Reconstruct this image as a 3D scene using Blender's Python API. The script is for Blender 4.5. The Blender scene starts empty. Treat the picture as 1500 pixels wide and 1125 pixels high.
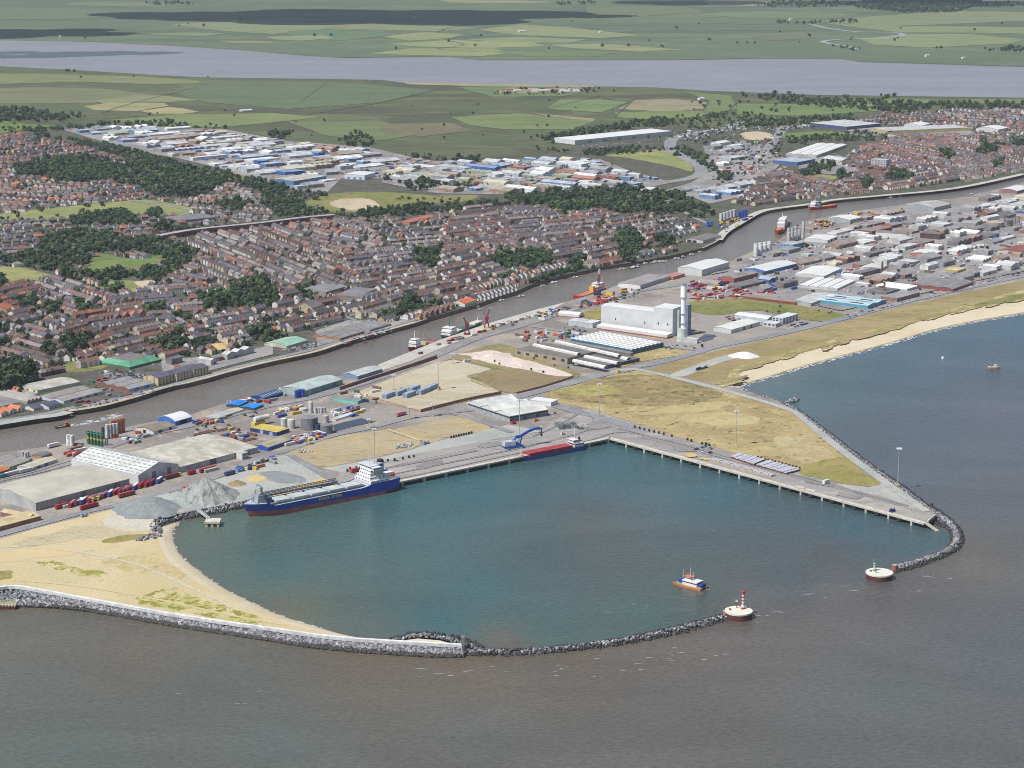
import bpy, math, random
import numpy as np
from mathutils import Vector, Matrix
from mathutils.geometry import tessellate_polygon
random.seed(11); rng = np.random.default_rng(5)
S = bpy.context.scene
COL = S.collection
HC, F, CX, CY = 520.0, 3100.0, 750.0, 562.5        # camera height, focal length in photo pixels, photo centre
PITCH = math.atan(712.5 / F)
WZ = -4.5                                           # water level; quays and streets are at z = 0
cp, sp = math.cos(PITCH), math.sin(PITCH)

def G(px, py, z=0.0):
    """a place on the ground seen at this place of the photograph (survey of the site from the air)"""
    a, b = (px - CX) / F, -(py - CY) / F
    d = (a, cp + b * sp, -sp + b * cp)
    t = (z - HC) / d[2]
    return Vector((d[0] * t, d[1] * t, z))
def PX(p):
    x, y, z = p[0], p[1], p[2] - HC
    f = y * cp - z * sp; u = y * sp + z * cp
    return CX + F * x / f, CY - F * u / f
def MPP(py):
    p = G(CX, py); return math.hypot(p.y, HC) / F
def HM(py, hpx):                                    # photo pixels of height -> metres at that row
    p = G(CX, py); return hpx * MPP(py) * math.hypot(p.y, HC) / p.y

# ------------------------------------------------------------------ materials
MATS = {}
def nodes_of(name):
    m = bpy.data.materials.new(name); m.use_nodes = True
    nt = m.node_tree; b = nt.nodes['Principled BSDF']
    return m, nt, b
def mix_rgb(nt, fac, a, b, mode='MIX'):
    n = nt.nodes.new('ShaderNodeMix'); n.data_type = 'RGBA'; n.blend_type = mode
    for k, v in ((0, fac), (6, a), (7, b)):
        if hasattr(v, 'is_output'): nt.links.new(v, n.inputs[k])
        elif k == 0: n.inputs[0].default_value = v
        else: n.inputs[k].default_value = (v[0], v[1], v[2], 1)
    return n.outputs[2]
def noise(nt, vec, scale, detail=3, rough=.55, dist=0.0):
    n = nt.nodes.new('ShaderNodeTexNoise'); n.inputs['Scale'].default_value = scale
    n.inputs['Detail'].default_value = detail; n.inputs['Roughness'].default_value = rough
    n.inputs['Distortion'].default_value = dist
    nt.links.new(vec, n.inputs['Vector']); return n.outputs['Fac']
def ramp(nt, fac, lo, hi, a=0.0, b=1.0):
    n = nt.nodes.new('ShaderNodeMapRange'); n.interpolation_type = 'SMOOTHSTEP'
    for k, v in ((1, lo), (2, hi), (3, a), (4, b)): n.inputs[k].default_value = v
    nt.links.new(fac, n.inputs[0]); return n.outputs[0]
def scaled(nt, vec, sx, sy, sz, rz=0.0):
    n = nt.nodes.new('ShaderNodeMapping'); n.inputs['Scale'].default_value = (sx, sy, sz)
    n.inputs['Rotation'].default_value = (0, 0, rz)
    nt.links.new(vec, n.inputs['Vector']); return n.outputs['Vector']
def geo_pos(nt):
    return nt.nodes.new('ShaderNodeNewGeometry').outputs['Position']

def M(col, rough=.65, var=.16, scale=.15, metal=0.0, streak=False):
    """painted, clad or tiled surface: one colour with weathering"""
    key = (tuple(round(c, 3) for c in col), rough, var, scale, metal, streak)
    if key in MATS: return MATS[key]
    m, nt, b = nodes_of('surface_%d' % len(MATS)); MATS[key] = m
    p = geo_pos(nt)
    n1 = noise(nt, p, scale, 4, .6)
    f = ramp(nt, n1, .3, .72)
    dark = [c * (1 - var * 1.4) for c in col]; lite = [min(.9, c * (1 + var)) for c in col]
    c = mix_rgb(nt, f, dark, lite)
    if streak:
        o = nt.nodes.new('ShaderNodeTexCoord').outputs['Object']
        v = scaled(nt, o, .9, .9, .02)
        s = ramp(nt, noise(nt, v, .8, 3, .7), .42, .7)
        c = mix_rgb(nt, s, c, [x * .62 for x in col])
    nt.links.new(c, b.inputs['Base Color']); b.inputs['Roughness'].default_value = rough
    b.inputs['Metallic'].default_value = metal
    return m

def ground(name, cols, scales=(.004, .03, .25), rough=.95, thr=(.42, .6), speck=None, stretch=None, fine=(.84, 1.12)):
    """open ground: three colours mixed by noise from broad patches down to tufts and stones"""
    if name in MATS: return MATS[name]
    m, nt, b = nodes_of(name); MATS[name] = m
    p = geo_pos(nt)
    if stretch: p = scaled(nt, p, stretch[0], stretch[1], 1, stretch[2])
    a = ramp(nt, noise(nt, p, scales[0], 4, .6, .4), *thr)
    c = mix_rgb(nt, a, cols[0], cols[1])
    a2 = ramp(nt, noise(nt, p, scales[1], 5, .65, .6), .46, .66)
    c = mix_rgb(nt, a2, c, cols[2])
    a3 = ramp(nt, noise(nt, p, scales[2], 3, .7), .3, .7, *fine)
    mm = nt.nodes.new('ShaderNodeVectorMath'); mm.operation = 'SCALE'
    nt.links.new(c, mm.inputs[0]); nt.links.new(a3, mm.inputs['Scale'])
    c = mm.outputs[0]
    if speck:
        s = ramp(nt, noise(nt, p, speck[1], 3, .8), speck[2], speck[2] + .05)
        c = mix_rgb(nt, s, c, speck[0])
    nt.links.new(c, b.inputs['Base Color']); b.inputs['Roughness'].default_value = rough
    b.inputs['Specular IOR Level'].default_value = .2
    return m

# ------------------------------------------------------------------ mesh building
class MB:
    def __init__(s): s.v = []; s.f = []; s.m = []; s.mats = []
    def mi(s, mat):
        if mat not in s.mats: s.mats.append(mat)
        return s.mats.index(mat)
    def face(s, pts, mat):
        i = len(s.v); s.v += [tuple(p) for p in pts]; s.f.append(tuple(range(i, i + len(pts)))); s.m.append(s.mi(mat))
    def box(s, x0, x1, y0, y1, z0, z1, mat, top=None, bottom=False):
        a, b, c, d = (x0, y0), (x1, y0), (x1, y1), (x0, y1)
        for p, q in ((a, b), (b, c), (c, d), (d, a)):
            s.face([(*p, z0), (*q, z0), (*q, z1), (*p, z1)], mat)
        s.face([(*a, z1), (*b, z1), (*c, z1), (*d, z1)], top or mat)
        if bottom: s.face([(*d, z0), (*c, z0), (*b, z0), (*a, z0)], mat)
    def cyl(s, cx, cy, r0, r1, z0, z1, mat, n=14, top=None, cap=True):
        A = [(cx + r0 * math.cos(2 * math.pi * k / n), cy + r0 * math.sin(2 * math.pi * k / n), z0) for k in range(n)]
        B = [(cx + r1 * math.cos(2 * math.pi * k / n), cy + r1 * math.sin(2 * math.pi * k / n), z1) for k in range(n)]
        for k in range(n):
            s.face([A[k], A[(k + 1) % n], B[(k + 1) % n], B[k]], mat)
        if cap and r1 > .01: s.face(B, top or mat)
    def hcyl(s, p, q, r, mat, n=10):
        s.tube(p, q, r, r, mat, n)
    def tube(s, p, q, r0, r1, mat, n=5):
        p, q = Vector(p), Vector(q); d = (q - p).normalized()
        a = d.orthogonal().normalized(); b = d.cross(a)
        A = [p + r0 * (a * math.cos(2 * math.pi * k / n) + b * math.sin(2 * math.pi * k / n)) for k in range(n)]
        B = [q + r1 * (a * math.cos(2 * math.pi * k / n) + b * math.sin(2 * math.pi * k / n)) for k in range(n)]
        for k in range(n): s.face([A[k], A[(k + 1) % n], B[(k + 1) % n], B[k]], mat)
        s.face(B, mat); s.face(A[::-1], mat)
    def beam(s, p, q, w, h, mat):                   # bar with rectangular section
        p, q = Vector(p), Vector(q); d = (q - p).normalized()
        a = d.cross(Vector((0, 0, 1)))
        a = a.normalized() if a.length > 1e-4 else Vector((1, 0, 0)); b = a.cross(d)
        o = [a * w / 2 + b * h / 2, -a * w / 2 + b * h / 2, -a * w / 2 - b * h / 2, a * w / 2 - b * h / 2]
        A = [p + e for e in o]; B = [q + e for e in o]
        for k in range(4): s.face([A[k], A[(k + 1) % 4], B[(k + 1) % 4], B[k]], mat)
        s.face(A[::-1], mat); s.face(B, mat)
    def lattice(s, p, q, w, mat, n=8, r=.25):       # lattice boom
        p, q = Vector(p), Vector(q); d = (q - p).normalized(); a = d.orthogonal().normalized(); b = d.cross(a)
        cs = [a * w / 2 + b * w / 2, -a * w / 2 + b * w / 2, -a * w / 2 - b * w / 2, a * w / 2 - b * w / 2]
        for c in cs: s.tube(p + c, q + c * .6, r, r, mat, 4)
        for k in range(n):
            t0, t1 = k / n, (k + 1) / n
            for j in range(4):
                s.tube(p.lerp(q, t0) + cs[j] * (1 - .4 * t0), p.lerp(q, t1) + cs[(j + 1) % 4] * (1 - .4 * t1), r * .7, r * .7, mat, 3)
    def profile(s, prof, axis, length, mat, thick=.25, over=.3, off=(0, 0), z=0):
        """roof sheet: a profile of (across, height) points carried along an axis"""
        for (a0, z0), (a1, z1) in zip(prof, prof[1:]):
            P = []
            for (aa, zz, ll) in ((a0, z0, -over), (a0, z0, length + over), (a1, z1, length + over), (a1, z1, -over)):
                P.append((ll + off[0], aa + off[1], zz + z) if axis == 'x' else (aa + off[0], ll + off[1], zz + z))
            if axis == 'y': P = P[::-1]
            P = P[::-1]
            s.face(P, mat)
            Q = [(p[0], p[1], p[2] - thick) for p in P]
            for k in range(4): s.face([P[k], Q[k], Q[(k + 1) % 4], P[(k + 1) % 4]], mat)
    def build(s, name, parent=None, loc=None, smooth=False):
        me = bpy.data.meshes.new(name); me.from_pydata(s.v, [], s.f)
        for m in s.mats: me.materials.append(m)
        me.polygons.foreach_set('material_index', s.m)
        if smooth: me.polygons.foreach_set('use_smooth', [True] * len(s.f))
        me.update()
        return link(name, me, parent, loc)
    def arrays(s):
        return s
def link(name, data, parent=None, loc=None):
    o = bpy.data.objects.new(name, data); COL.objects.link(o)
    if parent: o.parent = parent
    if loc is not None: o.location = loc
    return o
def tag(o, label, cat, group=None, kind=None):
    if label: o['label'] = label
    if cat: o['category'] = cat
    if group: o['group'] = group
    if kind: o['kind'] = kind
    return o
def thing(name, label, cat, loc, rz=0.0, group=None):
    o = bpy.data.objects.new(name, None); COL.objects.link(o)
    o.empty_display_size = 1; o.location = loc; o.rotation_euler = (0, 0, rz)
    return tag(o, label, cat, group)
KIDS = {}
def dup(root, loc, rz=None):
    """copy of a thing with copies of its parts and sub-parts"""
    r = root.copy(); COL.objects.link(r); r.location = loc
    if rz is not None: r.rotation_euler = (0, 0, rz)
    if root not in KIDS: KIDS[root] = [(c, list(c.children)) for c in root.children]
    for c, gs in KIDS[root]:
        d = c.copy(); COL.objects.link(d); d.parent = r
        for g in gs:
            e = g.copy(); COL.objects.link(e); e.parent = d
    return r
LANDMARKS = []                                      # (phrase, position): what auto-written labels refer to
AUTO = []                                           # (object, description, position)
def landmark(phrase, pos): LANDMARKS.append((phrase, Vector((pos[0], pos[1], 0))))

def big_mesh(name, V, Fs, Mi, mats, kind=None):
    """one object from numpy arrays of quads"""
    me = bpy.data.meshes.new(name)
    nv, nf = len(V), len(Fs)
    k = Fs.shape[1]
    me.vertices.add(nv); me.vertices.foreach_set('co', V.astype(np.float32).ravel())
    me.loops.add(nf * k); me.loops.foreach_set('vertex_index', Fs.astype(np.int32).ravel())
    me.polygons.add(nf); me.polygons.foreach_set('loop_start', np.arange(0, nf * k, k, dtype=np.int32))
    me.polygons.foreach_set('material_index', Mi.astype(np.int32))
    for m in mats: me.materials.append(m)
    me.update(calc_edges=True); me.validate()
    o = link(name, me)
    if kind: o['kind'] = kind
    return o

# ------------------------------------------------------------------ outlines
def smooth_line(pts, n=4, closed=False):
    P = [Vector((p[0], p[1], 0)) for p in pts]; out = []
    N = len(P)
    for i in range(N if closed else N - 1):
        if closed: a, b, c, d = P[i - 1], P[i], P[(i + 1) % N], P[(i + 2) % N]
        else: a, b, c, d = P[max(i - 1, 0)], P[i], P[i + 1], P[min(i + 2, N - 1)]
        for k in range(n):
            t = k / n
            q = .5 * ((2 * b) + (c - a) * t + (2 * a - 5 * b + 4 * c - d) * t * t + (3 * b - a - 3 * c + d) * t ** 3)
            out.append((q.x, q.y))
    if not closed: out.append((P[-1].x, P[-1].y))
    return out
def rag(pts, amp, n=5, seed=0):
    """natural outline: smoothed and roughened, amp in metres"""
    r = random.Random(seed or len(pts) * 7 + int(pts[0][0]))
    W = [G(*p) for p in pts]
    W = smooth_line([(w.x, w.y) for w in W], n, True)
    return [Vector((x + r.uniform(-amp, amp), y + r.uniform(-amp, amp), 0)) for x, y in W]
def poly_obj(name, W, mat, z, kind='structure', skirt=0.0, skirt_mat=None):
    me = bpy.data.meshes.new(name)
    V = [(w.x, w.y, z) for w in W]
    T = [t for t in tessellate_polygon([[Vector(v) for v in V]])]
    Fc = []
    for a, b, c in T:
        n = (Vector(V[b]) - Vector(V[a])).cross(Vector(V[c]) - Vector(V[a])).z
        Fc.append((a, b, c) if n > 0 else (a, c, b))
    mi = [0] * len(Fc)
    if skirt:
        n = len(V); V += [(w.x, w.y, z - skirt) for w in W]
        for k in range(n):
            Fc.append((k, (k + 1) % n, n + (k + 1) % n, n + k)); mi.append(1)
    me.from_pydata(V, [], Fc); me.materials.append(mat)
    if skirt: me.materials.append(skirt_mat or mat)
    me.polygons.foreach_set('material_index', mi); me.update()
    o = link(name, me)
    if kind: o['kind'] = kind
    return o
LAY = [0]
def patch(name, pts, mat, z=.05, amp=0.0, n=5):
    LAY[0] += 1; z += LAY[0] * .004
    W = rag(pts, amp, n) if amp else [G(*p) for p in pts]
    return poly_obj(name, W, mat, z)
def strip(name, pts, width, mat, z=.15, n=4, kind='structure', world=False, crown=None):
    """a road or path along a line of photo points"""
    W = pts if world else [G(*p) for p in pts]
    W = [Vector((x, y, 0)) for x, y in smooth_line([(w.x, w.y) for w in W], n)]
    mb = MB(); L = []; R = []; LAY[0] += 1; z += LAY[0] * .004
    for i, w in enumerate(W):
        d = (W[min(i + 1, len(W) - 1)] - W[max(i - 1, 0)]).normalized(); q = Vector((-d.y, d.x, 0)) * width / 2
        L.append(w + q); R.append(w - q)
    for i in range(len(W) - 1):
        mb.face([(*L[i].xy, z), (*R[i].xy, z), (*R[i + 1].xy, z), (*L[i + 1].xy, z)], mat)
    o = mb.build(name)
    if kind: o['kind'] = kind
    return o
def inside(p, poly):
    x, y = p; c = False; j = len(poly) - 1
    for i in range(len(poly)):
        xi, yi = poly[i][0], poly[i][1]; xj, yj = poly[j][0], poly[j][1]
        if (yi > y) != (yj > y) and x < (xj - xi) * (y - yi) / (yj - yi) + xi: c = not c
        j = i
    return c
BLOCK = []                                          # footprints (photo outlines) that houses, trees and clutter keep off
def blocked(p, extra=()):
    return any(inside(p, b) for b in BLOCK) or any(inside(p, b) for b in extra)

HAZE, SUN_E, SKY_E, EXPO = 2.6e-5, 4.3, .075, 0.29
CLOUDS = [(330, 22, 900, 700), (480, 23, 900, 1000), (630, 25, 900, 900), (760, 24, 800, 350), (30, 49, 700, 420), (40, 79, 600, 200), (150, 77, 500, 110), (1340, 4, 1000, 500), (1000, 4, 600, 400)]

# ------------------------------------------------------------------ colours read off daylight surfaces
def C(r, g, b, k=.95):
    f = lambda c: (c / 255 / 12.92 if c < 10 else ((c / 255 + .055) / 1.055) ** 2.4)
    g_ = lambda c: c * k if c < .38 else (.38 + (c - .38) * .6) * k
    return tuple(g_(f(max(0, c))) for c in (r, g, b))

# ------------------------------------------------------------------ outlines of land and water (photo places)
EAST = [(-700, 740), (-300, 703), (-60, 672), (0, 663), (40, 658), (97, 650), (124, 642), (201, 622), (241, 615), (280, 607), (313, 596),
        (341, 588), (367, 581), (396, 573), (425, 567), (495, 551), (553, 535), (599, 516), (647, 497), (711, 475),
        (780, 455), (831, 442), (889, 424), (913, 413), (972, 402), (1010, 396), (1068, 384), (1084, 376), (1103, 368),
        (1135, 356), (1151, 344), (1175, 326), (1228, 313), (1260, 308), (1313, 301), (1335, 297), (1409, 289),
        (1465, 276), (1500, 267), (1580, 245), (1700, 222), (1900, 190)]
WEST = [(-700, 700), (-300, 665), (-60, 636), (0, 624), (43, 617), (81, 612), (101, 605), (118, 604), (149, 598), (181, 590), (205, 584), (232, 573),
        (267, 567), (299, 559), (347, 546), (400, 533), (460, 520), (513, 503), (567, 488), (607, 477), (625, 471),
        (673, 457), (695, 451), (727, 440), (756, 431), (780, 420), (820, 408), (860, 400), (881, 395), (931, 388),
        (995, 376), (1029, 367), (1051, 356), (1061, 344), (1080, 331), (1107, 317), (1133, 310), (1188, 303),
        (1223, 297), (1287, 291), (1321, 287), (1393, 280), (1420, 275), (1473, 266), (1500, 259), (1600, 236), (1700, 214), (1900, 180)]
WESTB = [(x, y - 3.5) for x, y in WEST]
SANDTOP = [(1900, 330), (1700, 378), (1600, 408), (1500, 432), (1433, 448), (1367, 463), (1327, 474), (1260, 491), (1207, 507), (1140, 525), (1100, 537), (1068, 556), (1062, 562), (1073, 567)]
SURF = [(1900, 372), (1700, 414), (1600, 438), (1500, 459), (1433, 470), (1367, 484), (1300, 504), (1233, 522), (1180, 536), (1127, 552), (1100, 560), (1086, 566), (1083, 571), (1089, 573)]
SEAEDGE = [(1073, 567), (1089, 572), (1136, 586), (1162, 599), (1185, 617), (1215, 640), (1250, 668), (1280, 690), (1312, 712), (1340, 733), (1366, 752), (1371, 756)]
NQ = [(1357, 766), (894, 641)]
WQ = [(894, 641), (485, 725)]
REVET = [(485, 725), (430, 727), (365, 733), (300, 745), (260, 753), (229, 760), (220, 768), (223, 778)]
BAYTOP = [(223, 778), (232, 790), (236, 804), (248, 823), (270, 840), (305, 864), (345, 886), (385, 904), (440, 919), (490, 930), (545, 938)]
BAYSURF = [(264, 764), (254, 779), (256, 797), (267, 816), (285, 831), (320, 857), (360, 878), (407, 900), (460, 917), (500, 929), (552, 941)]
WALL = [(677, 947), (567, 941), (487, 935), (400, 923), (267, 904), (133, 880), (40, 863), (16, 861), (0, 862.5), (-60, 870), (-300, 905), (-700, 965)]
ROCKLOW = [(679, 963), (633, 963), (540, 957), (460, 950), (400, 940), (267, 920), (133, 896), (53, 882), (16, 877), (0, 879), (-60, 888), (-300, 925)]
SBW_T = [(677, 948), (700, 951), (773, 951), (847, 944), (905, 936), (964, 924), (1017, 911), (1064, 899)]
SBW_B = [(679, 962), (700, 962), (759, 962), (832, 956), (905, 947), (964, 937), (1011, 926), (1070, 909)]
NBW_IN = [(1360, 767), (1380, 773), (1391, 781), (1393, 792), (1384, 805), (1360, 816), (1333, 823), (1309, 831)]
NBW_OUT = [(1364, 739), (1381, 752), (1397, 764), (1408, 777), (1412, 790), (1408, 803), (1393, 813), (1367, 824), (1341, 833), (1312, 840)]
BREY_N = [(-900, 70), (-300, 86), (-100, 94), (0, 97), (100, 102), (200, 108), (290, 113), (500, 116), (560, 117), (590, 121), (700, 124), (850, 126), (960, 128), (1040, 133), (1200, 139), (1350, 141), (1500, 143), (1650, 145), (2300, 150)]
BREY_F = [(-900, 44), (-300, 52), (-100, 56), (0, 58), (120, 60), (250, 66), (330, 71), (440, 80), (500, 84), (650, 82), (700, 87), (850, 87), (1000, 87), (1100, 85), (1230, 85), (1260, 90), (1400, 94), (1500, 97), (1650, 100), (2300, 112)]

# ------------------------------------------------------------------ materials of the ground
G_YARD = ground('yard_ground', [C(148, 142, 136), C(128, 122, 117), C(162, 152, 138)], (.006, .03, .3), speck=(C(95, 90, 85), .12, .66))
G_WALL = M(C(120, 108, 95), .9, .25, .1)
G_TOWN = ground('town_ground', [C(100, 94, 92), C(78, 86, 60), C(84, 76, 72)], (.03, .07, .3), speck=(C(60, 76, 44), .09, .56))
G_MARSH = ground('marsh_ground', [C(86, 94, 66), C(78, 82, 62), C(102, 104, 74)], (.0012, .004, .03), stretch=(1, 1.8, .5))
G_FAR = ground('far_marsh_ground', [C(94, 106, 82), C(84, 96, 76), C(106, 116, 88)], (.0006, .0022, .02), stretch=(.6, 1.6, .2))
G_ROAD = ground('asphalt', [C(138, 138, 142), C(128, 128, 132), C(148, 146, 146)], (.01, .05, .4))
G_CONC = ground('quay_concrete', [C(150, 146, 143), C(138, 135, 133), C(164, 158, 151)], (.008, .03, .4), stretch=(.6, 1.6, .75), speck=(C(118, 114, 112), .05, .63))
G_PALE = ground('pale_concrete', [C(196, 188, 176), C(180, 172, 162), C(205, 198, 186)], (.01, .04, .4))
G_GRAV = ground('grey_gravel', [C(166, 168, 162), C(152, 156, 152), C(178, 174, 162)], (.01, .04, .4))
G_SAND = ground('dune_sand', [C(214, 190, 146), C(202, 176, 130), C(196, 176, 138)], (.006, .018, .5), speck=(C(166, 154, 112), .06, .62), fine=(.88, 1.09))
G_BEACH = ground('beach_sand', [C(222, 204, 164), C(214, 192, 150), C(224, 208, 174)], (.008, .03, .3), fine=(.95, 1.04))
G_WET = M(C(176, 150, 112), .5, .2, .08)
G_SCRUB = ground('dry_scrub', [C(168, 150, 108), C(152, 134, 94), C(186, 164, 118)], (.009, .035, .22), speck=(C(112, 106, 70), .07, .58))
G_STRIP = ground('dune_heath', [C(158, 140, 104), C(144, 128, 92), C(132, 124, 82)], (.006, .03, .25), stretch=(.7, 1.7, .65), speck=(C(112, 112, 68), .05, .6))
G_OLIVE = ground('olive_grass', [C(140, 132, 78), C(152, 138, 88), C(124, 122, 68)], (.02, .06, .3))
G_LUSH = ground('rough_grass', [C(122, 124, 74), C(138, 128, 84), C(104, 112, 62)], (.015, .05, .25), speck=(C(80, 92, 48), .08, .6))
G_PARK = ground('park_grass', [C(132, 136, 86), C(148, 144, 96), C(116, 126, 76)], (.006, .02, .15))
G_GREEN = ground('green_grass', [C(102, 120, 66), C(114, 126, 74), C(90, 108, 58)], (.008, .03, .2))
G_TAN = ground('worn_yard', [C(190, 174, 146), C(176, 162, 138), C(198, 184, 158)], (.008, .03, .3), stretch=(.6, 1.7, .7))
G_EARTH = ground('brown_earth', [C(150, 128, 100), C(136, 118, 92), C(122, 116, 78)], (.01, .05, .3))
G_SPOIL = ground('pink_sand', [C(226, 208, 188), C(214, 192, 168), C(232, 218, 202)], (.02, .05, .3))
G_LOT = ground('bare_lot', [C(196, 172, 144), C(180, 156, 128), C(204, 184, 156)], (.015, .05, .3))
G_AGG = ground('crushed_stone', [C(158, 164, 158), C(148, 154, 150), C(166, 170, 164)], (.02, .07, .5))
G_AGGD = ground('dark_crushed_stone', [C(132, 138, 138), C(124, 130, 132), C(142, 146, 144)], (.03, .1, .6))
G_ORANGE = ground('orange_sand', [C(216, 176, 116), C(204, 164, 106), C(220, 184, 128)], (.03, .1, .5))
LINE = M(C(196, 190, 176), .8, .1, .3)
G_DITCH = M(C(74, 84, 66), .9)
def field(r, g, b, dr=.14, st=(1, 3, .4)):
    r, g, b = [int(q * .68 + w * .32) for q, w in zip((r, g, b + 4), (96, 101, 76))]; nm = 'crop_%d_%d_%d' % (r, g, b)
    return ground(nm, [C(r, g, b), C(r * (1 - dr * .5), g * (1 - dr * .5), b * (1 - dr * .6)), C(min(255, r * 1.06), min(255, g * 1.05), b * 1.04)], (.003, .01, .05), stretch=st)

# ------------------------------------------------------------------ land
def W(pts): return [G(*p) for p in pts]
landA = W(EAST) + W(SANDTOP) + W(SEAEDGE) + W(NQ) + W(WQ[1:]) + W(REVET[1:]) + W(BAYTOP[1:]) + W(WALL[1:])
poly_obj('ground', landA, G_YARD, 0.0, 'structure', 9, G_WALL)
landB = W(WESTB) + W(BREY_N[::-1])
poly_obj('ground', landB, G_MARSH, 0.0, 'structure', 9, G_WALL)
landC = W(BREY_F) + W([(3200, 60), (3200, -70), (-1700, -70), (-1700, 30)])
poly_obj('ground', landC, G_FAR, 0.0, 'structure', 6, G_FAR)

# ------------------------------------------------------------------ water
def water_mat(name, base=None, wave=.12, bump=.5, rough=.16, attr=None, patch_s=.003):
    m, nt, b = nodes_of(name)
    p = geo_pos(nt)
    if attr:
        a = nt.nodes.new('ShaderNodeAttribute'); a.attribute_name = attr; c0 = a.outputs['Color']
    else:
        r = nt.nodes.new('ShaderNodeRGB'); r.outputs[0].default_value = (*base, 1); c0 = r.outputs[0]
    ps = scaled(nt, p, 1, 2.2, 1, .5)
    f = ramp(nt, noise(nt, ps, patch_s, 6, .62, 1.5), .3, .7, .9, 1.1)
    f2 = ramp(nt, noise(nt, scaled(nt, p, 1, 2.2, 1, -.35), .22, 5, .8), .3, .7, .72, 1.3)  # light and dark of the ripples painted into the base colour
    mu = nt.nodes.new('ShaderNodeMath'); mu.operation = 'MULTIPLY'; nt.links.new(f, mu.inputs[0]); nt.links.new(f2, mu.inputs[1])
    v = nt.nodes.new('ShaderNodeVectorMath'); v.operation = 'SCALE'; nt.links.new(c0, v.inputs[0]); nt.links.new(mu.outputs[0], v.inputs['Scale'])
    nt.links.new(v.outputs[0], b.inputs['Base Color'])
    b.inputs['Roughness'].default_value = rough; b.inputs['IOR'].default_value = 1.33
    w1 = noise(nt, scaled(nt, p, 1, 1.9, 1, -.35), wave, 5, .65, .5)
    bp = nt.nodes.new('ShaderNodeBump'); bp.inputs['Strength'].default_value = bump; bp.inputs['Distance'].default_value = 1.2
    nt.links.new(w1, bp.inputs['Height']); nt.links.new(bp.outputs[0], b.inputs['Normal'])
    return m
def wc(r, g, b): 
    c = C(r, g, b, 1.0); return tuple(max(.006, (x - s) * WK) for x, s in zip(c, (.035, .045, .06)))
WK = .95
HARB = [(264, 764), (300, 757), (365, 743), (485, 725), (894, 641), (1357, 766), (1380, 773), (1393, 792), (1384, 805), (1333, 823), (1290, 838),
        (1082, 896), (1017, 916), (905, 941), (773, 955), (690, 955), (620, 935), (552, 941), (460, 917), (360, 878), (285, 831), (256, 797)]
CIN = [(290, 790, 96, 122, 116), (330, 840, 92, 118, 114), (420, 895, 104, 118, 108), (520, 925, 92, 114, 112), (500, 780, 84, 118, 118), (600, 740, 76, 116, 122), (700, 720, 72, 114, 122),
       (900, 680, 74, 114, 122), (1050, 720, 74, 112, 122), (1250, 770, 78, 112, 122), (1360, 795, 82, 112, 118), (700, 860, 78, 116, 120), (800, 790, 84, 112, 114), (900, 820, 92, 110, 112), (860, 780, 94, 110, 110),
       (1000, 870, 90, 112, 112), (1150, 830, 90, 108, 112), (1220, 815, 92, 106, 108), (1080, 850, 94, 110, 112), (650, 910, 74, 114, 118), (800, 920, 82, 114, 114), (740, 946, 102, 112, 106), (950, 900, 84, 114, 114), (1060, 885, 92, 108, 108), (400, 830, 82, 118, 118)]
COUT = [(-100, 950, 112, 112, 106), (60, 930, 112, 108, 102), (200, 960, 112, 106, 100), (60, 1000, 106, 107, 103), (300, 1010, 104, 106, 102), (100, 1100, 101, 107, 104), (400, 1090, 104, 108, 106), (540, 980, 114, 106, 98), (700, 985, 114, 106, 98), (850, 975, 112, 104, 98),
        (1000, 950, 110, 104, 100), (1150, 900, 110, 104, 102), (1200, 860, 108, 104, 104), (1300, 870, 108, 104, 104), (1420, 820, 112, 106, 102), (700, 1080, 108, 108, 106), (1000, 1050, 108, 106, 104), (1300, 1020, 104, 106, 106), (1480, 950, 104, 106, 108), (1450, 1090, 103, 104, 105),
        (1450, 720, 104, 104, 108), (1380, 690, 100, 104, 110), (1260, 640, 94, 104, 110), (1330, 620, 96, 104, 114), (1450, 600, 104, 104, 114), (1200, 560, 84, 104, 114), (1150, 575, 86, 106, 112), (1300, 530, 82, 102, 116), (1400, 500, 82, 102, 118), (1490, 480, 80, 104, 120), (1380, 560, 94, 104, 116), (1480, 540, 92, 102, 114), (1700, 470, 80, 104, 120), (2000, 700, 100, 104, 110), (1140, 560, 100, 116, 118)]
def idw(px, py, ctl):
    P = np.array([c[:2] for c in ctl], float); dv = (1, -9, -8) if ctl is CIN else (-3, 0, 2)
    V = np.array([wc(c[2] + dv[0], c[3] + dv[1], c[4] + dv[2]) for c in ctl])
    d = np.hypot((P[:, 0] - px), (P[:, 1] - py) * 1.7) + 6
    w = 1 / d ** 2.4; w /= w.sum()
    return w @ V
xs = [-2600, -1500, -900, -500, -250] + list(range(-120, 1640, 13)) + [1750, 2000, 2400, 3200, 5200]
ys = [190, 260, 330, 380] + list(range(400, 1150, 9)) + [1200, 1300, 1500, 1900, 2600]
V = []; col = []; Fq = []
eA, eB = np.array((1288, 838)), np.array((1082, 896))
for j, y in enumerate(ys):
    for i, x in enumerate(xs):
        g = G(x, y, WZ); V.append((g.x, g.y, WZ))
        ci, co = idw(x, y, CIN), idw(x, y, COUT)
        # near the entrance inside and outside water mix
        s = ((x - 1082) * -58 - (y - 896) * 206) / 214.0            # pixels inside of the entrance line
        t = ((x - 1082) * 206 + (y - 896) * -58) / 214.0
        gate = -30 < t < 244
        k = 1.0 if inside((x, y), HARB) else 0.0
        if gate and -60 < s < 45: k = min(1, max(0, (s + 30 + 14 * math.sin(x * .05) + 8 * math.sin(y * .23)) / 60)) 
        col.append((*(ci * k + co * (1 - k)), 1))
nx = len(xs)
Fq = np.array([(j * nx + i, (j + 1) * nx + i, (j + 1) * nx + i + 1, j * nx + i + 1) for j in range(len(ys) - 1) for i in range(nx - 1)])
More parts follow.
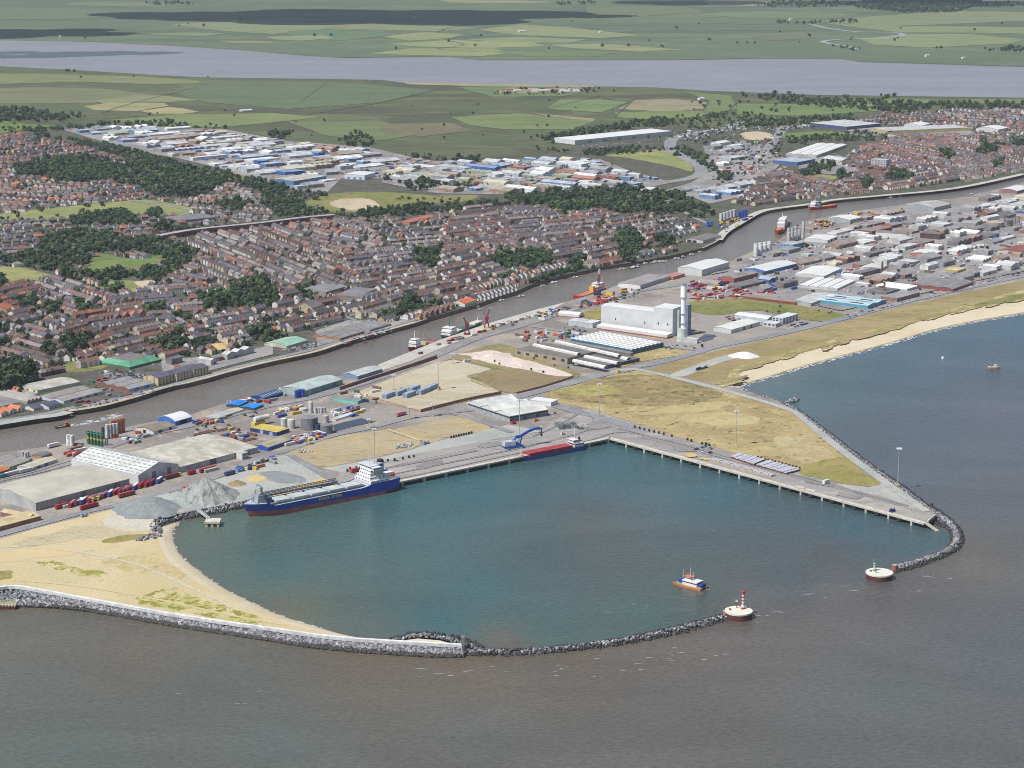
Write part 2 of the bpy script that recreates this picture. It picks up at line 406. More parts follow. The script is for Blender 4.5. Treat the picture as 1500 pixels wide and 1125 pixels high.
sea_m = water_mat('sea_water', attr='turbidity')
sea = big_mesh('sea', np.array(V), Fq, np.zeros(len(Fq)), [sea_m], 'structure')
ca = sea.data.color_attributes.new('turbidity', 'FLOAT_COLOR', 'POINT'); ca.data.foreach_set('color', np.array(col, np.float32).ravel())
riv = W(EAST) + W(WEST[::-1])
RIVPOLY = EAST + WEST[::-1]
rv = [G(p[0], p[1] + 5, WZ + .15) for p in EAST] + [G(p[0], p[1] - 8, WZ + .15) for p in WEST[::-1]]
poly_obj('river', rv, water_mat('river_water', wc(124, 120, 118), .2, .35), WZ + .15)
br = [G(p[0], p[1] + 1.5) for p in BREY_N] + [G(p[0], p[1] - 1.5) for p in BREY_F[::-1]]
poly_obj('estuary', br, water_mat('estuary_water', wc(144, 141, 150), .05, .12, .25, patch_s=.0015), -2.0)

# ------------------------------------------------------------------ beaches
def beach(name, top, low, mat, wet, rowsz=((0, .06), (.35, -.9), (.7, -2.6), (.93, -4.0), (1.0, WZ - .02), (1.25, WZ - 1.6)), n=4):
    def rs(pts, z, N=90):
        P = smooth_line(pts, n); Q = [G(x, y, z) for x, y in P]
        L = [0]
        for a, b in zip(Q, Q[1:]): L.append(L[-1] + (b - a).length)
        out = []; k = 0
        for i in range(N + 1):
            s = L[-1] * i / N
            while k < len(L) - 2 and L[k + 1] < s: k += 1
            out.append(Q[k].lerp(Q[k + 1], (s - L[k]) / max(1e-6, L[k + 1] - L[k])))
        return out
    A, B = rs(top, 0), rs(low, WZ); mb = MB()
    for i in range(len(A) - 1):
        for (t0, z0), (t1, z1) in zip(rowsz, rowsz[1:]):
            q = [A[i].lerp(B[i], t0), A[i].lerp(B[i], t1), A[i + 1].lerp(B[i + 1], t1), A[i + 1].lerp(B[i + 1], t0)]
            mb.face([(q[0].x, q[0].y, z0), (q[1].x, q[1].y, z1), (q[2].x, q[2].y, z1), (q[3].x, q[3].y, z0)][::-1], wet if t0 > .8 else mat)
    o = mb.build(name); o['kind'] = 'structure'
    n_up = sum(p.normal.z for p in o.data.polygons)
    if n_up < 0: o.data.flip_normals()
    return B
B1 = beach('beach', SANDTOP, SURF, G_BEACH, G_WET)
B2 = beach('beach', BAYTOP[:-1] + [(548, 939)], BAYSURF, G_BEACH, G_WET)
FOAM = M(C(236, 238, 238), .8, .06, .2)
def foam(name, line, out, rows, wmax, keep=.75, seed=3):
    r = random.Random(seed); mb = MB()
    L = [Vector((x, y, 0)) for x, y in smooth_line([(p.x, p.y) for p in line], 7)]
    for off in rows:
        k = 0
        while k < len(L) - 3:
            n = r.randint(2, 9)
            if r.random() < keep:
                seg = L[k:k + n]; w = [r.uniform(.25, 1) * wmax * (1 if 0 < i < len(seg) - 1 else .1) for i in range(len(seg))]
                jit = r.uniform(-.5, .5) * wmax
                for i in range(len(seg) - 1):
                    d = (seg[i + 1] - seg[i]).normalized(); q = Vector((-d.y, d.x, 0)) * out
                    a, b = seg[i] + q * (off + jit), seg[i + 1] + q * (off + jit)
                    f = [a, b, b + q * w[i + 1], a + q * w[i]]
                    mb.face([(v.x, v.y, WZ + .08) for v in f], FOAM)
            k += n
    o = mb.build(name); o['kind'] = 'stuff'; o['label'] = 'thin white lines of breaking surf along the sand'; o['category'] = 'surf'
    return o
foam('surf', B1, 1, (-1.0, 1.2, 4.5), 2.3, .9, 3)
foam('surf', B2, 1, (-.5,), 1.6, .7, 4)['label'] = 'thin broken white foam along the inner harbour beach'
# streaks of foam drifting off the harbour mouth
FOAMT = M(C(158, 158, 154), .8, .1, .2); mbf = MB(); r = random.Random(8)
for (cx, cy, nn, sx, sy) in ((790, 978, 9, 110, 9), (960, 965, 22, 110, 26), (1120, 905, 12, 60, 16), (1350, 842, 5, 30, 5), (1020, 868, 9, 70, 12), (950, 893, 5, 60, 6), (640, 990, 8, 80, 14), (1240, 870, 8, 90, 18), (330, 1020, 4, 100, 20)):
    for _ in range(nn):
        x, y = cx + r.gauss(0, sx * .5), cy + r.gauss(0, sy * .5); g = G(x, y, WZ + .06)
        a = r.uniform(-.4, .5); L = r.uniform(1.2, 6.5); w = r.uniform(.12, .45)
        d = Vector((math.cos(a), math.sin(a), 0)); q = Vector((-d.y, d.x, 0))
        P = [g - d * L, g - d * L * .3 + q * w + q * r.uniform(-1, 1), g + d * L * .4 + q * w * .8 + q * r.uniform(-1, 1), g + d * L, g + d * L * .3 - q * w * .5, g - d * L * .4 - q * w * .5]
        mbf.face([(v.x, v.y, WZ + .06) for v in P][::-1], FOAMT)
o = mbf.build('sea_foam'); tag(o, 'scattered white foam streaks drifting off the harbour mouth', 'foam', None, 'stuff')

# ------------------------------------------------------------------ the harbour land, patch by patch
patch('sand', [(-300, 905), (0, 862), (16, 860), (40, 862.5), (133, 879.5), (267, 903.5), (400, 922.5), (487, 934.5), (545, 938), (490, 930), (440, 919), (385, 904), (345, 886), (305, 864), (270, 840), (248, 823),
               (236, 804), (232, 790), (223, 778), (220, 768), (227, 760), (200, 762), (185, 752), (165, 746), (120, 757), (60, 772), (0, 790), (-300, 850)], G_SAND, .06)
patch('dune_grass', [(200, 880), (230, 864), (262, 868), (300, 878), (345, 893), (385, 909), (380, 916), (330, 908), (270, 897), (225, 889)], ground('marram', [C(208, 188, 138), C(186, 176, 112), C(150, 146, 74)], (.02, .05, .16), speck=(C(132, 130, 58), .11, .5)), .1, 3)
patch('dune_grass', [(55, 826), (80, 822), (110, 830), (150, 838), (140, 845), (90, 836)], MATS['marram'], .1, 4)
patch('dune_grass', [(150, 792), (180, 784), (215, 783), (218, 787), (190, 792), (160, 796)], G_OLIVE, .1, 1)
patch('dune_grass', [(-20, 840), (0, 836), (18, 838), (14, 848), (-10, 850)], G_OLIVE, .1, 2)
patch('dune_crest', [(150, 822), (190, 815), (225, 815), (262, 838), (268, 846), (230, 842), (180, 836)], ground('brown_sand', [C(206, 182, 138), C(194, 170, 126), C(186, 160, 112)], (.02, .06, .2), speck=(C(140, 128, 84), .1, .6)), .09, 4)
patch('gravel_yard', [(270, 716), (330, 698), (400, 666), (425, 669), (455, 685), (492, 706), (484, 724), (430, 726), (365, 732), (300, 744), (255, 752), (228, 759), (200, 761), (165, 747), (180, 740), (230, 728)], G_GRAV, .06)
patch('dark_gravel', [(380, 693), (400, 690), (425, 693), (448, 702), (440, 708), (412, 708), (392, 702)], G_AGGD, .12, 1.5)
patch('stone_flat', [(262, 744), (250, 730), (300, 725), (335, 735), (330, 740), (290, 745)], G_AGG, .1, 1.5)
for P_ in ([(360, 700), (375, 696), (388, 699), (385, 705), (366, 706)], [(352, 686), (368, 683), (374, 687), (360, 689)], [(458, 705), (475, 701), (484, 703), (470, 709)], [(398, 727), (420, 720), (432, 722), (420, 728)], [(425, 714), (455, 708), (462, 711), (440, 717)]):
    patch('orange_sand', P_, G_ORANGE, .14, 1)
patch('orange_sand', [(-60, 822), (0, 812), (60, 800), (130, 795), (175, 800), (130, 808), (50, 818), (0, 824)], ground('warm_sand', [C(216, 184, 136), C(208, 178, 130), C(206, 186, 148)], (.01, .03, .5), fine=(.94, 1.05)), .1, 3)
patch('stony_sand', [(20, 795), (70, 782), (130, 768), (190, 768), (222, 775), (180, 784), (110, 790), (50, 800)], ground('stony_sand', [C(196, 180, 146), C(184, 168, 138), C(178, 164, 128)], (.02, .05, .4), speck=(C(140, 132, 104), .1, .58)), .1, 3)
patch('stony_sand', [(150, 766), (175, 752), (225, 764), (222, 776), (185, 778)], ground('dusty_sand', [C(206, 196, 172), C(196, 184, 158), C(210, 198, 170)], (.02, .05, .4)), .11, 2)
strip('track', [(20, 850), (110, 858), (220, 876), (330, 900), (420, 916)], 3, MATS['warm_sand'], .2); strip('track', [(-20, 800), (90, 806), (190, 824), (260, 852), (340, 890)], 2.5, MATS['dusty_sand'], .2)
# apron of the two quays
patch('quay_apron', [(485, 724.6), (894, 641.2), (930, 626), (870, 598), (830, 606), (790, 633), (700, 648), (590, 668), (500, 692), (488, 706)], G_CONC, .07)
patch('quay_apron', [(894, 641.2), (1356, 765.6), (1371, 755.5), (1364, 750), (1313, 716), (1297, 706), (1273, 714), (1220, 710), (1177, 691), (1070, 663), (1027, 651), (925, 624), (870, 598), (845, 600), (840, 612)], G_CONC, .08)
patch('gravel_band', [(471, 686), (517, 679), (597, 661), (632, 649), (660, 641), (719, 628), (745, 622), (792, 632), (700, 648), (590, 668), (500, 692)], G_GRAV, .09)
patch('gravel_tip', [(1222, 708), (1273, 714), (1297, 705), (1312, 714), (1362, 749), (1330, 742), (1290, 726), (1250, 718)], G_GRAV, .12)
patch('scrub', [(421, 664), (453, 652), (490, 641), (565, 630), (578, 636), (615, 647), (597, 659), (517, 677), (471, 684), (450, 677)], ground('trampled_scrub', [C(172, 156, 128), C(160, 146, 122), C(178, 154, 110)], (.012, .04, .22), speck=(C(134, 124, 92), .07, .6), stretch=(.6, 1.6, .6)), .1, 1.2)
patch('scrub', [(577, 631), (640, 616), (665, 610), (689, 613), (719, 627), (695, 634), (660, 640), (632, 648), (617, 645)], MATS['trampled_scrub'], .1, 1.2)
patch('scrub', [(800, 576), (850, 562), (905, 548), (940, 543), (985, 550), (1060, 573), (1138, 592), (1160, 605), (1212, 645), (1256, 690), (1288, 707), (1265, 712), (1200, 700), (1170, 692), (1100, 671), (1050, 656), (990, 640), (925, 618), (862, 599), (815, 588)], G_SCRUB, .1, 1.5)
patch('tufted_grass', [(812, 577), (860, 562), (905, 550), (985, 553), (1055, 574), (1035, 588), (960, 596), (890, 592), (840, 588)], ground('tufted_grass', [C(146, 128, 92), C(132, 118, 84), C(164, 144, 100)], (.012, .05, .3), speck=(C(100, 98, 60), .07, .55)), .12, 4)
patch('sand_patch', [(940, 606), (1010, 592), (1070, 588), (1060, 598), (990, 606)], ground('thin_sand', [C(180, 160, 116), C(192, 170, 124), C(168, 150, 106)], (.02, .06, .3)), .13, 5)
patch('bare_earth', [(1130, 640), (1180, 640), (1225, 668), (1205, 680), (1150, 668)], ground('pale_scrub', [C(176, 160, 124), C(166, 148, 112), C(186, 168, 128)], (.02, .06, .3), speck=(C(130, 120, 84), .08, .6)), .13, 4)
patch('olive_grass', [(1168, 692), (1200, 676), (1240, 670), (1262, 690), (1290, 707), (1265, 712), (1205, 702)], G_OLIVE, .14, 2)
patch('rough_grass', [(820, 572), (850, 566), (890, 564), (905, 570), (880, 580), (840, 580)], ground('yellow_green_grass', [C(150, 140, 90), C(164, 156, 92), C(134, 124, 80)], (.02, .06, .3)), .14, 3)
patch('sand_patch', [(1000, 610), (1060, 604), (1110, 612), (1090, 622), (1020, 620)], ground('thin_sand', [C(180, 160, 116), C(192, 170, 124), C(168, 150, 106)], (.02, .06, .3)), .13, 4)
patch('heath_strip', [(950, 541), (1010, 524), (1060, 512), (1102, 502), (1207, 479), (1287, 458), (1340, 445), (1420, 427), (1500, 411), (1600, 390), (1700, 360), (1700, 379), (1600, 409), (1500, 433), (1433, 449), (1367, 464), (1327, 475), (1260, 492), (1207, 508), (1140, 526), (1100, 538), (1068, 557), (1060, 566), (1010, 555), (980, 547)], G_STRIP, .1, .8, 2)
patch('dune_fringe', [(1060, 562), (1078, 540), (1110, 528), (1160, 513), (1210, 500), (1280, 483), (1350, 463), (1420, 446), (1500, 424), (1500, 432), (1433, 448), (1367, 463), (1260, 491), (1207, 507), (1140, 525), (1100, 537), (1072, 555)], ground('dune_fringe_grass', [C(150, 140, 92), C(190, 170, 124), C(128, 128, 76)], (.03, .06, .3)), .14, 2, 3)
rb = random.Random(12)
for k in range(34):
    f = rb.random(); pts_ = smooth_line(SANDTOP[3:13], 4); q = pts_[int(f * (len(pts_) - 1))]; lx, ly = rb.uniform(8, 26), rb.uniform(1.2, 3.2); ox, oy = rb.uniform(-6, 6), rb.uniform(-1, 4.5)
    patch('beach_grass', [(q[0] + ox + lx * math.cos(a), q[1] + oy + ly * math.sin(a) - lx * .27 * math.cos(a)) for a in (0, .9, 1.8, 2.7, 3.6, 4.5, 5.4)], MATS['dune_fringe_grass'] if k % 2 else G_STRIP, .2, 1.5, 3)
patch('beach_grass', [(1420, 448), (1470, 436), (1500, 430), (1530, 426), (1500, 437), (1450, 447)], G_LUSH, .2, 2)
patch('road', [(985, 548), (1065, 520), (1095, 522), (1060, 530), (1020, 545), (1000, 552)], G_GRAV, .12, .5)
patch('worn_yard', [(518, 577), (570, 556), (640, 531), (665, 527), (720, 541), (683, 553), (734, 577), (617, 603), (560, 590)], G_TAN, .09)
patch('rough_ground', [(645, 532), (690, 513), (740, 505), (800, 530), (850, 549), (800, 563), (745, 576), (683, 553), (720, 541), (664, 527)], ground('weedy_ground', [C(142, 130, 92), C(120, 120, 76), C(152, 134, 106)], (.015, .05, .25), speck=(C(92, 98, 56), .07, .58)), .1, 1)
patch('pink_sand', [(664, 519), (682, 518), (700, 516), (713, 514), (727, 514.5), (742, 520), (770, 528), (806, 538), (838, 550), (812, 551), (775, 543), (740, 537), (715, 532), (698, 526), (684, 521)], G_SPOIL, .16, 1)
patch('brown_earth', [(700, 550), (760, 541), (838, 552), (790, 566), (745, 575)], G_EARTH, .13, 1.5)
patch('river_quay', [(553, 535), (599, 516.3), (647, 497.3), (711, 475.3), (780, 455.3), (831, 442.3), (800, 459), (757, 470), (700, 489), (660, 505), (600, 530), (560, 543)], G_PALE, .08)
patch('station_lawn', [(856, 457), (889, 449), (889, 465), (872, 470), (855, 465)], G_OLIVE, .1)
patch('field', [(1009, 443), (1085, 437), (1100, 440), (1170, 448), (1238, 461), (1225, 469), (1190, 470), (1110, 455), (1050, 462), (1010, 455)], G_LUSH, .1, .6)
patch('station_verge', [(880, 520), (945, 510), (1010, 515), (1000, 520), (940, 530), (905, 538)], G_SCRUB, .1, .6)
patch('pond', [(488, 623.5), (503, 619), (529, 613), (551, 618), (522, 624), (490, 632)], M(C(48, 54, 78), .2, .2, .1), .12)
patch('pond', [(1022, 497), (1033, 490), (1048, 491), (1044, 497), (1030, 501)], M(C(48, 56, 80), .2, .2, .1), .12)
# roads of the harbour side
strip('road', [(-300, 860), (-60, 802), (0, 784), (64, 767), (119, 752), (177, 739), (240, 722), (317, 699), (378, 672), (415, 662), (453, 649), (490, 638), (543, 627), (597, 613), (640, 607), (690, 601)], 9, G_ROAD, .16)
strip('road', [(-300, 760), (-60, 712), (0, 703), (60, 690), (110, 676), (160, 655), (205, 640), (260, 628), (320, 614), (345, 607), (400, 594), (470, 580), (560, 553), (640, 521), (700, 496), (760, 479), (815, 462), (880, 441), (930, 428), (1000, 417), (1060, 408)], 11, G_ROAD, .17)
strip('road', [(690, 601), (745, 586), (770, 579), (805, 570), (850, 558), (885, 549), (915, 543), (935, 537), (960, 533), (1020, 517), (1050, 508), (1130, 492), (1207, 474), (1287, 453), (1340, 439), (1420, 421), (1500, 404), (1600, 381), (1700, 350)], 14, G_ROAD, .18)
strip('path', [(895, 545), (925, 541), (945, 544), (985, 553), (1060, 572), (1110, 586), (1145, 597), (1170, 608), (1215, 646), (1250, 673), (1290, 702), (1318, 722), (1358, 750)], 9, G_GRAV, .19)
strip('road', [(663, 606), (690, 613), (730, 627), (750, 634)], 8, G_ROAD, .15)
strip('road', [(800, 590), (835, 601), (880, 612), (930, 628)], 14, G_ROAD, .15)
strip('road', [(425, 667), (455, 685), (490, 706)], 7, G_ROAD, .14)
strip('path', [(567, 629), (590, 637), (615, 646)], 4, G_LOT, .2)
strip('road', [(780, 478), (830, 486), (880, 492), (960, 505), (1010, 512), (1040, 512)], 9, G_ROAD, .14)
strip('quay_line', [(487, 712), (600, 689), (700, 668), (790, 650), (868, 634)], .7, LINE, .22)
strip('quay_line', [(500, 698), (600, 677), (700, 656), (780, 640)], .9, LINE, .22)
strip('quay_line', [(920, 636), (1010, 659), (1200, 709), (1340, 748)], .7, LINE, .22)
G_TYRE = ground('tyre_marked', [C(132, 129, 127), C(142, 138, 135), C(126, 123, 121)], (.02, .06, .5))
for l, wd in (([(500, 719), (640, 690), (760, 664), (860, 646), (905, 634), (960, 642), (1080, 674), (1250, 722)], 2.2), ([(520, 706), (640, 682), (770, 655), (850, 634), (880, 622)], 3), ([(905, 628), (1000, 651), (1120, 684), (1300, 733)], 2.6), ([(780, 640), (820, 622), (850, 604)], 3), ([(840, 640), (870, 618), (850, 600)], 2), ([(940, 640), (1060, 672), (1230, 716), (1320, 742)], 1.6), ([(540, 690), (620, 676), (700, 660)], 5), ([(1180, 706), (1260, 722), (1330, 742)], 4)):
    strip('tyre_track', l, wd, G_TYRE, .21)
for P_ in ([(700, 652), (725, 647), (735, 652), (708, 657)], [(860, 622), (885, 616), (895, 624), (868, 630)], [(985, 654), (1010, 656), (1018, 662), (992, 661)], [(1230, 722), (1262, 727), (1255, 732), (1228, 727)], [(610, 682), (640, 674), (648, 679), (618, 688)]):
    patch('stain', P_, G_TYRE, .2, 1.5)
for P_ in ([(1166, 712), (1180, 714), (1178, 717), (1163, 715)], [(1182, 716), (1196, 719), (1193, 722), (1178, 719)]):
    patch('pale_slab', P_, G_PALE, .2)

# ------------------------------------------------------------------ the town's ground, its parks and fields
TOWN = [(-700, 240), (-300, 220), (0, 200), (60, 190), (100, 187), (165, 184), (260, 190), (340, 190), (420, 205), (480, 212), (540, 215), (600, 230), (700, 237), (790, 228), (850, 212), (815, 205), (900, 192), (985, 184),
        (1100, 188), (1200, 178), (1300, 164), (1400, 160), (1500, 157), (1700, 150), (1900, 150)]
patch('town_ground', TOWN + WESTB[::-1], G_TOWN, .1)
OPEN = []                                           # open grass: no houses here
def green(name, pts, mat, z=.3, amp=2, keep=True):
    patch(name, pts, mat, z, amp)
    if keep: OPEN.append(pts)
green('park', [(-60, 328), (0, 314), (80, 305), (120, 301), (171, 296), (213, 293), (253, 299), (296, 309), (267, 317), (208, 320), (173, 312), (120, 312), (88, 325), (30, 326)], G_PARK)
green('park', [(-60, 392), (0, 391), (45, 395), (85, 408), (53, 415), (21, 420), (-60, 424)], G_PARK)
green('park', [(139, 415), (165, 412), (203, 413), (213, 428), (176, 431), (150, 424)], G_PARK)
green('playground', [(197, 414), (222, 411), (227, 416), (215, 424), (205, 420)], G_LOT)
green('meadow', [(128, 385), (150, 372), (190, 380), (240, 378), (235, 392), (190, 400), (150, 402), (130, 395)], G_GREEN, .28)
green('meadow', [(222, 368), (238, 364), (240, 378), (226, 384)], G_GREEN)
green('field', [(318, 252), (355, 254), (390, 259), (355, 265), (318, 261)], G_PARK)
green('bare_lot', [(484, 301), (495, 293), (529, 291), (551, 296), (553, 305), (519, 309)], G_LOT, .34)
green('rough_grass', [(440, 300), (480, 285), (560, 282), (640, 287), (700, 286), (680, 296), (620, 300), (555, 310), (500, 311), (450, 308)], G_LUSH, .29)
green('park', [(813, 299), (840, 296), (872, 295), (899, 297), (870, 304), (848, 309), (824, 315)], G_GREEN)
green('field', [(888, 228), (947, 220), (976, 221), (992, 229), (1014, 243), (1012, 252), (987, 245), (920, 232)], G_PARK)
green('bare_lot', [(1085, 196), (1110, 193), (1132, 198), (1118, 205), (1092, 204)], G_LOT)
green('field', [(1151, 196), (1200, 193), (1249, 195), (1199, 204), (1150, 203)], G_GREEN)
green('playing_field', [(1172, 264), (1191, 256), (1225, 259), (1215, 266), (1190, 265)], G_PARK)
green('rough_grass', [(85, 542), (115, 528), (150, 532), (160, 538), (130, 545), (95, 546)], G_LUSH)
green('rough_grass', [(-20, 176), (40, 182), (80, 184), (40, 190), (-20, 196)], G_GREEN)
strip('road', [(1085, 178), (1060, 188), (1010, 196), (985, 205), (982, 215), (988, 223), (1005, 232), (1020, 240), (1027, 248), (1025, 256), (1008, 262), (985, 266), (940, 270)], 26, G_ROAD, .4)
strip('road', [(1150, 185), (1135, 205), (1118, 225), (1100, 245), (1085, 262)], 22, G_ROAD, .38)
strip('road', [(740, 265), (800, 275), (850, 279), (940, 270)], 14, G_ROAD, .38)
strip('quay_road', [(-60, 628), (0, 617), (60, 608), (110, 597), (160, 588), (205, 578), (270, 560), (350, 538), (400, 526), (460, 512), (515, 496), (567, 481), (610, 468)], 9, G_ROAD, .25)
strip('quay_verge', [(101, 603), (149, 595), (205, 580), (240, 568), (299, 555), (347, 541), (400, 529), (460, 516), (513, 499), (567, 484), (610, 472)], 6, G_LOT, .22)
strip('quay_road', [(1052, 352), (1062, 340), (1085, 326), (1110, 312), (1135, 306), (1190, 299), (1223, 293), (1290, 287), (1400, 276), (1500, 255)], 14, G_PALE, .25)
strip('shingle', [(-100, 636), (0, 621), (43, 614), (81, 609), (101, 604)], 14, G_GRAV, .3)

# fields of the marsh on this side of the estuary
for pts, c in (
    ([(-100, 108), (60, 108), (200, 112), (290, 118), (302, 122), (230, 124), (120, 120), (-100, 126)], (128, 136, 88)),
    ([(-100, 134), (40, 128), (150, 130), (230, 140), (130, 152), (20, 152), (-100, 150)], (122, 124, 86)),
    ([(138, 147), (200, 140), (240, 140), (293, 147), (243, 150), (150, 152)], (142, 142, 96)),
    ([(122, 156), (160, 151), (240, 151), (248, 155), (200, 163), (140, 162)], (170, 162, 116)),
    ([(205, 163), (245, 157), (268, 159), (292, 164), (270, 167), (225, 167)], (186, 172, 124)),
    ([(160, 176), (260, 168), (400, 166), (470, 172), (380, 182), (300, 188), (220, 186)], (126, 138, 80)),
    ([(300, 118), (480, 120), (640, 132), (560, 150), (420, 160), (300, 150), (250, 135)], (96, 110, 78)),
    ([(420, 178), (560, 178), (620, 196), (560, 206), (480, 200)], (112, 124, 74)),
    ([(660, 172), (760, 166), (870, 178), (840, 190), (740, 190), (690, 184)], (120, 134, 78)),
    ([(560, 182), (660, 180), (690, 192), (620, 200), (560, 196)], (122, 114, 86)),
    ([(780, 165), (800, 168), (872, 174), (870, 178), (800, 170)], (166, 156, 112)),
    ([(670, 128), (760, 125), (840, 128), (870, 134), (820, 142), (720, 142)], (102, 124, 76)),
    ([(820, 146), (880, 146), (920, 150), (880, 165), (800, 160)], (118, 138, 84)),
    ([(905, 160), (930, 147), (985, 145), (1036, 150), (1030, 160), (975, 164)], (158, 148, 116)),
    ([(900, 165), (990, 162), (1060, 164), (1020, 172), (950, 176), (905, 172)], (124, 142, 80)),
    ([(1000, 134), (1070, 140), (1080, 160), (1030, 168), (1040, 148)], (112, 128, 78)),
    ([(1080, 152), (1240, 154), (1300, 162), (1180, 170), (1080, 168)], (114, 132, 76)),
    ([(1250, 145), (1360, 146), (1380, 152), (1300, 158), (1250, 155)], (130, 140, 86)),
    ([(1400, 145), (1520, 146), (1520, 152), (1420, 152)], (120, 126, 80)),
    ([(590, 121), (640, 122), (760, 124), (870, 126), (870, 128), (700, 126.5), (600, 124)], (176, 164, 124)),
):
    patch('field', pts, field(*c), .12, .1, 1)
for pts, c in (
    ([(250, 36), (330, 30), (480, 34), (640, 36), (700, 42), (640, 46), (480, 42), (400, 50), (330, 46)], (138, 146, 102)),
    ([(212, 49), (280, 48), (330, 49), (300, 53), (230, 52)], (128, 140, 100)),
    ([(420, 46), (470, 43), (560, 46), (570, 52), (500, 60), (430, 56)], (92, 122, 86)),
    ([(390, 54), (470, 51), (490, 56), (440, 60), (400, 58)], (142, 150, 108)),
    ([(320, 60), (380, 60), (410, 64), (340, 63)], (152, 152, 108)),
    ([(560, 54), (620, 47), (680, 50), (660, 56), (600, 60)], (150, 158, 104)),
    ([(570, 64), (660, 59), (780, 62), (800, 68), (700, 71), (600, 68)], (152, 160, 104)),
    ([(540, 79), (600, 71), (720, 71), (750, 78), (700, 83), (600, 81)], (146, 154, 100)),
    ([(700, 44), (760, 36), (830, 40), (940, 52), (880, 56), (760, 52)], (146, 154, 104)),
    ([(680, 58), (760, 54), (860, 58), (830, 63), (740, 62)], (140, 150, 102)),
    ([(800, 66), (880, 64), (1000, 73), (940, 76), (840, 71)], (150, 156, 106)),
    ([(720, 76), (820, 73), (900, 77), (880, 83), (780, 84)], (104, 124, 82)),
    ([(1030, 2), (1090, 1), (1140, 4), (1100, 9), (1040, 7)], (172, 156, 124)),
    ([(640, 0), (760, 1), (820, 3), (760, 5), (660, 4)], (150, 154, 110)),
    ([(1000, 20), (1120, 17), (1260, 20), (1230, 26), (1100, 27)], (116, 130, 90)),
    ([(1190, 32), (1280, 24), (1400, 16), (1520, 18), (1520, 30), (1380, 36), (1250, 40)], (132, 142, 98)),
    ([(1260, 58), (1320, 50), (1420, 50), (1500, 58), (1480, 64), (1360, 70), (1280, 66)], (140, 152, 100)),
    ([(1230, 38), (1340, 38), (1500, 40), (1520, 50), (1420, 48), (1320, 48)], (134, 146, 98)),
    ([(1050, 28), (1170, 28), (1220, 32), (1100, 36), (1040, 34)], (96, 116, 84)),
    ([(1100, 52), (1180, 50), (1200, 56), (1120, 60)], (110, 112, 86)),
    ([(860, 8), (1000, 10), (1040, 18), (940, 24), (860, 20)], (108, 120, 84)),
    ([(100, 4), (260, 3), (300, 7), (200, 10), (100, 8)], (118, 128, 94)),
    ([(-100, 12), (100, 12), (220, 20), (120, 28), (-100, 30)], (106, 118, 88)),
):
    patch('field', pts, field(*c), .12, .1, 1)
strip('creek', [(1188, 36), (1215, 42), (1260, 47), (1310, 48), (1322, 52), (1290, 56), (1230, 58), (1205, 61), (1220, 65), (1245, 69), (1255, 74)], 26, water_mat('creek_water', wc(170, 168, 176), .05, .1, .25), .3, 6)
strip('ditch', [(700, 33), (640, 47), (700, 52), (655, 58), (680, 66), (640, 72), (700, 76)], 9, G_DITCH, .3)
for l in ([(880, 140), (800, 160)], [(930, 145), (900, 172)], [(300, 125), (200, 150), (150, 165)], [(650, 128), (560, 150), (450, 168)], [(760, 142), (860, 142), (900, 147)], [(1080, 150), (1060, 170)], [(480, 120), (440, 150)], [(520, 170), (760, 166)], [(1150, 142), (1130, 160)]):
    strip('ditch', l, 5, G_DITCH, .3)

# ------------------------------------------------------------------ buildings
WHITE = C(236, 238, 238); OFFW = C(222, 222, 214); LGREY = C(186, 188, 188); MGREY = C(146, 146, 148); DGREY = C(98, 98, 104); TAN = C(186, 178, 160)
BRICK = C(132, 92, 80); CREAM = C(222, 212, 180); BLUE = C(52, 96, 180); LBLUE = C(120, 160, 200); NAVY = C(44, 56, 104); TEAL = C(112, 152, 158); SLATE = C(92, 90, 98)
BROWN = C(142, 116, 102); ORANGE = C(206, 112, 74); GREEN = C(96, 150, 122); PALEG = C(176, 190, 172); RED = C(170, 48, 52); YEL = C(226, 190, 70)
GLASS = M(C(52, 62, 78), .25, .1, .3); DOORD = M(C(62, 66, 76), .7, .2, .2)

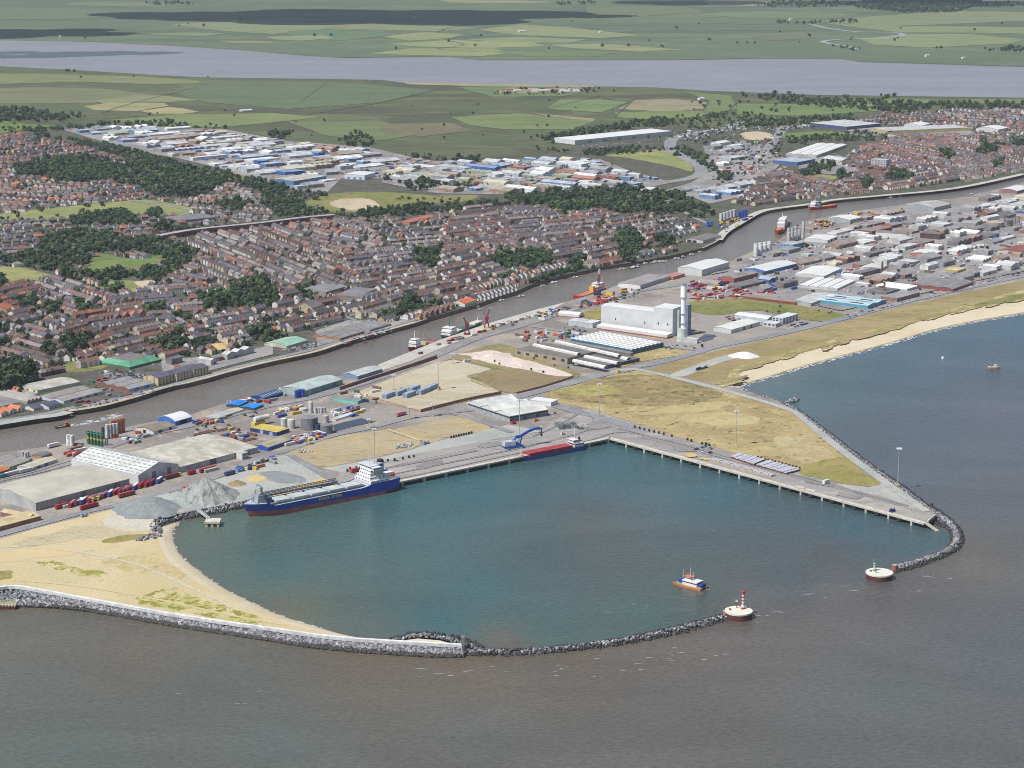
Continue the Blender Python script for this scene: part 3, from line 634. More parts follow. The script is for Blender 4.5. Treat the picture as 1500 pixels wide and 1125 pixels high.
def roof_prof(kind, span, rise, n=1):
    """profile points (across, height), from wall to wall"""
    if kind == 'gable': return [(0, 0), (span / 2, rise), (span, 0)]
    if kind == 'multi':
        s = span / n; P = [(0, 0)]
        for k in range(n): P += [(s * (k + .5), rise), (s * (k + 1), 0)]
        return P
    if kind == 'saw':
        s = span / n; P = [(0, 0)]
        for k in range(n): P += [(s * (k + .22), rise), (s * (k + 1), 0)]
        return P
    if kind == 'barrel': return [(span * k / 8, rise * math.sin(math.pi * k / 8) ** .8 if 0 < k < 8 else 0) for k in range(9)]
    if kind == 'mono': return [(0, 0), (span, rise)]
    return [(0, 0), (span, 0)]
def bld(name, label, cat, Cn, Rn, Ln, hpx, roof=('gable', 'x', 2.0), wall=LGREY, top=OFFW, ends=None, sky=None, doors=(), wins=(), base=None, streak=False, group=None, h=None, mark=True, parapet=0.0, z0=0.0, rtex=None, mono=None):
    """a building from the places of its nearest ground corner, the right-hand corner and the left-hand corner.
    sky: (rows, columns, length m, width m, colour) of roof lights on each slope
    doors: (side, along 0..1, width m, height m, colour); wins: (side, rows, columns, width, height)"""
    c, r, l = G(*Cn), G(*Rn), G(*Ln)
    u = r - c; w = u.length; u.normalize(); v = Vector((-u.y, u.x, 0)); d = max(4.0, (l - c).dot(v))
    H = h or HM(Cn[1], hpx)
    kind, axis, rise = roof[:3]; n = roof[3] if len(roof) > 3 else 1
    t = thing(name, label, cat, (c.x, c.y, z0), math.atan2(u.y, u.x), group)
    if mark is True: landmark('the ' + label, c.lerp(r, .5) + v * d / 2)
    elif mark: landmark(mark, c.lerp(r, .5) + v * d / 2)
    BLOCK.append([PX(c), PX(r + u * 2), PX(r + v * d), PX(c + v * d)])
    wv_ = .05 if min(wall) > .5 else .13; wm = M(wall, .6, wv_, .1, streak=streak); em = M(ends, .6, .05 if min(ends) > .5 else .13, .1) if ends else wm
    tm = rtex or M(top, .6, .06 if min(top) > .55 else .16, .08)
    span = d if axis == 'x' else w; length = w if axis == 'x' else d
    prof = roof_prof(kind, span, rise, n)
    mb = MB()
    def side(a, b, mat):                            # plain wall, lower band in another colour when asked
        if base:
            zb = base[0]; mb.face([(*a, 0), (*b, 0), (*b, zb), (*a, zb)], M(base[1], .8, .2, .2)); mb.face([(*a, zb), (*b, zb), (*b, H), (*a, H)], mat)
        else: mb.face([(*a, 0), (*b, 0), (*b, H), (*a, H)], mat)
    side((0, 0), (w, 0), wm); side((w, 0), (w, d), em); side((w, d), (0, d), wm); side((0, d), (0, 0), em)
    if kind in ('gable', 'multi', 'saw', 'barrel', 'mono'):
        gm = em if axis == 'x' else wm
        for s in (0, length):
            for (a0, z0_), (a1, z1_) in zip(prof, prof[1:]):
                if max(z0_, z1_) < .01 or a1 - a0 < .01: continue
                q = [(a0, 0), (a1, 0), (a1, z1_), (a0, z0_)]; q = [p for k, p in enumerate(q) if k < 2 or p[1] > .01]
                f = [(s, a, H + z) if axis == 'x' else (a, s, H + z) for a, z in q]
                mb.face(f if (s > 0) == (axis == 'x') else f[::-1], gm)
        if kind == 'mono':
            mb.face([(0, d, H), (w, d, H), (w, d, H + rise), (0, d, H + rise)] if axis == 'x' else [(w, 0, H), (w, d, H), (w, d, H + rise), (w, 0, H + rise)], wm)
    mb.build('wall', t)
    rb = MB()
    if kind == 'flat':
        rb.box(-.15, w + .15, -.15, d + .15, H + .02, H + .5, M(wall, .7, .15, .12), tm)
    elif kind == 'hip':
        k = min(w, d) / 2 * .96
        A = [(-.4, -.4, H), (w + .4, -.4, H), (w + .4, d + .4, H), (-.4, d + .4, H)]
        if w >= d: B = [(k, d / 2, H + rise), (w - k, d / 2, H + rise)]; F_ = [[A[0], A[1], B[1], B[0]], [A[1], A[2], B[1]], [A[2], A[3], B[0], B[1]], [A[3], A[0], B[0]]]
        else: B = [(w / 2, k, H + rise), (w / 2, d - k, H + rise)]; F_ = [[A[0], A[1], B[0]], [A[1], A[2], B[1], B[0]], [A[2], A[3], B[1]], [A[3], A[0], B[0], B[1]]]
        for f in F_: rb.face(f, tm)
    elif kind == 'mansard':
        k = min(w, d) * .16; fm = M(roof[4], .8, .2, .1)
        A = [(-.4, -.4, H), (w + .4, -.4, H), (w + .4, d + .4, H), (-.4, d + .4, H)]
        B = [(k, k, H + rise), (w - k, k, H + rise), (w - k, d - k, H + rise), (k, d - k, H + rise)]
        for q in range(4): rb.face([A[q], A[(q + 1) % 4], B[(q + 1) % 4], B[q]], tm)
        rb.face(B, fm)
    else:
        if kind == 'saw':
            gl = M(roof[4], .6, .15, .1) if len(roof) > 4 else tm
            for k, (p0, p1) in enumerate(zip(prof, prof[1:])):
                rb.profile([p0, p1], axis, length, gl if k % 2 == 0 else tm, .2, .2, z=H + .03)
        else: rb.profile(prof, axis, length, tm, z=H + .03)
        if sky:
            rows, cols, ll, ww, sc = sky; sm = M(sc, .5, .1, .2)
            for (a0, z0_), (a1, z1_) in zip(prof, prof[1:]):
                for i in range(rows):
                    for j in range(cols):
                        s_ = length * (j + .5) / cols; q = (i + .5) / rows
                        h2 = ww / 2 / max(1, abs(a1 - a0))
                        for qq in [(max(.02, q - h2), min(.98, q + h2))]:
                            P = []
                            for (f, sl) in ((qq[0], s_ - ll / 2), (qq[0], s_ + ll / 2), (qq[1], s_ + ll / 2), (qq[1], s_ - ll / 2)):
                                a = a0 + (a1 - a0) * f; z = H + z0_ + (z1_ - z0_) * f + .14
                                P.append((sl, a, z) if axis == 'x' else (a, sl, z))
                            n_ = (Vector(P[1]) - Vector(P[0])).cross(Vector(P[2]) - Vector(P[0])).z
                            rb.face(P if n_ > 0 else P[::-1], sm)
    rf_ = rb.build('roof', t)
    if kind == 'multi':                              # valley gutters between the bays
        gm_ = M(C(120, 124, 126), .7)
        for a, z in prof[2:-1:2]:
            g_ = MB(); g_.box(-.2, length + .2, a - .55, a + .55, H + z, H + z + .42, gm_) if axis == 'x' else g_.box(a - .55, a + .55, -.2, length + .2, H + z, H + z + .42, gm_); g_.build('gutter', rf_)
    for sd_, a, dw, dh, dc in doors:
        b = MB(); dm = M(dc, .7, .12, .2)
        if sd_ == 'R': b.box(w * a - dw / 2, w * a + dw / 2, -.14, .02, 0.02, min(dh, H * .92), dm)
        else: b.box(-.14, .02, d * a - dw / 2, d * a + dw / 2, 0.02, min(dh, H * .92), dm)
        b.build('door', t)
    for sd_, rows, cols, ww, wh in wins:
        L_ = w if sd_ == 'R' else d
        for i in range(rows):
            for j in range(cols):
                a = L_ * (j + .5) / cols; z = H * (i + .38) / rows; b = MB()
                if sd_ == 'R': b.box(a - ww / 2, a + ww / 2, -.1, .02, z, min(z + wh, H - .2), GLASS)
                else: b.box(-.1, .02, a - ww / 2, a + ww / 2, z, min(z + wh, H - .2), GLASS)
                b.build('window', t)
    return t, (c, u, v, w, d, H)

def stripes(name, c1, c2, s, ang, w=.5):            # roof with streaky sheets
    if name in MATS: return MATS[name]
    m, nt, b = nodes_of(name); MATS[name] = m
    o = nt.nodes.new('ShaderNodeTexCoord').outputs['Object']
    f = ramp(nt, noise(nt, scaled(nt, o, s[0], s[1], 1, ang), 1, 3, .6), w - .06, w + .1)
    f2 = ramp(nt, noise(nt, o, .03, 4, .6), .3, .7, .86, 1.1)
    c = mix_rgb(nt, f, c1, c2); v = nt.nodes.new('ShaderNodeVectorMath'); v.operation = 'SCALE'
    nt.links.new(c, v.inputs[0]); nt.links.new(f2, v.inputs['Scale']); nt.links.new(v.outputs[0], b.inputs['Base Color']); b.inputs['Roughness'].default_value = .8
    return m
MOTTLE = stripes('old_sheet_roof', C(172, 164, 148), C(206, 200, 186), (.1, .035), 0, .5)
WORN = stripes('worn_felt_roof', C(182, 174, 156), C(190, 184, 168), (.06, .02), 0)
TANR = C(206, 178, 134)
W_ = 'warehouse'
# south quays
bld('warehouse', 'large grey warehouse with worn tan roof and streaked dark front wall behind the trailers', W_, (53, 749), (190, 713), (-22, 727), 12.2, ('gable', 'x', 5), C(158, 158, 158), TAN, ends=C(176, 178, 178), streak=True, rtex=WORN, mark='the tan-roofed grey warehouse', doors=[('R', .5, 6, 8, C(120, 120, 122)), ('R', .86, 6, 8, C(120, 120, 122))])  # front duller than the ends: its turn from the sun is in the colour
bld('warehouse', 'white warehouse with rows of dark roof lights between two grey roofed warehouses', W_, (203, 710), (262, 693), (111, 685), 14, ('gable', 'y', 7), C(206, 208, 208), C(222, 224, 218), ends=C(222, 224, 224), sky=(5, 13, 4.4, 1.6, C(152, 154, 152)), mark='the white warehouse with roof lights', doors=[('R', .3, 4, 10, C(226, 226, 220)), ('R', .68, 4, 10, C(226, 226, 220)), ('R', .38, 5, 9, C(120, 122, 128)), ('R', .76, 5, 9, C(120, 122, 128))])  # long sides paler than the gables: sunlit tone put into the colour
bld('warehouse', 'long grey warehouse with broad mottled tan roof beside the stone heap', W_, (263, 693), (378, 663), (186, 672), 8.5, ('gable', 'x', 2.5), C(176, 178, 178), C(190, 182, 166), rtex=MOTTLE, ends=LGREY, mark='the mottled-roof warehouse', doors=[('R', .42, 8, 6, C(96, 92, 90)), ('R', .12, 5, 5, C(150, 150, 152)), ('R', .25, 5, 5, C(150, 150, 152)), ('R', .85, 7, 4, C(60, 62, 66))])
bld('office', 'small white two storey office standing against the mottled warehouse front', 'office', (355, 674), (364, 671.5), (350, 671), 9, ('flat', 'x', 0), OFFW, LGREY, wins=[('R', 2, 4, 1.6, 1)], mark=False)
bld('shed', 'small pale green lean-to against the long grey warehouse', 'shed', (301, 693), (320, 688), (297, 691), 4, ('mono', 'x', 1), PALEG, C(176, 184, 170), mark=False)
bld('shed', 'low shed with orange tan roof and dark red plank wall by the road', 'shed', (-30, 786), (60, 762), (-52, 779), 6.5, ('gable', 'x', 2), C(142, 100, 92), TANR, mark='the tan-roofed red shed')
bld('shed', 'short tan roofed wing joining the dark red plank shed', 'shed', (42, 765), (54, 761), (14, 752), 6.5, ('gable', 'y', 2), C(142, 100, 92), TANR, mark=False)
bld('shed', 'sage green double gabled shed on the riverside behind the lorries', 'shed', (14, 690), (44, 680), (-24, 683), 6, ('multi', 'x', 2.5, 2), C(170, 178, 142), C(156, 150, 144), mark='the sage green shed', wins=[('R', 1, 6, 1.4, 1.4)])
bld('shed', 'small dark red shed with orange roof near the left edge', 'shed', (-5, 697), (14, 691), (-16, 693), 4, ('gable', 'x', 1.6), C(150, 60, 58), C(206, 110, 80), mark=False)
bld('shed', 'low white shed with pale tan roof beside the grey road', 'shed', (43, 691), (84, 677), (34, 685), 4.5, ('gable', 'x', 1.6), C(206, 214, 224), C(206, 194, 164), doors=[('R', .35, 4, 3, C(90, 100, 130)), ('R', .6, 4, 3, C(90, 100, 130))], mark='the low white roadside shed')
bld('shed', 'brown brick shed with dark grey roof on the river yard', 'shed', (62, 672), (76, 667), (51, 668), 3.5, ('gable', 'x', 1.2), C(160, 126, 100), C(110, 112, 116), mark=False)
bld('shed', 'white walled shed with brown roof beside the blue arched shed', 'shed', (225, 637), (258, 628), (208, 629), 5, ('gable', 'x', 2.5), OFFW, C(136, 124, 110), doors=[('R', .3, 5, 4, C(60, 66, 80)), ('R', .75, 4, 4, C(60, 60, 64)), ('L', .5, 4, 4, C(40, 40, 44))], mark='the brown-roofed quay shed')
bld('boat_shed', 'blue shed with white arched roof on the river quay', 'shed', (257, 624), (281, 617), (242, 616), 6.5, ('barrel', 'x', 4), C(56, 112, 196), C(244, 244, 244), doors=[('R', .5, 9, 7, C(20, 26, 60))], mark='the blue arched shed')
bld('shed', 'bright blue flat roofed canopy nearest the river', 'canopy', (350, 598), (363, 592), (341, 592), 4, ('gable', 'x', 1), C(60, 70, 90), C(30, 124, 232), mark='the bright blue roofs')
bld('shed', 'bright blue flat roofed canopy nearest the road', 'canopy', (372, 602), (386, 596.5), (361, 596), 4, ('gable', 'x', 1), C(70, 74, 90), C(40, 136, 236), mark=False)
bld('shed', 'long flat pale green building between road and river', 'shed', (319, 617), (340, 609), (311, 611), 3.6, ('flat', 'x', 0), C(176, 196, 190), C(184, 192, 184), wins=[('R', 1, 1, 20, 1.2)], mark='the pale green flat building')
bld('shed', 'cream low building with brown roof behind the bright blue canopies', 'shed', (340, 608), (358, 602), (332, 603), 2.6, ('gable', 'x', 1), C(214, 206, 186), C(186, 174, 154), mark=False)
bld('shed', 'navy blue shed with pale roof lights by the river', 'shed', (387, 588), (415, 579), (376, 582), 4.5, ('gable', 'x', 2.2), C(40, 62, 120), C(60, 86, 134), sky=(1, 8, 1.6, 4.5, C(160, 178, 190)), mark='the navy blue shed')
bld('warehouse', 'long teal walled warehouse with pale green roof on the river quay', W_, (445, 581), (502, 563.5), (426, 571), 8, ('gable', 'x', 3), TEAL, C(178, 198, 190), ends=C(168, 192, 190), doors=[('R', .15, 5, 6, C(150, 180, 186)), ('R', .5, 5, 6, C(90, 128, 150)), ('R', .8, 5, 6, C(90, 128, 150))], mark='the long teal warehouse')
bld('warehouse', 'grey blue warehouse with ribbed white roof next upriver from the long teal one', W_, (524, 556), (560, 545), (511, 549.5), 5, ('gable', 'x', 2.4), C(112, 142, 172), C(200, 204, 200), sky=(1, 9, 1.5, 5, C(176, 184, 184)), mark='the ribbed-roof quay warehouse')
bld('workshop', 'bright blue workshop with brown felt roof beside the mottled warehouse', 'workshop', (393, 661), (428, 649), (381, 655), 5.5, ('gable', 'x', 1.4), C(40, 84, 184), C(160, 152, 132), wins=[('R', 1, 9, 1.6, 1.4)], mark='the bright blue workshop')
bld('workshop', 'navy workshop with yellow roof edge among the tanks', 'workshop', (405, 639), (424, 633), (369, 631), 5, ('flat', 'x', 0), C(48, 62, 112), C(206, 176, 88), doors=[('L', .2, 4, 4, C(150, 180, 220)), ('L', .55, 4, 4, C(150, 180, 220)), ('L', .8, 5, 4, C(40, 46, 60))], mark='the navy workshop')
bld('shed', 'turquoise shed with dark roof at the edge of the tan yard', 'shed', (524, 592), (535, 588), (498, 583), 3.6, ('gable', 'y', 1.4), C(110, 200, 190), C(128, 134, 132), mark='the turquoise shed')
bld('shed', 'long white lean-to behind the dark pond', 'shed', (492, 617), (520, 608), (488, 615), 2.5, ('mono', 'x', .6), OFFW, C(206, 212, 206), mark=False)
bld('terminal_shed', 'white three gabled cargo shed open along its lower walls', 'shed', (747, 619), (803, 609), (684, 598), 9.3, ('multi', 'x', 4.4, 3), C(222, 226, 226), C(226, 228, 218), base=(5.2, C(158, 162, 166)), mark='the white gabled cargo shed')
t_ = [o for o in bpy.data.objects if o.name.startswith('terminal_shed')][0]; q_ = G(803, 609) - G(747, 619); q2 = (G(684, 598) - G(747, 619)).length; b = MB(); dk = M(C(64, 68, 80), .8)
b.box(-.1, q_.length + .1, -.15, 0, 4.4, 6.0, dk); b.box(-.15, 0, 0, q2 * .96, 4.4, 6.0, dk); b.build('gap_shade', t_)  # dark strips paint the shade inside the open gap
for k in range(9): b = MB(); x = q_.length * (k + .5) / 9; b.box(x - 2.4, x + 2.4, -.18, -.02, .3, 3.9, M(C(120, 126, 136) if k % 3 else C(84, 90, 104), .8)); b.build('bay_opening', t_)
bld('store', 'plain white box store behind the white gabled cargo shed', 'store', (807, 596), (817, 592), (786, 588), 6, ('flat', 'x', 0), C(240, 242, 240), C(244, 244, 242), mark='the plain white store')
# power station
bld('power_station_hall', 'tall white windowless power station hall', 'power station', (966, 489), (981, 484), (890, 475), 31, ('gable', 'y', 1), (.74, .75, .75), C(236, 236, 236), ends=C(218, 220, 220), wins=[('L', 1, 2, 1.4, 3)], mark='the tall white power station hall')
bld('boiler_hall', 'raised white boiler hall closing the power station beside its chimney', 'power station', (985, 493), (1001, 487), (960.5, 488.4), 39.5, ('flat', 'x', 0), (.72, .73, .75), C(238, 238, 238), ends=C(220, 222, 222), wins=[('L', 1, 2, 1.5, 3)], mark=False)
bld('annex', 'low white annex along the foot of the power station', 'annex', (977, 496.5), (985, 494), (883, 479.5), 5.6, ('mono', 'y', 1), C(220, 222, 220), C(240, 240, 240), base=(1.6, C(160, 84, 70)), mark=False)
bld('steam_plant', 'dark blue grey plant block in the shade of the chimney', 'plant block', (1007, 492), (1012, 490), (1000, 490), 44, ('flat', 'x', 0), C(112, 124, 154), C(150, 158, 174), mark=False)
bld('pump_house', 'small pale grey pump house at the foot of the chimney', 'pump house', (1021, 503.5), (1024, 502), (1004, 500), 6, ('flat', 'x', 0), C(206, 210, 210), C(222, 224, 222), mark=False)
bld('substation', 'white substation box among the pipes left of the power station', 'substation', (868, 481), (880, 477), (855, 479), 7, ('flat', 'x', 0), C(200, 208, 214), C(224, 228, 230), mark=False)
bld('substation', 'pale open substation building beside the station lawn', 'substation', (855, 479), (864, 475), (837, 475), 7, ('flat', 'x', 0), C(192, 200, 208), C(206, 214, 220), mark=False)
bld('shed', 'white round roofed shed left of the power station lawn', 'shed', (848, 466), (855, 463), (821, 462), 4.6, ('barrel', 'y', 2), C(226, 230, 230), C(240, 240, 240), base=(1.2, C(186, 96, 70)), mark='the white round-roofed shed')
bld('factory', 'factory with wide white sawtooth roof and teal blue front', 'factory', (925, 520), (972, 509), (849, 500), 7.6, ('saw', 'y', .9, 8, C(236, 236, 232)), C(58, 112, 134), C(238, 238, 232), wins=[('R', 1, 9, 6, 1.6)], mark='the sawtooth roofed factory', sky=(1, 12, 2.2, 2.2, C(150, 150, 150)))
bld('factory', 'old factory with grey roof and long white roof monitors', 'factory', (887, 541), (937, 530), (828, 527), 5, ('flat', 'x', 0), C(72, 80, 104), C(112, 108, 106), mark='the old grey factory', wins=[('R', 1, 8, 5, 1)])
bld('factory', 'old brown brick factory range with tall blind windows', 'factory', (831, 534), (872, 523), (764, 518), 8.5, ('flat', 'x', 0), C(162, 152, 128), C(120, 114, 108), wins=[('L', 1, 6, 5, 3)], mark='the brown brick factory')
for i, (a, b_, cc) in enumerate((((838, 530), (885, 540), 'white roof monitor nearest the viewer on the old grey factory'), ((855, 524), (903, 534), 'second white roof monitor on the old grey factory'), ((872, 518), (918, 528), 'third white roof monitor on the old grey factory'), ((780, 507), (845, 521), 'white roof monitor on the brown brick factory'), ((812, 502), (905, 523), 'long white roof monitor behind the old grey factory'))):
    zt = HM(530, 5.5 if i < 3 else 9); p, q = G(a[0], a[1], zt), G(b_[0], b_[1], zt); t = thing('roof_monitor', cc, 'roof monitor', (p.x, p.y, zt - .2), math.atan2(q.y - p.y, q.x - p.x))
    b = MB(); L_ = (q - p).length; b.profile([(0, .2), (0, 2.2), (3.2, 3.2), (6.4, 2.2), (6.4, .2)], 'x', L_, M(C(238, 238, 232), .6), .1, 0); b.box(.1, L_ - .1, .2, 6.2, -.1, 1.9, M(C(120, 120, 120)))
    b.build('ridge', t)
bld('factory', 'dark grey flat factory range between the white monitors and sawtooth roof', 'factory', (924, 522), (928, 521), (800, 503), 4, ('saw', 'y', 1.2, 4, C(140, 136, 132)), C(110, 108, 108), C(112, 110, 108), mark=False)
bld('depot', 'white L-shaped depot with pale doors beside the coast road', 'depot', (1071, 489), (1113, 477), (1049, 484), 6, ('gable', 'x', 1.4), C(208, 216, 214), C(234, 234, 226), doors=[('R', .2, 5, 4, C(180, 200, 214)), ('R', .45, 4, 4, C(90, 90, 94)), ('R', .7, 4, 4, C(90, 90, 94))], mark='the white coast road depot')
bld('depot', 'long white round roofed depot behind the glass fronted office', 'depot', (1124, 473), (1137, 469), (1081, 465), 5.5, ('barrel', 'y', 2), C(196, 206, 216), C(232, 236, 238), mark='the white round-roofed depot')
bld('office', 'three storey blue glass and white office by the coast road', 'office', (1146, 476), (1169, 469), (1137, 472), 9, ('flat', 'x', 0), C(206, 216, 226), C(226, 230, 232), wins=[('R', 3, 5, 3, 1.7), ('L', 3, 3, 3, 1.7)], mark='the blue glass office')
bld('porch', 'pale glazed lobby in front of the blue glass office', 'lobby', (1136, 480), (1145, 477), (1120, 477), 5, ('flat', 'x', 0), C(206, 214, 216), C(222, 226, 226), wins=[('R', 1, 3, 2.5, 2), ('L', 1, 3, 3, 2)], mark=False)
# east bank, upriver
bld('warehouse', 'grey flat warehouse with white doors on the quay beyond the red vessel', W_, (938, 424), (981, 410), (912, 418.5), 6, ('gable', 'x', 1), C(168, 174, 180), C(150, 144, 142), ends=C(236, 236, 232), doors=[('L', .25, 10, 5, C(244, 244, 240)), ('L', .72, 11, 5, C(244, 244, 240))], mark='the grey flat quay warehouse')
bld('warehouse', 'tall white gabled warehouse on the river bend', W_, (1028, 405), (1068, 393), (1000, 399), 9.5, ('gable', 'x', 3.2), C(212, 214, 212), C(240, 240, 236), sky=(1, 7, .8, 9, C(206, 212, 210)), mark='the tall white riverside warehouse')
bld('warehouse', 'pink brick low shed beside the tall white riverside warehouse', 'shed', (986, 410), (1003, 405), (979, 406), 4, ('flat', 'x', 0), C(190, 110, 100), C(180, 130, 120), mark=False)
bld('warehouse', 'blue walled shed with white roof beyond the white silos', W_, (1122, 403), (1168, 391.5), (1106, 395), 6, ('gable', 'x', 2.4), C(70, 110, 170), C(226, 230, 226), mark='the blue walled white shed')
bld('warehouse', 'broad white roofed shed east of the blue walled one', W_, (1207, 409), (1233, 397), (1174, 401), 4.5, ('gable', 'x', 2), C(214, 214, 208), C(240, 240, 234), mark='the broad white-roofed shed')
bld('warehouse', 'very wide low factory with dazzling white stepped roof', 'factory', (1226, 427), (1252, 415), (1180, 417), 4, ('multi', 'x', 1.4, 4), C(206, 206, 202), C(246, 246, 244), mark='the dazzling white stepped factory')
bld('depot', 'turquoise walled depot with pale blue roof and dark solar panels', 'depot', (1271, 453), (1298, 444), (1213, 438), 5, ('multi', 'y', 1.6, 2), C(84, 150, 180), C(186, 218, 228), sky=(1, 2, 18, 4, C(60, 66, 96)), mark='the turquoise depot')
bld('warehouse', 'pale grey long shed between the white factory and the heath', W_, (1188, 449), (1223, 436), (1170, 441), 4.6, ('gable', 'x', 1.6), C(176, 180, 178), C(196, 200, 196), mark='the pale grey long shed')
bld('school', 'brick block with grey roofs and long window bands by the coast road', 'offices', (1314, 443), (1347, 434), (1300, 437), 5.5, ('flat', 'x', 0), C(150, 110, 104), C(150, 150, 150), wins=[('R', 2, 8, 3, 1.1)], mark='the brick block by the coast road')
bld('warehouse', 'row of small white gables behind the brick block', 'workshop', (1328, 428), (1345, 423), (1291, 420), 3.6, ('multi', 'y', 1.8, 5), C(206, 206, 202), C(232, 230, 224), mark=False)
bld('factory', 'long red brick factory with wavy grey roofs near the coast road', 'factory', (1396, 428), (1426, 417), (1342, 416), 4.5, ('multi', 'x', 2, 3), C(140, 76, 66), C(134, 132, 132), mark='the wavy-roofed brick factory')
bld('factory', 'dark brick factory with stepped parapet beside the heath field', 'factory', (1166, 447), (1172, 445), (1100, 434), 4, ('multi', 'y', 1.6, 6), C(124, 76, 64), C(128, 110, 104), mark='the stepped brick factory')
bld('warehouse', 'big grey shed with rust stained roof beside the upper river', W_, (1368, 311), (1393, 305), (1333, 305), 6.5, ('gable', 'x', 4), C(150, 156, 160), C(184, 178, 166), mark='the rust-stained grey shed')
bld('warehouse', 'grey walled shed with clean white roof in the timber yards', W_, (1245, 328), (1263, 324), (1220, 323), 6, ('gable', 'x', 2.4), C(166, 170, 172), C(240, 240, 238), mark='the clean white-roofed yard shed')
bld('warehouse', 'white windowless block with brown roof in the middle of the works', W_, (1327, 352), (1331, 350), (1286, 347), 8.5, ('gable', 'y', 3), C(232, 232, 228), C(128, 116, 110), mark='the white windowless block')
bld('warehouse', 'white low workshop with dark doors near the concrete silos', 'workshop', (1212, 357), (1227, 351), (1187, 351), 5, ('gable', 'x', 1.6), C(226, 226, 222), C(240, 240, 238), doors=[('R', .4, 6, 4, C(60, 60, 64)), ('R', .8, 6, 4, C(60, 60, 64))], mark='the white workshop by the silos')
bld('warehouse', 'blue banded office block below the concrete silos', 'office', (1161, 367), (1178, 363), (1150, 363), 8, ('flat', 'x', 0), C(110, 150, 196), C(170, 180, 190), wins=[('R', 2, 6, 2, 1), ('L', 2, 4, 2, 1)], mark='the blue banded office')
bld('office', 'long brown office with white window bands in the works', 'office', (1376, 352), (1384, 349), (1349, 349), 8, ('flat', 'x', 0), C(112, 74, 66), C(120, 110, 108), wins=[('L', 3, 8, 3.4, 1.4)], mark='the banded brown office')
bld('warehouse', 'white roofed shed with brick front near the row of white gables', W_, (1366, 378), (1380, 373), (1341, 372), 5, ('gable', 'x', 2), C(196, 110, 78), C(238, 236, 230), mark='the white-roofed brick shed')
bld('warehouse', 'yellow tan flat roofed shed beside the wavy brick factory', 'shed', (1402, 401), (1415, 397), (1385, 398), 4, ('flat', 'x', 0), C(190, 170, 130), C(222, 196, 130), mark='the yellow-tan roofed shed')
bld('warehouse', 'pale grey gabled shed close to the tall brown stack', W_, (1290, 399), (1300, 393), (1262, 395), 4.6, ('gable', 'x', 2.6), C(196, 196, 192), C(216, 216, 208), mark='the pale gabled shed')
bld('warehouse', 'large white sawtooth works near the right edge of town', 'factory', (1440, 386), (1455, 380), (1415, 383), 4, ('saw', 'y', 2, 4), C(176, 176, 176), C(216, 220, 220), mark='the right-hand sawtooth works')
bld('warehouse', 'long dark red roofed works at the right edge', 'factory', (1490, 374), (1520, 366), (1462, 370), 4, ('gable', 'x', 2), C(206, 204, 198), C(140, 84, 70), mark='the dark red roofed works')
bld('warehouse', 'white curved roof shed beside the upper river at the right edge', W_, (1490, 285), (1508, 280), (1470, 281), 5, ('barrel', 'x', 3), C(140, 110, 104), C(236, 236, 236), mark='the white curved riverside shed')
# west bank and town
bld('supermarket', 'market hall with green sloping roof edge around a dark flat top', 'supermarket', (190, 542), (237, 530), (152, 532), 4.2, ('mansard', 'x', 4.5, 1, C(116, 112, 112)), C(92, 112, 100), C(92, 156, 124), mark='the green roofed market hall')
bld('apartment_block', 'tan four storey waterside apartments with slate roof, block nearest the viewer', 'apartments', (232, 566), (257, 559.5), (222.5, 559), 12, ('gable', 'x', 2.4), C(206, 184, 140), C(92, 90, 104), wins=[('R', 4, 5, 1.6, 1.4), ('L', 4, 2, 1.6, 1.4)], mark='the tan waterside apartments')
bld('apartment_block', 'tan four storey waterside apartments with slate roof, middle block', 'apartments', (259, 560), (282, 554), (250, 553.5), 12, ('gable', 'x', 2.4), C(206, 184, 140), C(92, 90, 104), wins=[('R', 4, 5, 1.6, 1.4), ('L', 4, 2, 1.6, 1.4)], mark=False)
bld('apartment_block', 'tan four storey waterside apartments with slate roof, block furthest upriver', 'apartments', (284, 554), (306, 548.5), (275, 547.5), 12, ('gable', 'x', 2.4), C(206, 184, 140), C(92, 90, 104), wins=[('R', 4, 5, 1.6, 1.4), ('L', 4, 2, 1.6, 1.4)], mark=False)
bld('showroom', 'brick and white showroom with pale blue front on the west quay', 'showroom', (189, 575), (227, 566), (160, 562), 5, ('multi', 'x', 2, 3), C(186, 204, 232), C(150, 146, 146), ends=C(140, 90, 76), doors=[('R', .3, 5, 3.4, C(70, 130, 220)), ('R', .7, 5, 3.4, C(70, 130, 220))], mark='the pale blue showroom')
bld('warehouse', 'white and yellow flat roofed depot at the wood edge', 'depot', (55, 577), (118, 564), (35, 568), 5, ('gable', 'x', 1.6), C(222, 220, 180), C(190, 184, 168), mark='the white and yellow depot', wins=[('L', 1, 3, 3, 1.6)])
bld('warehouse', 'wide grey roofed garage with white front facing the quay', 'garage', (94, 592), (152, 577), (62, 583), 4.4, ('multi', 'x', 2, 2), C(214, 220, 232), C(150, 144, 138), doors=[('R', q, 4.5, 3.4, C(100, 108, 130)) for q in (.2, .4, .6, .8)], mark='the wide grey garage')
bld('warehouse', 'grey multi gabled sheds at the left edge behind the black and white houses', W_, (40, 593), (62, 588), (-20, 585), 4.5, ('multi', 'y', 2.4, 4), C(150, 146, 144), C(146, 142, 138), mark='the grey gabled sheds')
bld('pub', 'black and white gabled house beside the quay car park', 'house', (50, 603), (66, 599), (40, 598), 4, ('gable', 'x', 2.5), C(228, 228, 224), C(86, 88, 98), wins=[('R', 2, 5, 1.5, 1)], mark='the black and white gabled house')
bld('pub', 'dark roofed white house with navy corner beside the wide garage', 'house', (72, 601), (90, 596), (62, 595), 5, ('gable', 'x', 2.5), C(214, 216, 222), C(84, 88, 100), wins=[('R', 2, 5, 1.5, 1)], mark=False)
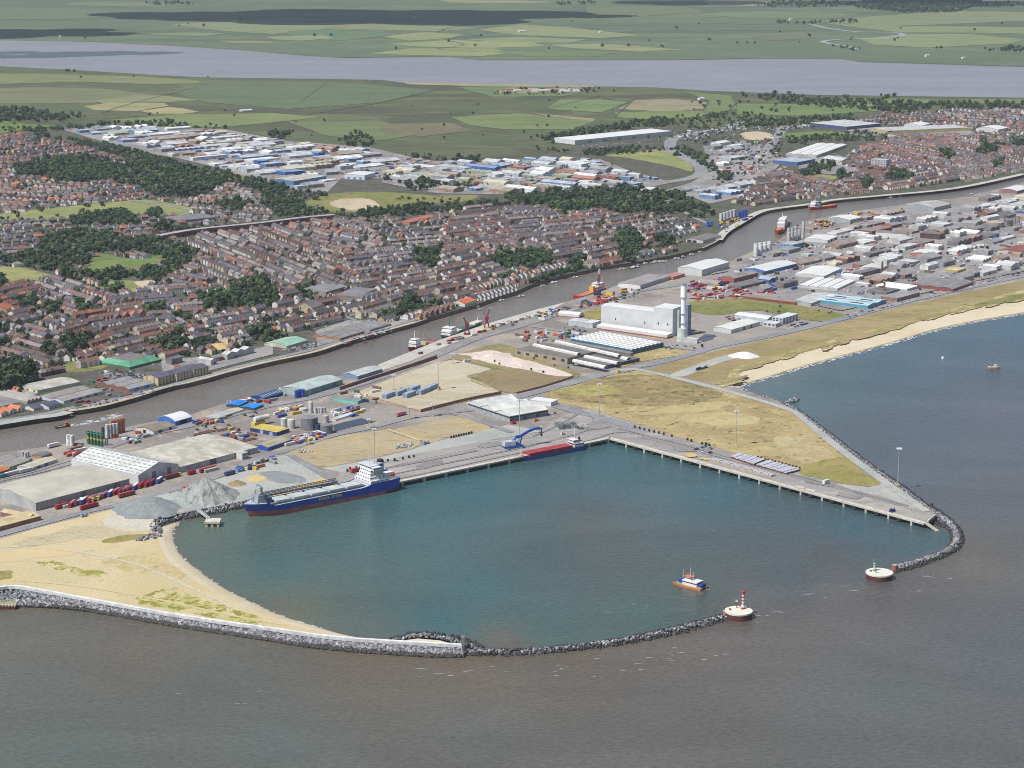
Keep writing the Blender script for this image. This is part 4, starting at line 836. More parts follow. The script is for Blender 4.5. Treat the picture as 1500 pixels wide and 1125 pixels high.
for i, (x, y) in enumerate(((2, 612), (14, 608.5), (26, 605))):
    bld('house', ('white cottage with bright orange roof, %s of three by the shingle' % ('leftmost', 'middle', 'rightmost')[i]), 'house', (x, y), (x + 11, y - 3.2), (x - 9, y - 4.5), 5, ('gable', 'y', 3), C(238, 236, 230), C(202, 112, 80), wins=[('R', 2, 2, 1.4, 1.1)], group='orange roofed cottages by the shingle', mark=('the orange-roofed cottages' if i == 1 else False))
bld('barn', 'cream barn with pale green roof on the west quay', 'barn', (420, 511), (451, 502), (396, 504), 4, ('gable', 'x', 3), C(216, 206, 172), C(150, 200, 170), mark='the pale green roofed barn')
bld('warehouse', 'long brown brick sheds with grey roofs on the west quay', 'sheds', (498, 500), (534, 489), (457, 495), 4.2, ('multi', 'x', 2, 3), C(160, 124, 98), C(140, 136, 134), mark='the long grey quay sheds', doors=[('R', q, 3, 3, C(60, 66, 90)) for q in (.15, .3, .45, .6, .75, .9)])
bld('warehouse', 'grey north-lit shed with pale ribs on the west quay', 'shed', (542, 487), (573, 478), (512, 480), 4, ('saw', 'x', 2, 5), C(150, 146, 142), C(176, 176, 174), mark='the ribbed grey quay shed')
bld('boathouse', 'white gabled boathouse with bright orange roof at the water', 'boathouse', (681, 450), (697, 444.5), (667, 446), 5, ('gable', 'x', 3.4), C(236, 236, 230), C(222, 106, 66), doors=[('L', .5, 4, 4, C(150, 160, 170))], mark='the orange roofed boathouse')
bld('church', 'sandstone church with grey slate roof among the terraces', 'church', (458, 458), (474, 453), (443, 453), 7, ('gable', 'x', 6), C(190, 174, 140), C(112, 108, 112), wins=[('L', 1, 2, 1.4, 4)], mark='the sandstone church')
bld('church', 'brick church with red roof at the left edge by the trees', 'church', (10, 460), (22, 456), (-8, 454), 7, ('gable', 'x', 5), C(170, 140, 110), C(170, 98, 70), mark='the brick church')
bld('apartment_block', 'grey flat roofed maisonettes behind the church trees', 'flats', (478, 436), (510, 427), (456, 428), 8, ('flat', 'x', 0), C(150, 142, 136), C(132, 130, 132), wins=[('R', 3, 8, 2, 1)], mark='the grey maisonettes')
bld('apartment_block', 'long grey flats with white bands beside the maisonettes', 'flats', (524, 442), (552, 430), (505, 434), 7, ('flat', 'x', 0), C(146, 134, 128), C(126, 124, 126), wins=[('R', 3, 8, 2, 1)], mark=False)
bld('warehouse', 'blue walled shed with ribbed tan roof on the trading estate', W_, (430, 272.5), (478, 264.5), (407, 268), 7, ('gable', 'x', 2), C(84, 124, 172), C(198, 190, 172), sky=(1, 14, 1.5, 9, C(150, 148, 140)), mark='the blue walled estate shed')
bld('warehouse', 'white flat shed with blue doors on the trading estate', W_, (534, 264), (550, 259.5), (512, 260.5), 7, ('gable', 'x', 1.4), C(232, 236, 240), C(240, 242, 242), doors=[('L', q, 5, 5, C(90, 130, 200)) for q in (.2, .5, .8)], mark='the white shed with blue doors')
bld('warehouse', 'very long white flat warehouse at the marsh edge', W_, (842, 212), (984, 198), (823, 207), 6, ('flat', 'x', 0), C(228, 230, 230), C(242, 242, 240), doors=[('R', q, 12, 6, C(150, 158, 170)) for q in (.15, .3, .45, .6, .75)], mark='the very long white warehouse')
bld('supermarket', 'white roofed superstore beside the dual carriageway', 'superstore', (1196, 232), (1240, 216), (1153, 229), 4.5, ('multi', 'x', 1.5, 3), C(190, 180, 170), C(244, 244, 240), mark='the white roofed superstore')
bld('superstore', 'pale grey superstore with navy side by the allotments', 'superstore', (1240, 191), (1290, 186), (1197, 184), 5, ('flat', 'x', 0), C(70, 84, 120), C(206, 208, 206), mark='the navy sided superstore')
bld('superstore', 'long tan and grey retail shed below the distant terraces', 'superstore', (1300, 197), (1420, 192), (1262, 193), 5, ('flat', 'x', 0), C(190, 170, 120), C(196, 198, 196), mark='the long retail shed')
bld('hall', 'white gabled hall above the long retail shed', 'hall', (1350, 190), (1362, 187), (1334, 186), 6, ('gable', 'x', 4), C(220, 220, 216), C(240, 240, 238), mark='the white gabled hall')
bld('hall', 'white arched hall near the distant terraces at right', 'hall', (1462, 195), (1476, 192), (1438, 191), 5, ('barrel', 'x', 4), C(220, 222, 216), C(244, 244, 240), mark='the white arched hall')
bld('apartment_block', 'pale grey six storey tower block in the far town', 'flats', (1298, 248), (1303, 246.5), (1281, 245), 13, ('flat', 'x', 0), C(190, 194, 198), C(206, 206, 204), wins=[('L', 5, 5, 2.4, 1.3)], mark='the pale grey tower block')
bld('warehouse', 'blue shed with pale roof stripes beside the dual carriageway', W_, (1168, 243), (1194, 238), (1142, 238), 5, ('flat', 'x', 0), C(70, 100, 150), C(170, 186, 206), mark='the pale-striped blue shed')
bld('school', 'long low school with grey ribbed roofs beside the park', 'school', (262, 327), (316, 322), (243, 321), 4, ('saw', 'x', 1.6, 5), C(150, 140, 134), C(126, 128, 136), wins=[('R', 1, 10, 3, 1.4)], mark='the low grey school')
bld('warehouse', 'white hall with curved roof beside the river trees', 'hall', (955, 284), (967, 281), (941, 281), 5, ('gable', 'x', 2), C(230, 232, 230), C(244, 244, 244), mark='the white hall by the woods')
bld('warehouse', 'pink red terrace of flats along the far wood', 'flats', (600, 330), (640, 321), (590, 327), 4, ('gable', 'x', 2.4), C(190, 120, 104), C(186, 110, 92), wins=[('R', 2, 12, 1.4, 1)], mark='the pink-red flats')
bld('warehouse', 'low grey roofed boatyard shed with white front at the river bend', 'shed', (1030, 357), (1056, 349), (1007, 354), 4.5, ('gable', 'x', 1.6), C(214, 212, 206), C(122, 114, 112), doors=[('L', .5, 7, 4, C(40, 40, 44)), ('L', .8, 7, 4, C(40, 40, 44))], mark='the boatyard shed')

# chimney of the power station
c = G(999, 500); zc = HM(500, 1)
t = thing('chimney', 'tall white power station chimney on a pale green base', 'chimney', c)
landmark('the power station chimney', c); BLOCK.append([(988, 478), (1012, 478), (1012, 503), (988, 503)])
b = MB(); r0 = 7.2 * MPP(500); b.cyl(0, 0, r0, r0, 0, 20 * zc, M(C(212, 226, 206), .6), 20); b.build('base', t)
b = MB(); b.cyl(1, 1, r0 * .52, r0 * .5, 20 * zc, 64 * zc, M((.84, .85, .88), .5, .03), 18, cap=False); b.build('flue', t)
b = MB(); b.cyl(1, 1, r0 * .62, r0 * .6, 64 * zc, 83 * zc, M((.84, .85, .88), .5, .03), 18, M(C(80, 84, 92))); b.build('flue_top', t)
for k in (26, 40, 63.5, 82):
    b = MB(); b.cyl(1, 1, r0 * .72, r0 * .72, k * zc, k * zc + .8, M(C(170, 176, 184), .5), 18); b.build('gallery', t)
b = MB(); b.tube((-r0 * .8, -1, 10), (-r0 * .8, -1, 46 * zc), 1.3, 1.3, M(C(210, 222, 212)), 8); b.build('pipe', t)

# sky-blue tanks, silos and other vessels
def tank(label, px, py, rpx, hpx, col, name='tank', top=None, group=None, dome=0.0, band=None, mark=False):
    p = G(px, py); r_ = rpx * MPP(py); H = HM(py, hpx)
    t = thing(name, label, name.replace('_', ' '), p, 0, group)
    b = MB(); b.cyl(0, 0, r_, r_, 0, H, M(col, .5, .2, .2), 18, M(top or col, .6), cap=dome == 0); b.build('shell', t)
    if dome: b = MB(); b.cyl(0, 0, r_, r_ * .15, H, H + dome, M(top or col, .6), 18); b.build('lid', t)
    if band: b = MB(); b.cyl(0, 0, r_ * 1.02, r_ * 1.02, H * band[0], H * band[1], M(band[2], .5), 18, cap=False); b.build('band', t)
    b = MB(); b.beam((r_ + .3, 0, 0), (r_ + .3, 0, H + .6), .5, .25, M(MGREY)); b.build('ladder', t)
    if mark: landmark(mark, p)
    BLOCK.append([(px - rpx, py - 3), (px + rpx, py - 3), (px + rpx, py + 2), (px - rpx, py + 2)])
    return t
tank('large dark grey storage tank, widest in the tank yard', 453, 628, 12, 17, C(116, 116, 122), top=C(130, 130, 134), dome=1.2, mark='the large dark grey tank')
tank('dark grey tank by the pond with a pale tank on its far side', 478, 634, 8.6, 12, C(112, 114, 120), top=C(128, 128, 130), dome=1, mark='the dark grey tank by the pond')
tank('slim pale grey tank rising behind the pond-side dark tank', 477, 619, 4, 10, C(170, 172, 172), dome=.8)
tank('low dark round tank tucked between the two big grey tanks', 465, 629, 5.5, 8, C(58, 66, 96))
tank('white upright tank beside the large dark grey tank, left of a pair', 416, 626, 4.6, 13, C(212, 212, 208), dome=.8)
tank('white upright tank beside the large dark grey tank, right of a pair', 426.5, 627.5, 5.3, 13, C(226, 226, 220), dome=.8, mark='the pair of white tanks')
tank('tallest slim white tank at the back of the tank yard', 455, 605, 3.1, 16, C(206, 206, 204), dome=.8, mark='the tallest slim white tank')
for i, (x, y) in enumerate(((462, 605.5), (467, 605), (470.5, 605), (475, 604.5))):
    tank('short white tank, %s of four beside the tallest slim white tank' % ('first', 'second', 'third', 'last')[i], x, y, 2.0, 8, C(196, 196, 192), group='short white tanks')
tank('low wide white bund tank behind the tank yard', 444, 602, 6, 4, C(214, 218, 220))
for i, (x, y) in enumerate(((434, 583), (438.5, 581.5), (443.5, 581.5))):
    tank('bright blue upright tank, %s of three beside the teal warehouse' % ('leftmost', 'middle', 'rightmost')[i], x, y, 2.6, 11, C(36, 78, 168), group='blue tanks')
for k in range(5):
    for j in range(2):
        x, y = 130 + k * 4.7 - j * 1.0, 650.5 + k * .9 - 3 * j
        tank('green silo with yellow band, %s of the %s row' % (('first', 'second', 'third', 'fourth', 'fifth')[k], ('front', 'back')[j]), x, y, 2.15, 17, C(58, 112, 92), 'silo', C(84, 132, 112), 'green silos', 0, (.5, .66, C(226, 180, 60)), mark=('the green silos' if (k, j) == (2, 0) else False))
tank('small pale grey silo at the end of the green silos', 156, 653, 2, 12, C(176, 188, 180), 'silo')
for k in range(4):
    tank('white silo with orange foot, %s of the front row' % ('first', 'second', 'third', 'fourth')[k], 157 + k * 4.7, 643 - k * .7, 2.15, 21, C(236, 236, 232), 'silo', group='white silos', band=(0, .28, C(226, 92, 58)) if k > 1 else (0, .1, C(220, 120, 90)))
for k in range(5):
    tank('orange silo, %s along the back row' % ('first', 'second', 'third', 'fourth', 'fifth')[k], 164 + k * 4.2, 637 - k * 1.1, 2.1, 21, C(214, 116, 80), 'silo', group='orange silos')
tank('dark slim silo at the left end of the white silos', 151, 643, 1.9, 17, C(74, 62, 60), 'silo')
for k in range(2):
    tank('tall plain white silo on red feet, %s of the pair' % ('left', 'right')[k], 100.4 + k * 5.2, 655 + k * .6, 2.9, 18, C(244, 244, 244), 'silo', group='tall plain white silos', band=(0, .1, C(206, 90, 74)), mark=('the tall plain white silos' if k else False))
for k in range(3):
    tank('small grey silo, %s of three behind the sage green shed' % ('left', 'middle', 'right')[k], 33.5 + k * 3.6, 669 + (k % 2) * 1.5, 1.8, 7.5, C(196, 200, 208), 'silo', group='small grey silos')
tank('short grey green tank beside the low white roadside shed', 43.5, 676, 3.2, 4.5, C(124, 140, 134))
for k in range(8):
    i, j = k % 4, k // 4
    tank('white riverside silo, number %d from the left in the %s row' % (i + 1, ('front', 'back')[j]), 1107 + i * 6.4, 375 - i * 1.2 - j * 3.4, 3.2, 14.5, C(238, 240, 240), 'silo', group='white riverside silos', mark=('the white riverside silos' if k == 1 else False))
for k in range(7):
    i, j = k % 4, k // 4
    tank('grey concrete silo, number %d from the left in the %s row' % (i + 1, ('front', 'back')[j]), 1155 + i * 5, 355 - i * 1.2 - j * 4, 2.5, 14 + 3 * j, C(196, 196, 198), 'silo', group='concrete silos', mark=('the concrete silos' if k == 1 else False))
tank('slim tall grey silo tower above the concrete silos', 1176, 348, 2, 23, C(206, 208, 214), 'silo')
for k in range(5):
    tank('pale grey silo, number %d from the left on the west bank' % (k + 1), 1056 + k * 4.8, 324 - k * 1.6, 2.5, 11, C(206, 212, 214), 'silo', group='pale west bank silos', mark=('the pale west bank silos' if k == 2 else False))
for k in range(3):
    tank('royal blue silo, number %d from the left at the river bend' % (k + 1), 1083 + k * 4.6, 321 - k * 1.4, 2.4, 11, C(34, 74, 180), 'silo', group='royal blue silos')
for k in range(2):
    tank('mid blue tank, %s of a pair behind the boatyard shed' % ('left', 'right')[k], 1036 + k * 5, 333 - k, 2.5, 8, C(60, 110, 190), 'tank', group='mid blue tanks')
tank('white dome tank beside the boatyard shed', 997, 339, 5, 5, C(236, 236, 236), dome=4)
tank('wide rusty gasholder in the far works', 1457, 333, 13, 8, C(168, 148, 132), 'gasholder', C(176, 160, 146), dome=2.5, mark='the rusty gasholder')
c = G(1482, 331); t = thing('gasholder_skeleton', 'empty round gasholder guide frame beside the rusty gasholder', 'gasholder frame', c)
b = MB(); r_ = 11 * MPP(331); H = HM(331, 13)
for k in range(14):
    a = k * 2 * math.pi / 14; x, y = r_ * math.cos(a), r_ * math.sin(a); b.tube((x, y, 0), (x, y, H), .5, .4, M(DGREY), 4)
    a2 = a + 2 * math.pi / 14
    for zz in (H, H * .5): b.beam((x, y, zz), (r_ * math.cos(a2), r_ * math.sin(a2), zz), .5, .7, M(DGREY))
b.build('frame', t)
for k, (x, y, hp, lab, cl) in enumerate(((1292, 401, 18, 'tall square brown brick stack in the works', C(110, 84, 72)), (1295, 430, 17, 'short red brick stack with pale top near the heath', C(150, 76, 62)), (1199 + 114, 240, 10, 'slim white boiler flue beside the tower block', C(236, 236, 236)))):
    p = G(x, y); t = thing('stack', lab, 'chimney', p); H = HM(y, hp); b = MB(); b.cyl(0, 0, 1.9, 1.3, 0, H, M(cl), 8); b.build('shaft', t)
    b = MB(); b.cyl(0, 0, 1.7, 1.7, H, H + 1.2, M(C(190, 180, 170)), 8); b.build('cap', t); landmark('the ' + lab, p)

# ------------------------------------------------------------------ rock armour, walls, quays
ROCKM = [M(C(150, 150, 154), .9, .3, .4), M(C(124, 124, 130), .9, .3, .4), M(C(94, 94, 100), .9, .3, .4), M(C(186, 186, 184), .9, .25, .4), M(C(58, 56, 54), .6, .3, .4)]
def resample(Q, N):
    L = [0]
    for a, b in zip(Q, Q[1:]): L.append(L[-1] + (b - a).length)
    out = []; k = 0
    for i in range(N + 1):
        s = L[-1] * i / N
        while k < len(L) - 2 and L[k + 1] < s: k += 1
        out.append(Q[k].lerp(Q[k + 1], (s - L[k]) / max(1e-6, L[k + 1] - L[k])))
    return out, L[-1]
CUBE = np.array([(x, y, z) for x in (-1, 1) for y in (-1, 1) for z in (-1, 1)], float)
CF = np.array([(0, 1, 3, 2), (4, 6, 7, 5), (0, 4, 5, 1), (2, 3, 7, 6), (0, 2, 6, 4), (1, 5, 7, 3)])
def rocks(name, label, lines, size, wet=1.3, dens=1.25, mound=True, tone=(.32, .33, .28, .07)):
    """armour of dumped stones between lines of photo places, each at its own height"""
    N = 120; R = []; LL = 0
    for pts, z in lines:
        if pts and isinstance(pts[0], Vector): Q = pts
        else: Q = [G(x, y, z) for x, y in smooth_line(pts, 5)]
        q, l = resample(Q, N); q = [Vector((v.x, v.y, z)) for v in q]; R.append(q); LL = max(LL, l)
    rg = np.random.default_rng(len(name) + int(size * 100) + len(lines[0][0])); Vv = []; Ff = []; Mm = []; nv = 0
    for a, b in zip(R, R[1:]):
        wd = sum((p - q).length for p, q in zip(a, b)) / len(a)
        n = int(LL * wd / size ** 2 * dens)
        S_ = rg.random(n) * N; T_ = rg.random(n)
        for s, t in zip(S_, T_):
            i = min(int(s), N - 1); f = s - i
            p = a[i].lerp(a[i + 1], f).lerp(b[i].lerp(b[i + 1], f), t)
            sc = size * rg.uniform(.4, .72) * rg.uniform(.8, 1.2, 3) * .75
            Rm = np.array(Matrix.Rotation(rg.uniform(0, 6.28), 3, 'Z') @ Matrix.Rotation(rg.uniform(-.7, .7), 3, 'X') @ Matrix.Rotation(rg.uniform(-.7, .7), 3, 'Y'))
            v = (CUBE * rg.uniform(.62, 1.05, (8, 3)) * sc) @ Rm.T + np.array((p.x, p.y, p.z + rg.uniform(-.25, .35) * size))
            Vv.append(v); Ff.append(CF + nv); nv += 8
            w_ = p.z < WZ + wet + rg.uniform(-.4, .4)
            Mm.append(np.full(6, 4 if w_ else rg.choice(4, p=np.array(tone) / sum(tone))))
    if mound:
        for a, b in zip(R, R[1:]):
            for i in range(N):
                v = np.array([(*p.xy, p.z - .4 * size) for p in (a[i], b[i], b[i + 1], a[i + 1])])
                Vv.append(v); Ff.append(np.array([(0, 1, 2, 3)]) + nv); nv += 4; Mm.append(np.array([2]))
    o = big_mesh(name, np.vstack(Vv), np.vstack(Ff), np.concatenate(Mm), ROCKM, 'stuff'); o['label'] = label; o['category'] = 'rocks'
    return o
def midline(A, B, z):
    a, _ = resample([G(x, y, WZ) for x, y in smooth_line(A, 5)], 60); b, _ = resample([G(x, y, WZ) for x, y in smooth_line(B, 5)], 60)
    return [Vector((*((p + q) / 2).xy, z)) for p, q in zip(a, b)]
rocks('rock_armour', 'broad bank of grey boulders below the white sea wall', [([(x, y + 5) for x, y in WALL], -.7), (ROCKLOW, WZ)], 2.2)
rocks('rock_armour', 'low curved rock mole running out to the red striped beacon', [(SBW_T, WZ - .3), (midline(SBW_T, SBW_B, -2.5), -2.5), (SBW_B, WZ - .3)], 1.9)
rocks('rock_armour', 'hooked rock mole curling round to the green striped beacon', [(NBW_IN, WZ - .3), (midline(NBW_IN, NBW_OUT, -1.8), -1.8), (NBW_OUT, WZ - .3)], 2.0)
rocks('rock_armour', 'sloping stone revetment along the seaward road of the dry scrub land', [(SEAEDGE[1:], -.1), ([(1095, 578), (1144, 588), (1171, 601), (1195, 619), (1226, 642), (1261, 669), (1292, 691), (1324, 712), (1351, 733), (1378, 755)], WZ)], 1.8)
rocks('rock_armour', 'stone bank between the gravel yard and the bow of the blue ship', [(REVET, -.1), ([(486, 736), (430, 739), (365, 744), (327, 751), (296, 757), (267, 762), (247, 766), (236, 773), (236, 787)], WZ)], 1.8)
rocks('rock_armour', 'ragged stone line half buried in the sand above the bay beach', [([(224, 771), (223, 779), (214, 786), (200, 789)], .4), ([(234, 770), (237, 783), (222, 790), (196, 793)], .2)], 2.2, dens=1.0, mound=False)
rocks('rock_armour', 'dark stones around the small sand spit behind the wall end', [([(583, 938), (612, 932), (647, 935), (676, 944), (712, 957)], -2.2), ([(570, 936), (612, 926), (655, 930), (690, 938), (716, 953)], WZ)], 2.2)
patch('sand_spit', [(545, 940), (583, 937), (612, 933), (645, 936), (674, 945), (677, 947), (600, 943)], G_BEACH, -2.0 + .1)
rocks('boulder_heap', 'pale boulders heaped at the edge of the quay scrub', [([(580, 653), (592, 650), (606, 648)], .9), ([(580, 658), (595, 656), (607, 652)], .5)], 2.6, dens=.8, mound=False, tone=(.2, .1, .05, .7))
rocks('rubble', 'broken pale concrete lying on the trampled scrub', [([(438, 660), (450, 658), (455, 659)], .5), ([(440, 664), (455, 662), (458, 662)], .3)], 2.0, dens=.5, mound=False, tone=(.2, .1, .05, .7))
rocks('groyne_rocks', 'few dark boulders in the water off the bay beach corner', [([(1152, 588), (1163, 584), (1172, 585)], WZ + .8), ([(1150, 591), (1160, 590), (1172, 587)], WZ + .3)], 2.6, wet=.2, dens=.7, mound=False)

def run(pts, z, world=False): return [G(x, y, z) for x, y in pts]
def wall_line(name, label, cat, pts, w, h, col, z0=0.0, posts=None):
    t = thing(name, label, cat, G(*pts[0])); o = G(*pts[0]); mb = MB(); m = M(col, .85, .15, .2)
    P = [G(x, y) - o for x, y in smooth_line(pts, 4)]
    Lf = []; Rt = []
    for i, p in enumerate(P):
        d = (P[min(i + 1, len(P) - 1)] - P[max(i - 1, 0)]).normalized(); q = Vector((-d.y, d.x, 0)) * w / 2; Lf.append(p + q); Rt.append(p - q)
    for i in range(len(P) - 1):
        a, b, c, d = Lf[i], Rt[i], Rt[i + 1], Lf[i + 1]
        mb.face([(a.x, a.y, z0 + h), (b.x, b.y, z0 + h), (c.x, c.y, z0 + h), (d.x, d.y, z0 + h)], m)
        mb.face([(b.x, b.y, z0), (c.x, c.y, z0), (c.x, c.y, z0 + h), (b.x, b.y, z0 + h)], m)
        mb.face([(a.x, a.y, z0 + h), (d.x, d.y, z0 + h), (d.x, d.y, z0), (a.x, a.y, z0)], m)
    mb.build('wall' if not posts else 'panel', t)
    if posts:
        tot = resample(P, posts)[0]
        for p in tot: b = MB(); b.box(p.x - .25, p.x + .25, p.y - .25, p.y + .25, 0, h + .4, M([c * .6 for c in col])); b.build('post', t)
    return t
t = wall_line('sea_wall', 'long white concrete sea wall along the rock bank', 'wall', WALL, 2.8, 2.4, C(240, 240, 238), -.6); landmark('the white sea wall', G(300, 908))
b = MB(); p = G(678, 946) - G(*WALL[0]); b.box(p.x - 1.2, p.x + 1.2, p.y - 2.4, p.y + 2.4, -2, 7, M(C(120, 122, 130))); b.build('end_post', t)
wall_line('fence', 'brown boarded fence along the lower edge of the tan yard', 'fence', [(617, 604), (660, 593), (700, 584), (734, 577.5)], .5, 3.4, C(140, 108, 92), 0, 14)
wall_line('fence', 'thin brown fence on the left edge of the tan yard', 'fence', [(617, 604), (585, 595), (555, 587), (528, 579)], .4, 1.8, C(160, 130, 108), 0, 10)
wall_line('wall', 'pale low wall between tan yard and weedy ground', 'wall', [(734, 577), (705, 563), (683, 554)], .8, 1.6, C(186, 170, 148))
wall_line('fence', 'long red brown palisade between riverside road and tan yard', 'fence', [(498, 572), (540, 558), (590, 542), (640, 525)], .6, 4.0, C(130, 84, 76), 0, 24)
wall_line('fence', 'brown fence at the right end of the weedy ground', 'fence', [(757, 577), (800, 566), (840, 553)], .5, 2.2, C(140, 112, 92), 0, 10)
wall_line('wall', 'pale concrete wall along the southern river road', 'wall', [(-20, 707), (40, 695), (90, 680), (110, 674)], 1.0, 1.2, C(186, 170, 150))

def quay(label, pts, step, zb=WZ - 1):
    """concrete deck on piles in front of the quay wall"""
    a, b_ = G(*pts[0]), G(*pts[1]); d = (b_ - a); L = d.length; d.normalize(); ang = math.atan2(d.y, d.x)
    t = thing('quay', label, 'quay', a, ang); cm = M(C(206, 196, 176), .85, .15, .2)
    m = MB(); m.box(0, L, -3.6, 1.2, -1.1, .34, cm, bottom=True); m.build('capping_beam', t)
    m = MB(); m.box(0, L, -.25, -.02, zb, -1.1, M(C(70, 66, 62), .9)); m.build('dark_backing', t)  # dark sheet below the deck, under-deck shade put into its colour
    n = int(L / step)
    for k in range(n + 1):
        x = min(L - 1, k * step + 1); m = MB(); m.box(x - 1.0, x + 1.0, -3.75, -.3, zb, -.3, M(C(190, 186, 176), .85, .2, .3)); m.build('pile', t)
    for k in range(n):
        x = (k + .5) * step; m = MB(); m.box(x - 2.2, x + 2.2, -3.9, -3.0, -3.6, -1.0, M(C(40, 42, 50), .8)); m.build('fender', t)
    return t
quay('long piled cargo quay running right out to the hooked rock mole', [(894, 641), (1357, 766)], 25); landmark('the right-hand quay', G(1100, 690))
quay('piled cargo quay behind the blue bulk carrier and the small coaster', [(485, 725), (893, 641)], 25)
c = G(1357, 766); m = MB(); t = thing('quay_ramp', 'short sloping concrete ramp at the end of the right-hand quay', 'ramp', c)
m.beam((0, 0, -.3), (8, -9, -4.6), 4, .6, M(C(196, 184, 160))); m.build('slab', t)
c = G(1359, 765); t = thing('parapet', 'pale parapet closing the end of the right-hand quay', 'parapet', c); q = G(1371, 755.5) - c; m = MB(); m.beam((0, 0, .9), (q.x, q.y, .9), 1.2, 1.6, M(C(206, 196, 176))); m.build('kerb', t)

# river walls
wall_line('river_wall', 'pale kerbed river wall along the west bank from the shingle to the apartments', 'wall', [(101, 601.5), (149, 594.5), (181, 586.5), (205, 580.5), (232, 569.5), (267, 563.5), (299, 555.5)], 2, .9, C(206, 190, 158))
wall_line('river_wall', 'pale kerbed river wall along the west bank above the apartments', 'wall', [(299, 555.5), (347, 542.5), (400, 529.5), (460, 516.5), (513, 499.5), (567, 484.5), (607, 473.5), (625, 467.5)], 2, .9, C(196, 186, 160))
wall_line('river_wall', 'pale river wall round the inside of the river bend', 'wall', [(1029, 364), (1051, 353), (1061, 341), (1080, 328), (1107, 314), (1133, 307), (1188, 300), (1223, 294), (1287, 288)], 2, .9, C(196, 184, 164))

def pier_head(lab, blab, cx, cy, rpx, hpx, colA, n_band, twr, off):
    c = G(cx, cy, 0); r_ = rpx * MPP(cy); H = HM(cy, hpx) + 1.5
    c.z = WZ; t = thing('pier_head', lab, 'pier head', c)
    b = MB(); b.cyl(0, 0, r_, r_, -1.5, H, M(C(96, 50, 48), .7, .25, .3), 40, cap=False); b.build('drum', t)
    b = MB(); b.cyl(0, 0, r_ + .35, r_ + .35, H - .9, H + .25, M(C(238, 234, 214), .8, .08, .3), 40); b.build('deck', t)
    b = MB(); b.box(-r_ * .7, -r_ * .55, r_ * .1, r_ * .25, H + .25, H + 1.0, M(C(50, 48, 52))); b.build('hatch', t)
    zz = H + .25; p = Vector((c.x + off[0], c.y + off[1], WZ + zz)); k = HM(cy, twr) / 13.0
    s = thing('light_beacon', blab, 'beacon', p); wm, cm_ = M(C(244, 244, 244), .5), M(colA, .5)
    b = MB(); k *= 1.0; q_ = 1.35; b.cyl(0, 0, 1.35 * k * q_, 1.25 * k * q_, 0, 1.5 * k, cm_, 16); b.build('foot', s)
    z = 1.5 * k; b = MB(); b.cyl(0, 0, 1.2 * k * q_, .82 * k * q_, z, z + 2.4 * k, wm, 16); b.build('skirt', s); z += 2.4 * k
    for i in range(n_band):
        b = MB(); b.cyl(0, 0, .86 * k * q_, .86 * k * q_, z, z + .7 * k, cm_, 16); b.build('band', s); z += .7 * k
        b = MB(); b.cyl(0, 0, .78 * k * q_, .76 * k * q_, z, z + 2.0 * k, wm, 16); b.build('shaft', s); z += 2.0 * k
    b = MB(); b.cyl(0, 0, 1.15 * k, 1.15 * k, z, z + .3 * k, M(C(120, 60, 60)), 16); b.build('gallery', s)
    b = MB(); b.cyl(0, 0, .95 * k * q_, .95 * k * q_, z + .3 * k, z + 2.2 * k, cm_, 12); b.cyl(0, 0, 1.1 * k * q_, .1, z + 2.2 * k, z + 3.0 * k, cm_, 12); b.tube((0, 0, z + 2.9 * k), (0, 0, z + 4.4 * k), .1, .08, M(DGREY), 4); b.build('lantern', s)
    return t, H
pier_head('round maroon pier head carrying the red striped beacon', 'red and white striped light beacon', 1082, 896, 19.6, 7, C(206, 34, 50), 3, 23, (3.5, 3.5))
pier_head('round maroon pier head with white deck carrying the green topped beacon', 'white light beacon with green bands and green lantern', 1288, 839, 19.2, 6, C(30, 140, 84), 2, 17, (-3.4, 3.6))
landmark('the red striped beacon', G(1082, 896)); landmark('the green striped beacon', G(1288, 839))
for lab, x, y, cl in (('small red lattice signal post with a white plate beside the red striped beacon', 1079, 890, RED), ('small green box on the deck beside the green topped beacon', 1283, 838, C(60, 150, 70))):
    c = G(x, y, 1.2); t = thing('signal_post', lab, 'signal', c); b = MB(); hgt = 4.5 if cl is RED else 1.0
    b.beam((0, 0, -1), (0, 0, hgt), .5, .5, M(cl)); b.build('post', t); b = MB(); b.box(-.9, .9, -.3, .3, hgt, hgt + 1.5, M(OFFW if cl is RED else cl)); b.build('plate', t)
for lab, x, y in (('rusty mooring block where the rock mole meets the red beacon pier', 1063, 904), ('rusty mooring block where the rock mole meets the green beacon pier', 1310, 836)):
    c = G(x, y, WZ); t = thing('mooring_block', lab, 'block', c); b = MB(); b.cyl(0, 0, 2.2, 2.2, -1, 5, M(C(176, 110, 96)), 10, M(C(200, 170, 150))); b.build('drum', t)
c = G(8, 890, WZ); t = thing('dolphin', 'maroon sheet pile mooring dolphin with white fringed grassy top at the left edge', 'dolphin', c)
b = MB(); b.box(-11, 8.5, -5, 9, -1, 3.0, M(C(92, 48, 46), .8, .25, .5)); b.build('sheet_piles', t); b = MB(); b.box(-10.4, 7.9, -4.4, 8.4, 3.0, 3.5, M(C(150, 150, 104), .9)); b.build('fill', t)
for i in range(9):
    b = MB(); x = -10.6 + i * 2.3; b.box(x, x + 1.2, -5.3, -4.2, 2.7, 4.0, M(C(238, 236, 226))); b.build('capping', t)
for i in range(5):
    b = MB(); y = -4.6 + i * 2.8; b.box(7.8, 8.8, y, y + 1.4, 2.7, 4.0, M(C(238, 236, 226))); b.build('capping', t)
c = G(312, 762, 0); t = thing('jetty_platform', 'pale concrete mooring platform on legs off the stone bank', 'platform', (c.x, c.y, 0)); PC = M(C(216, 208, 188), .85)
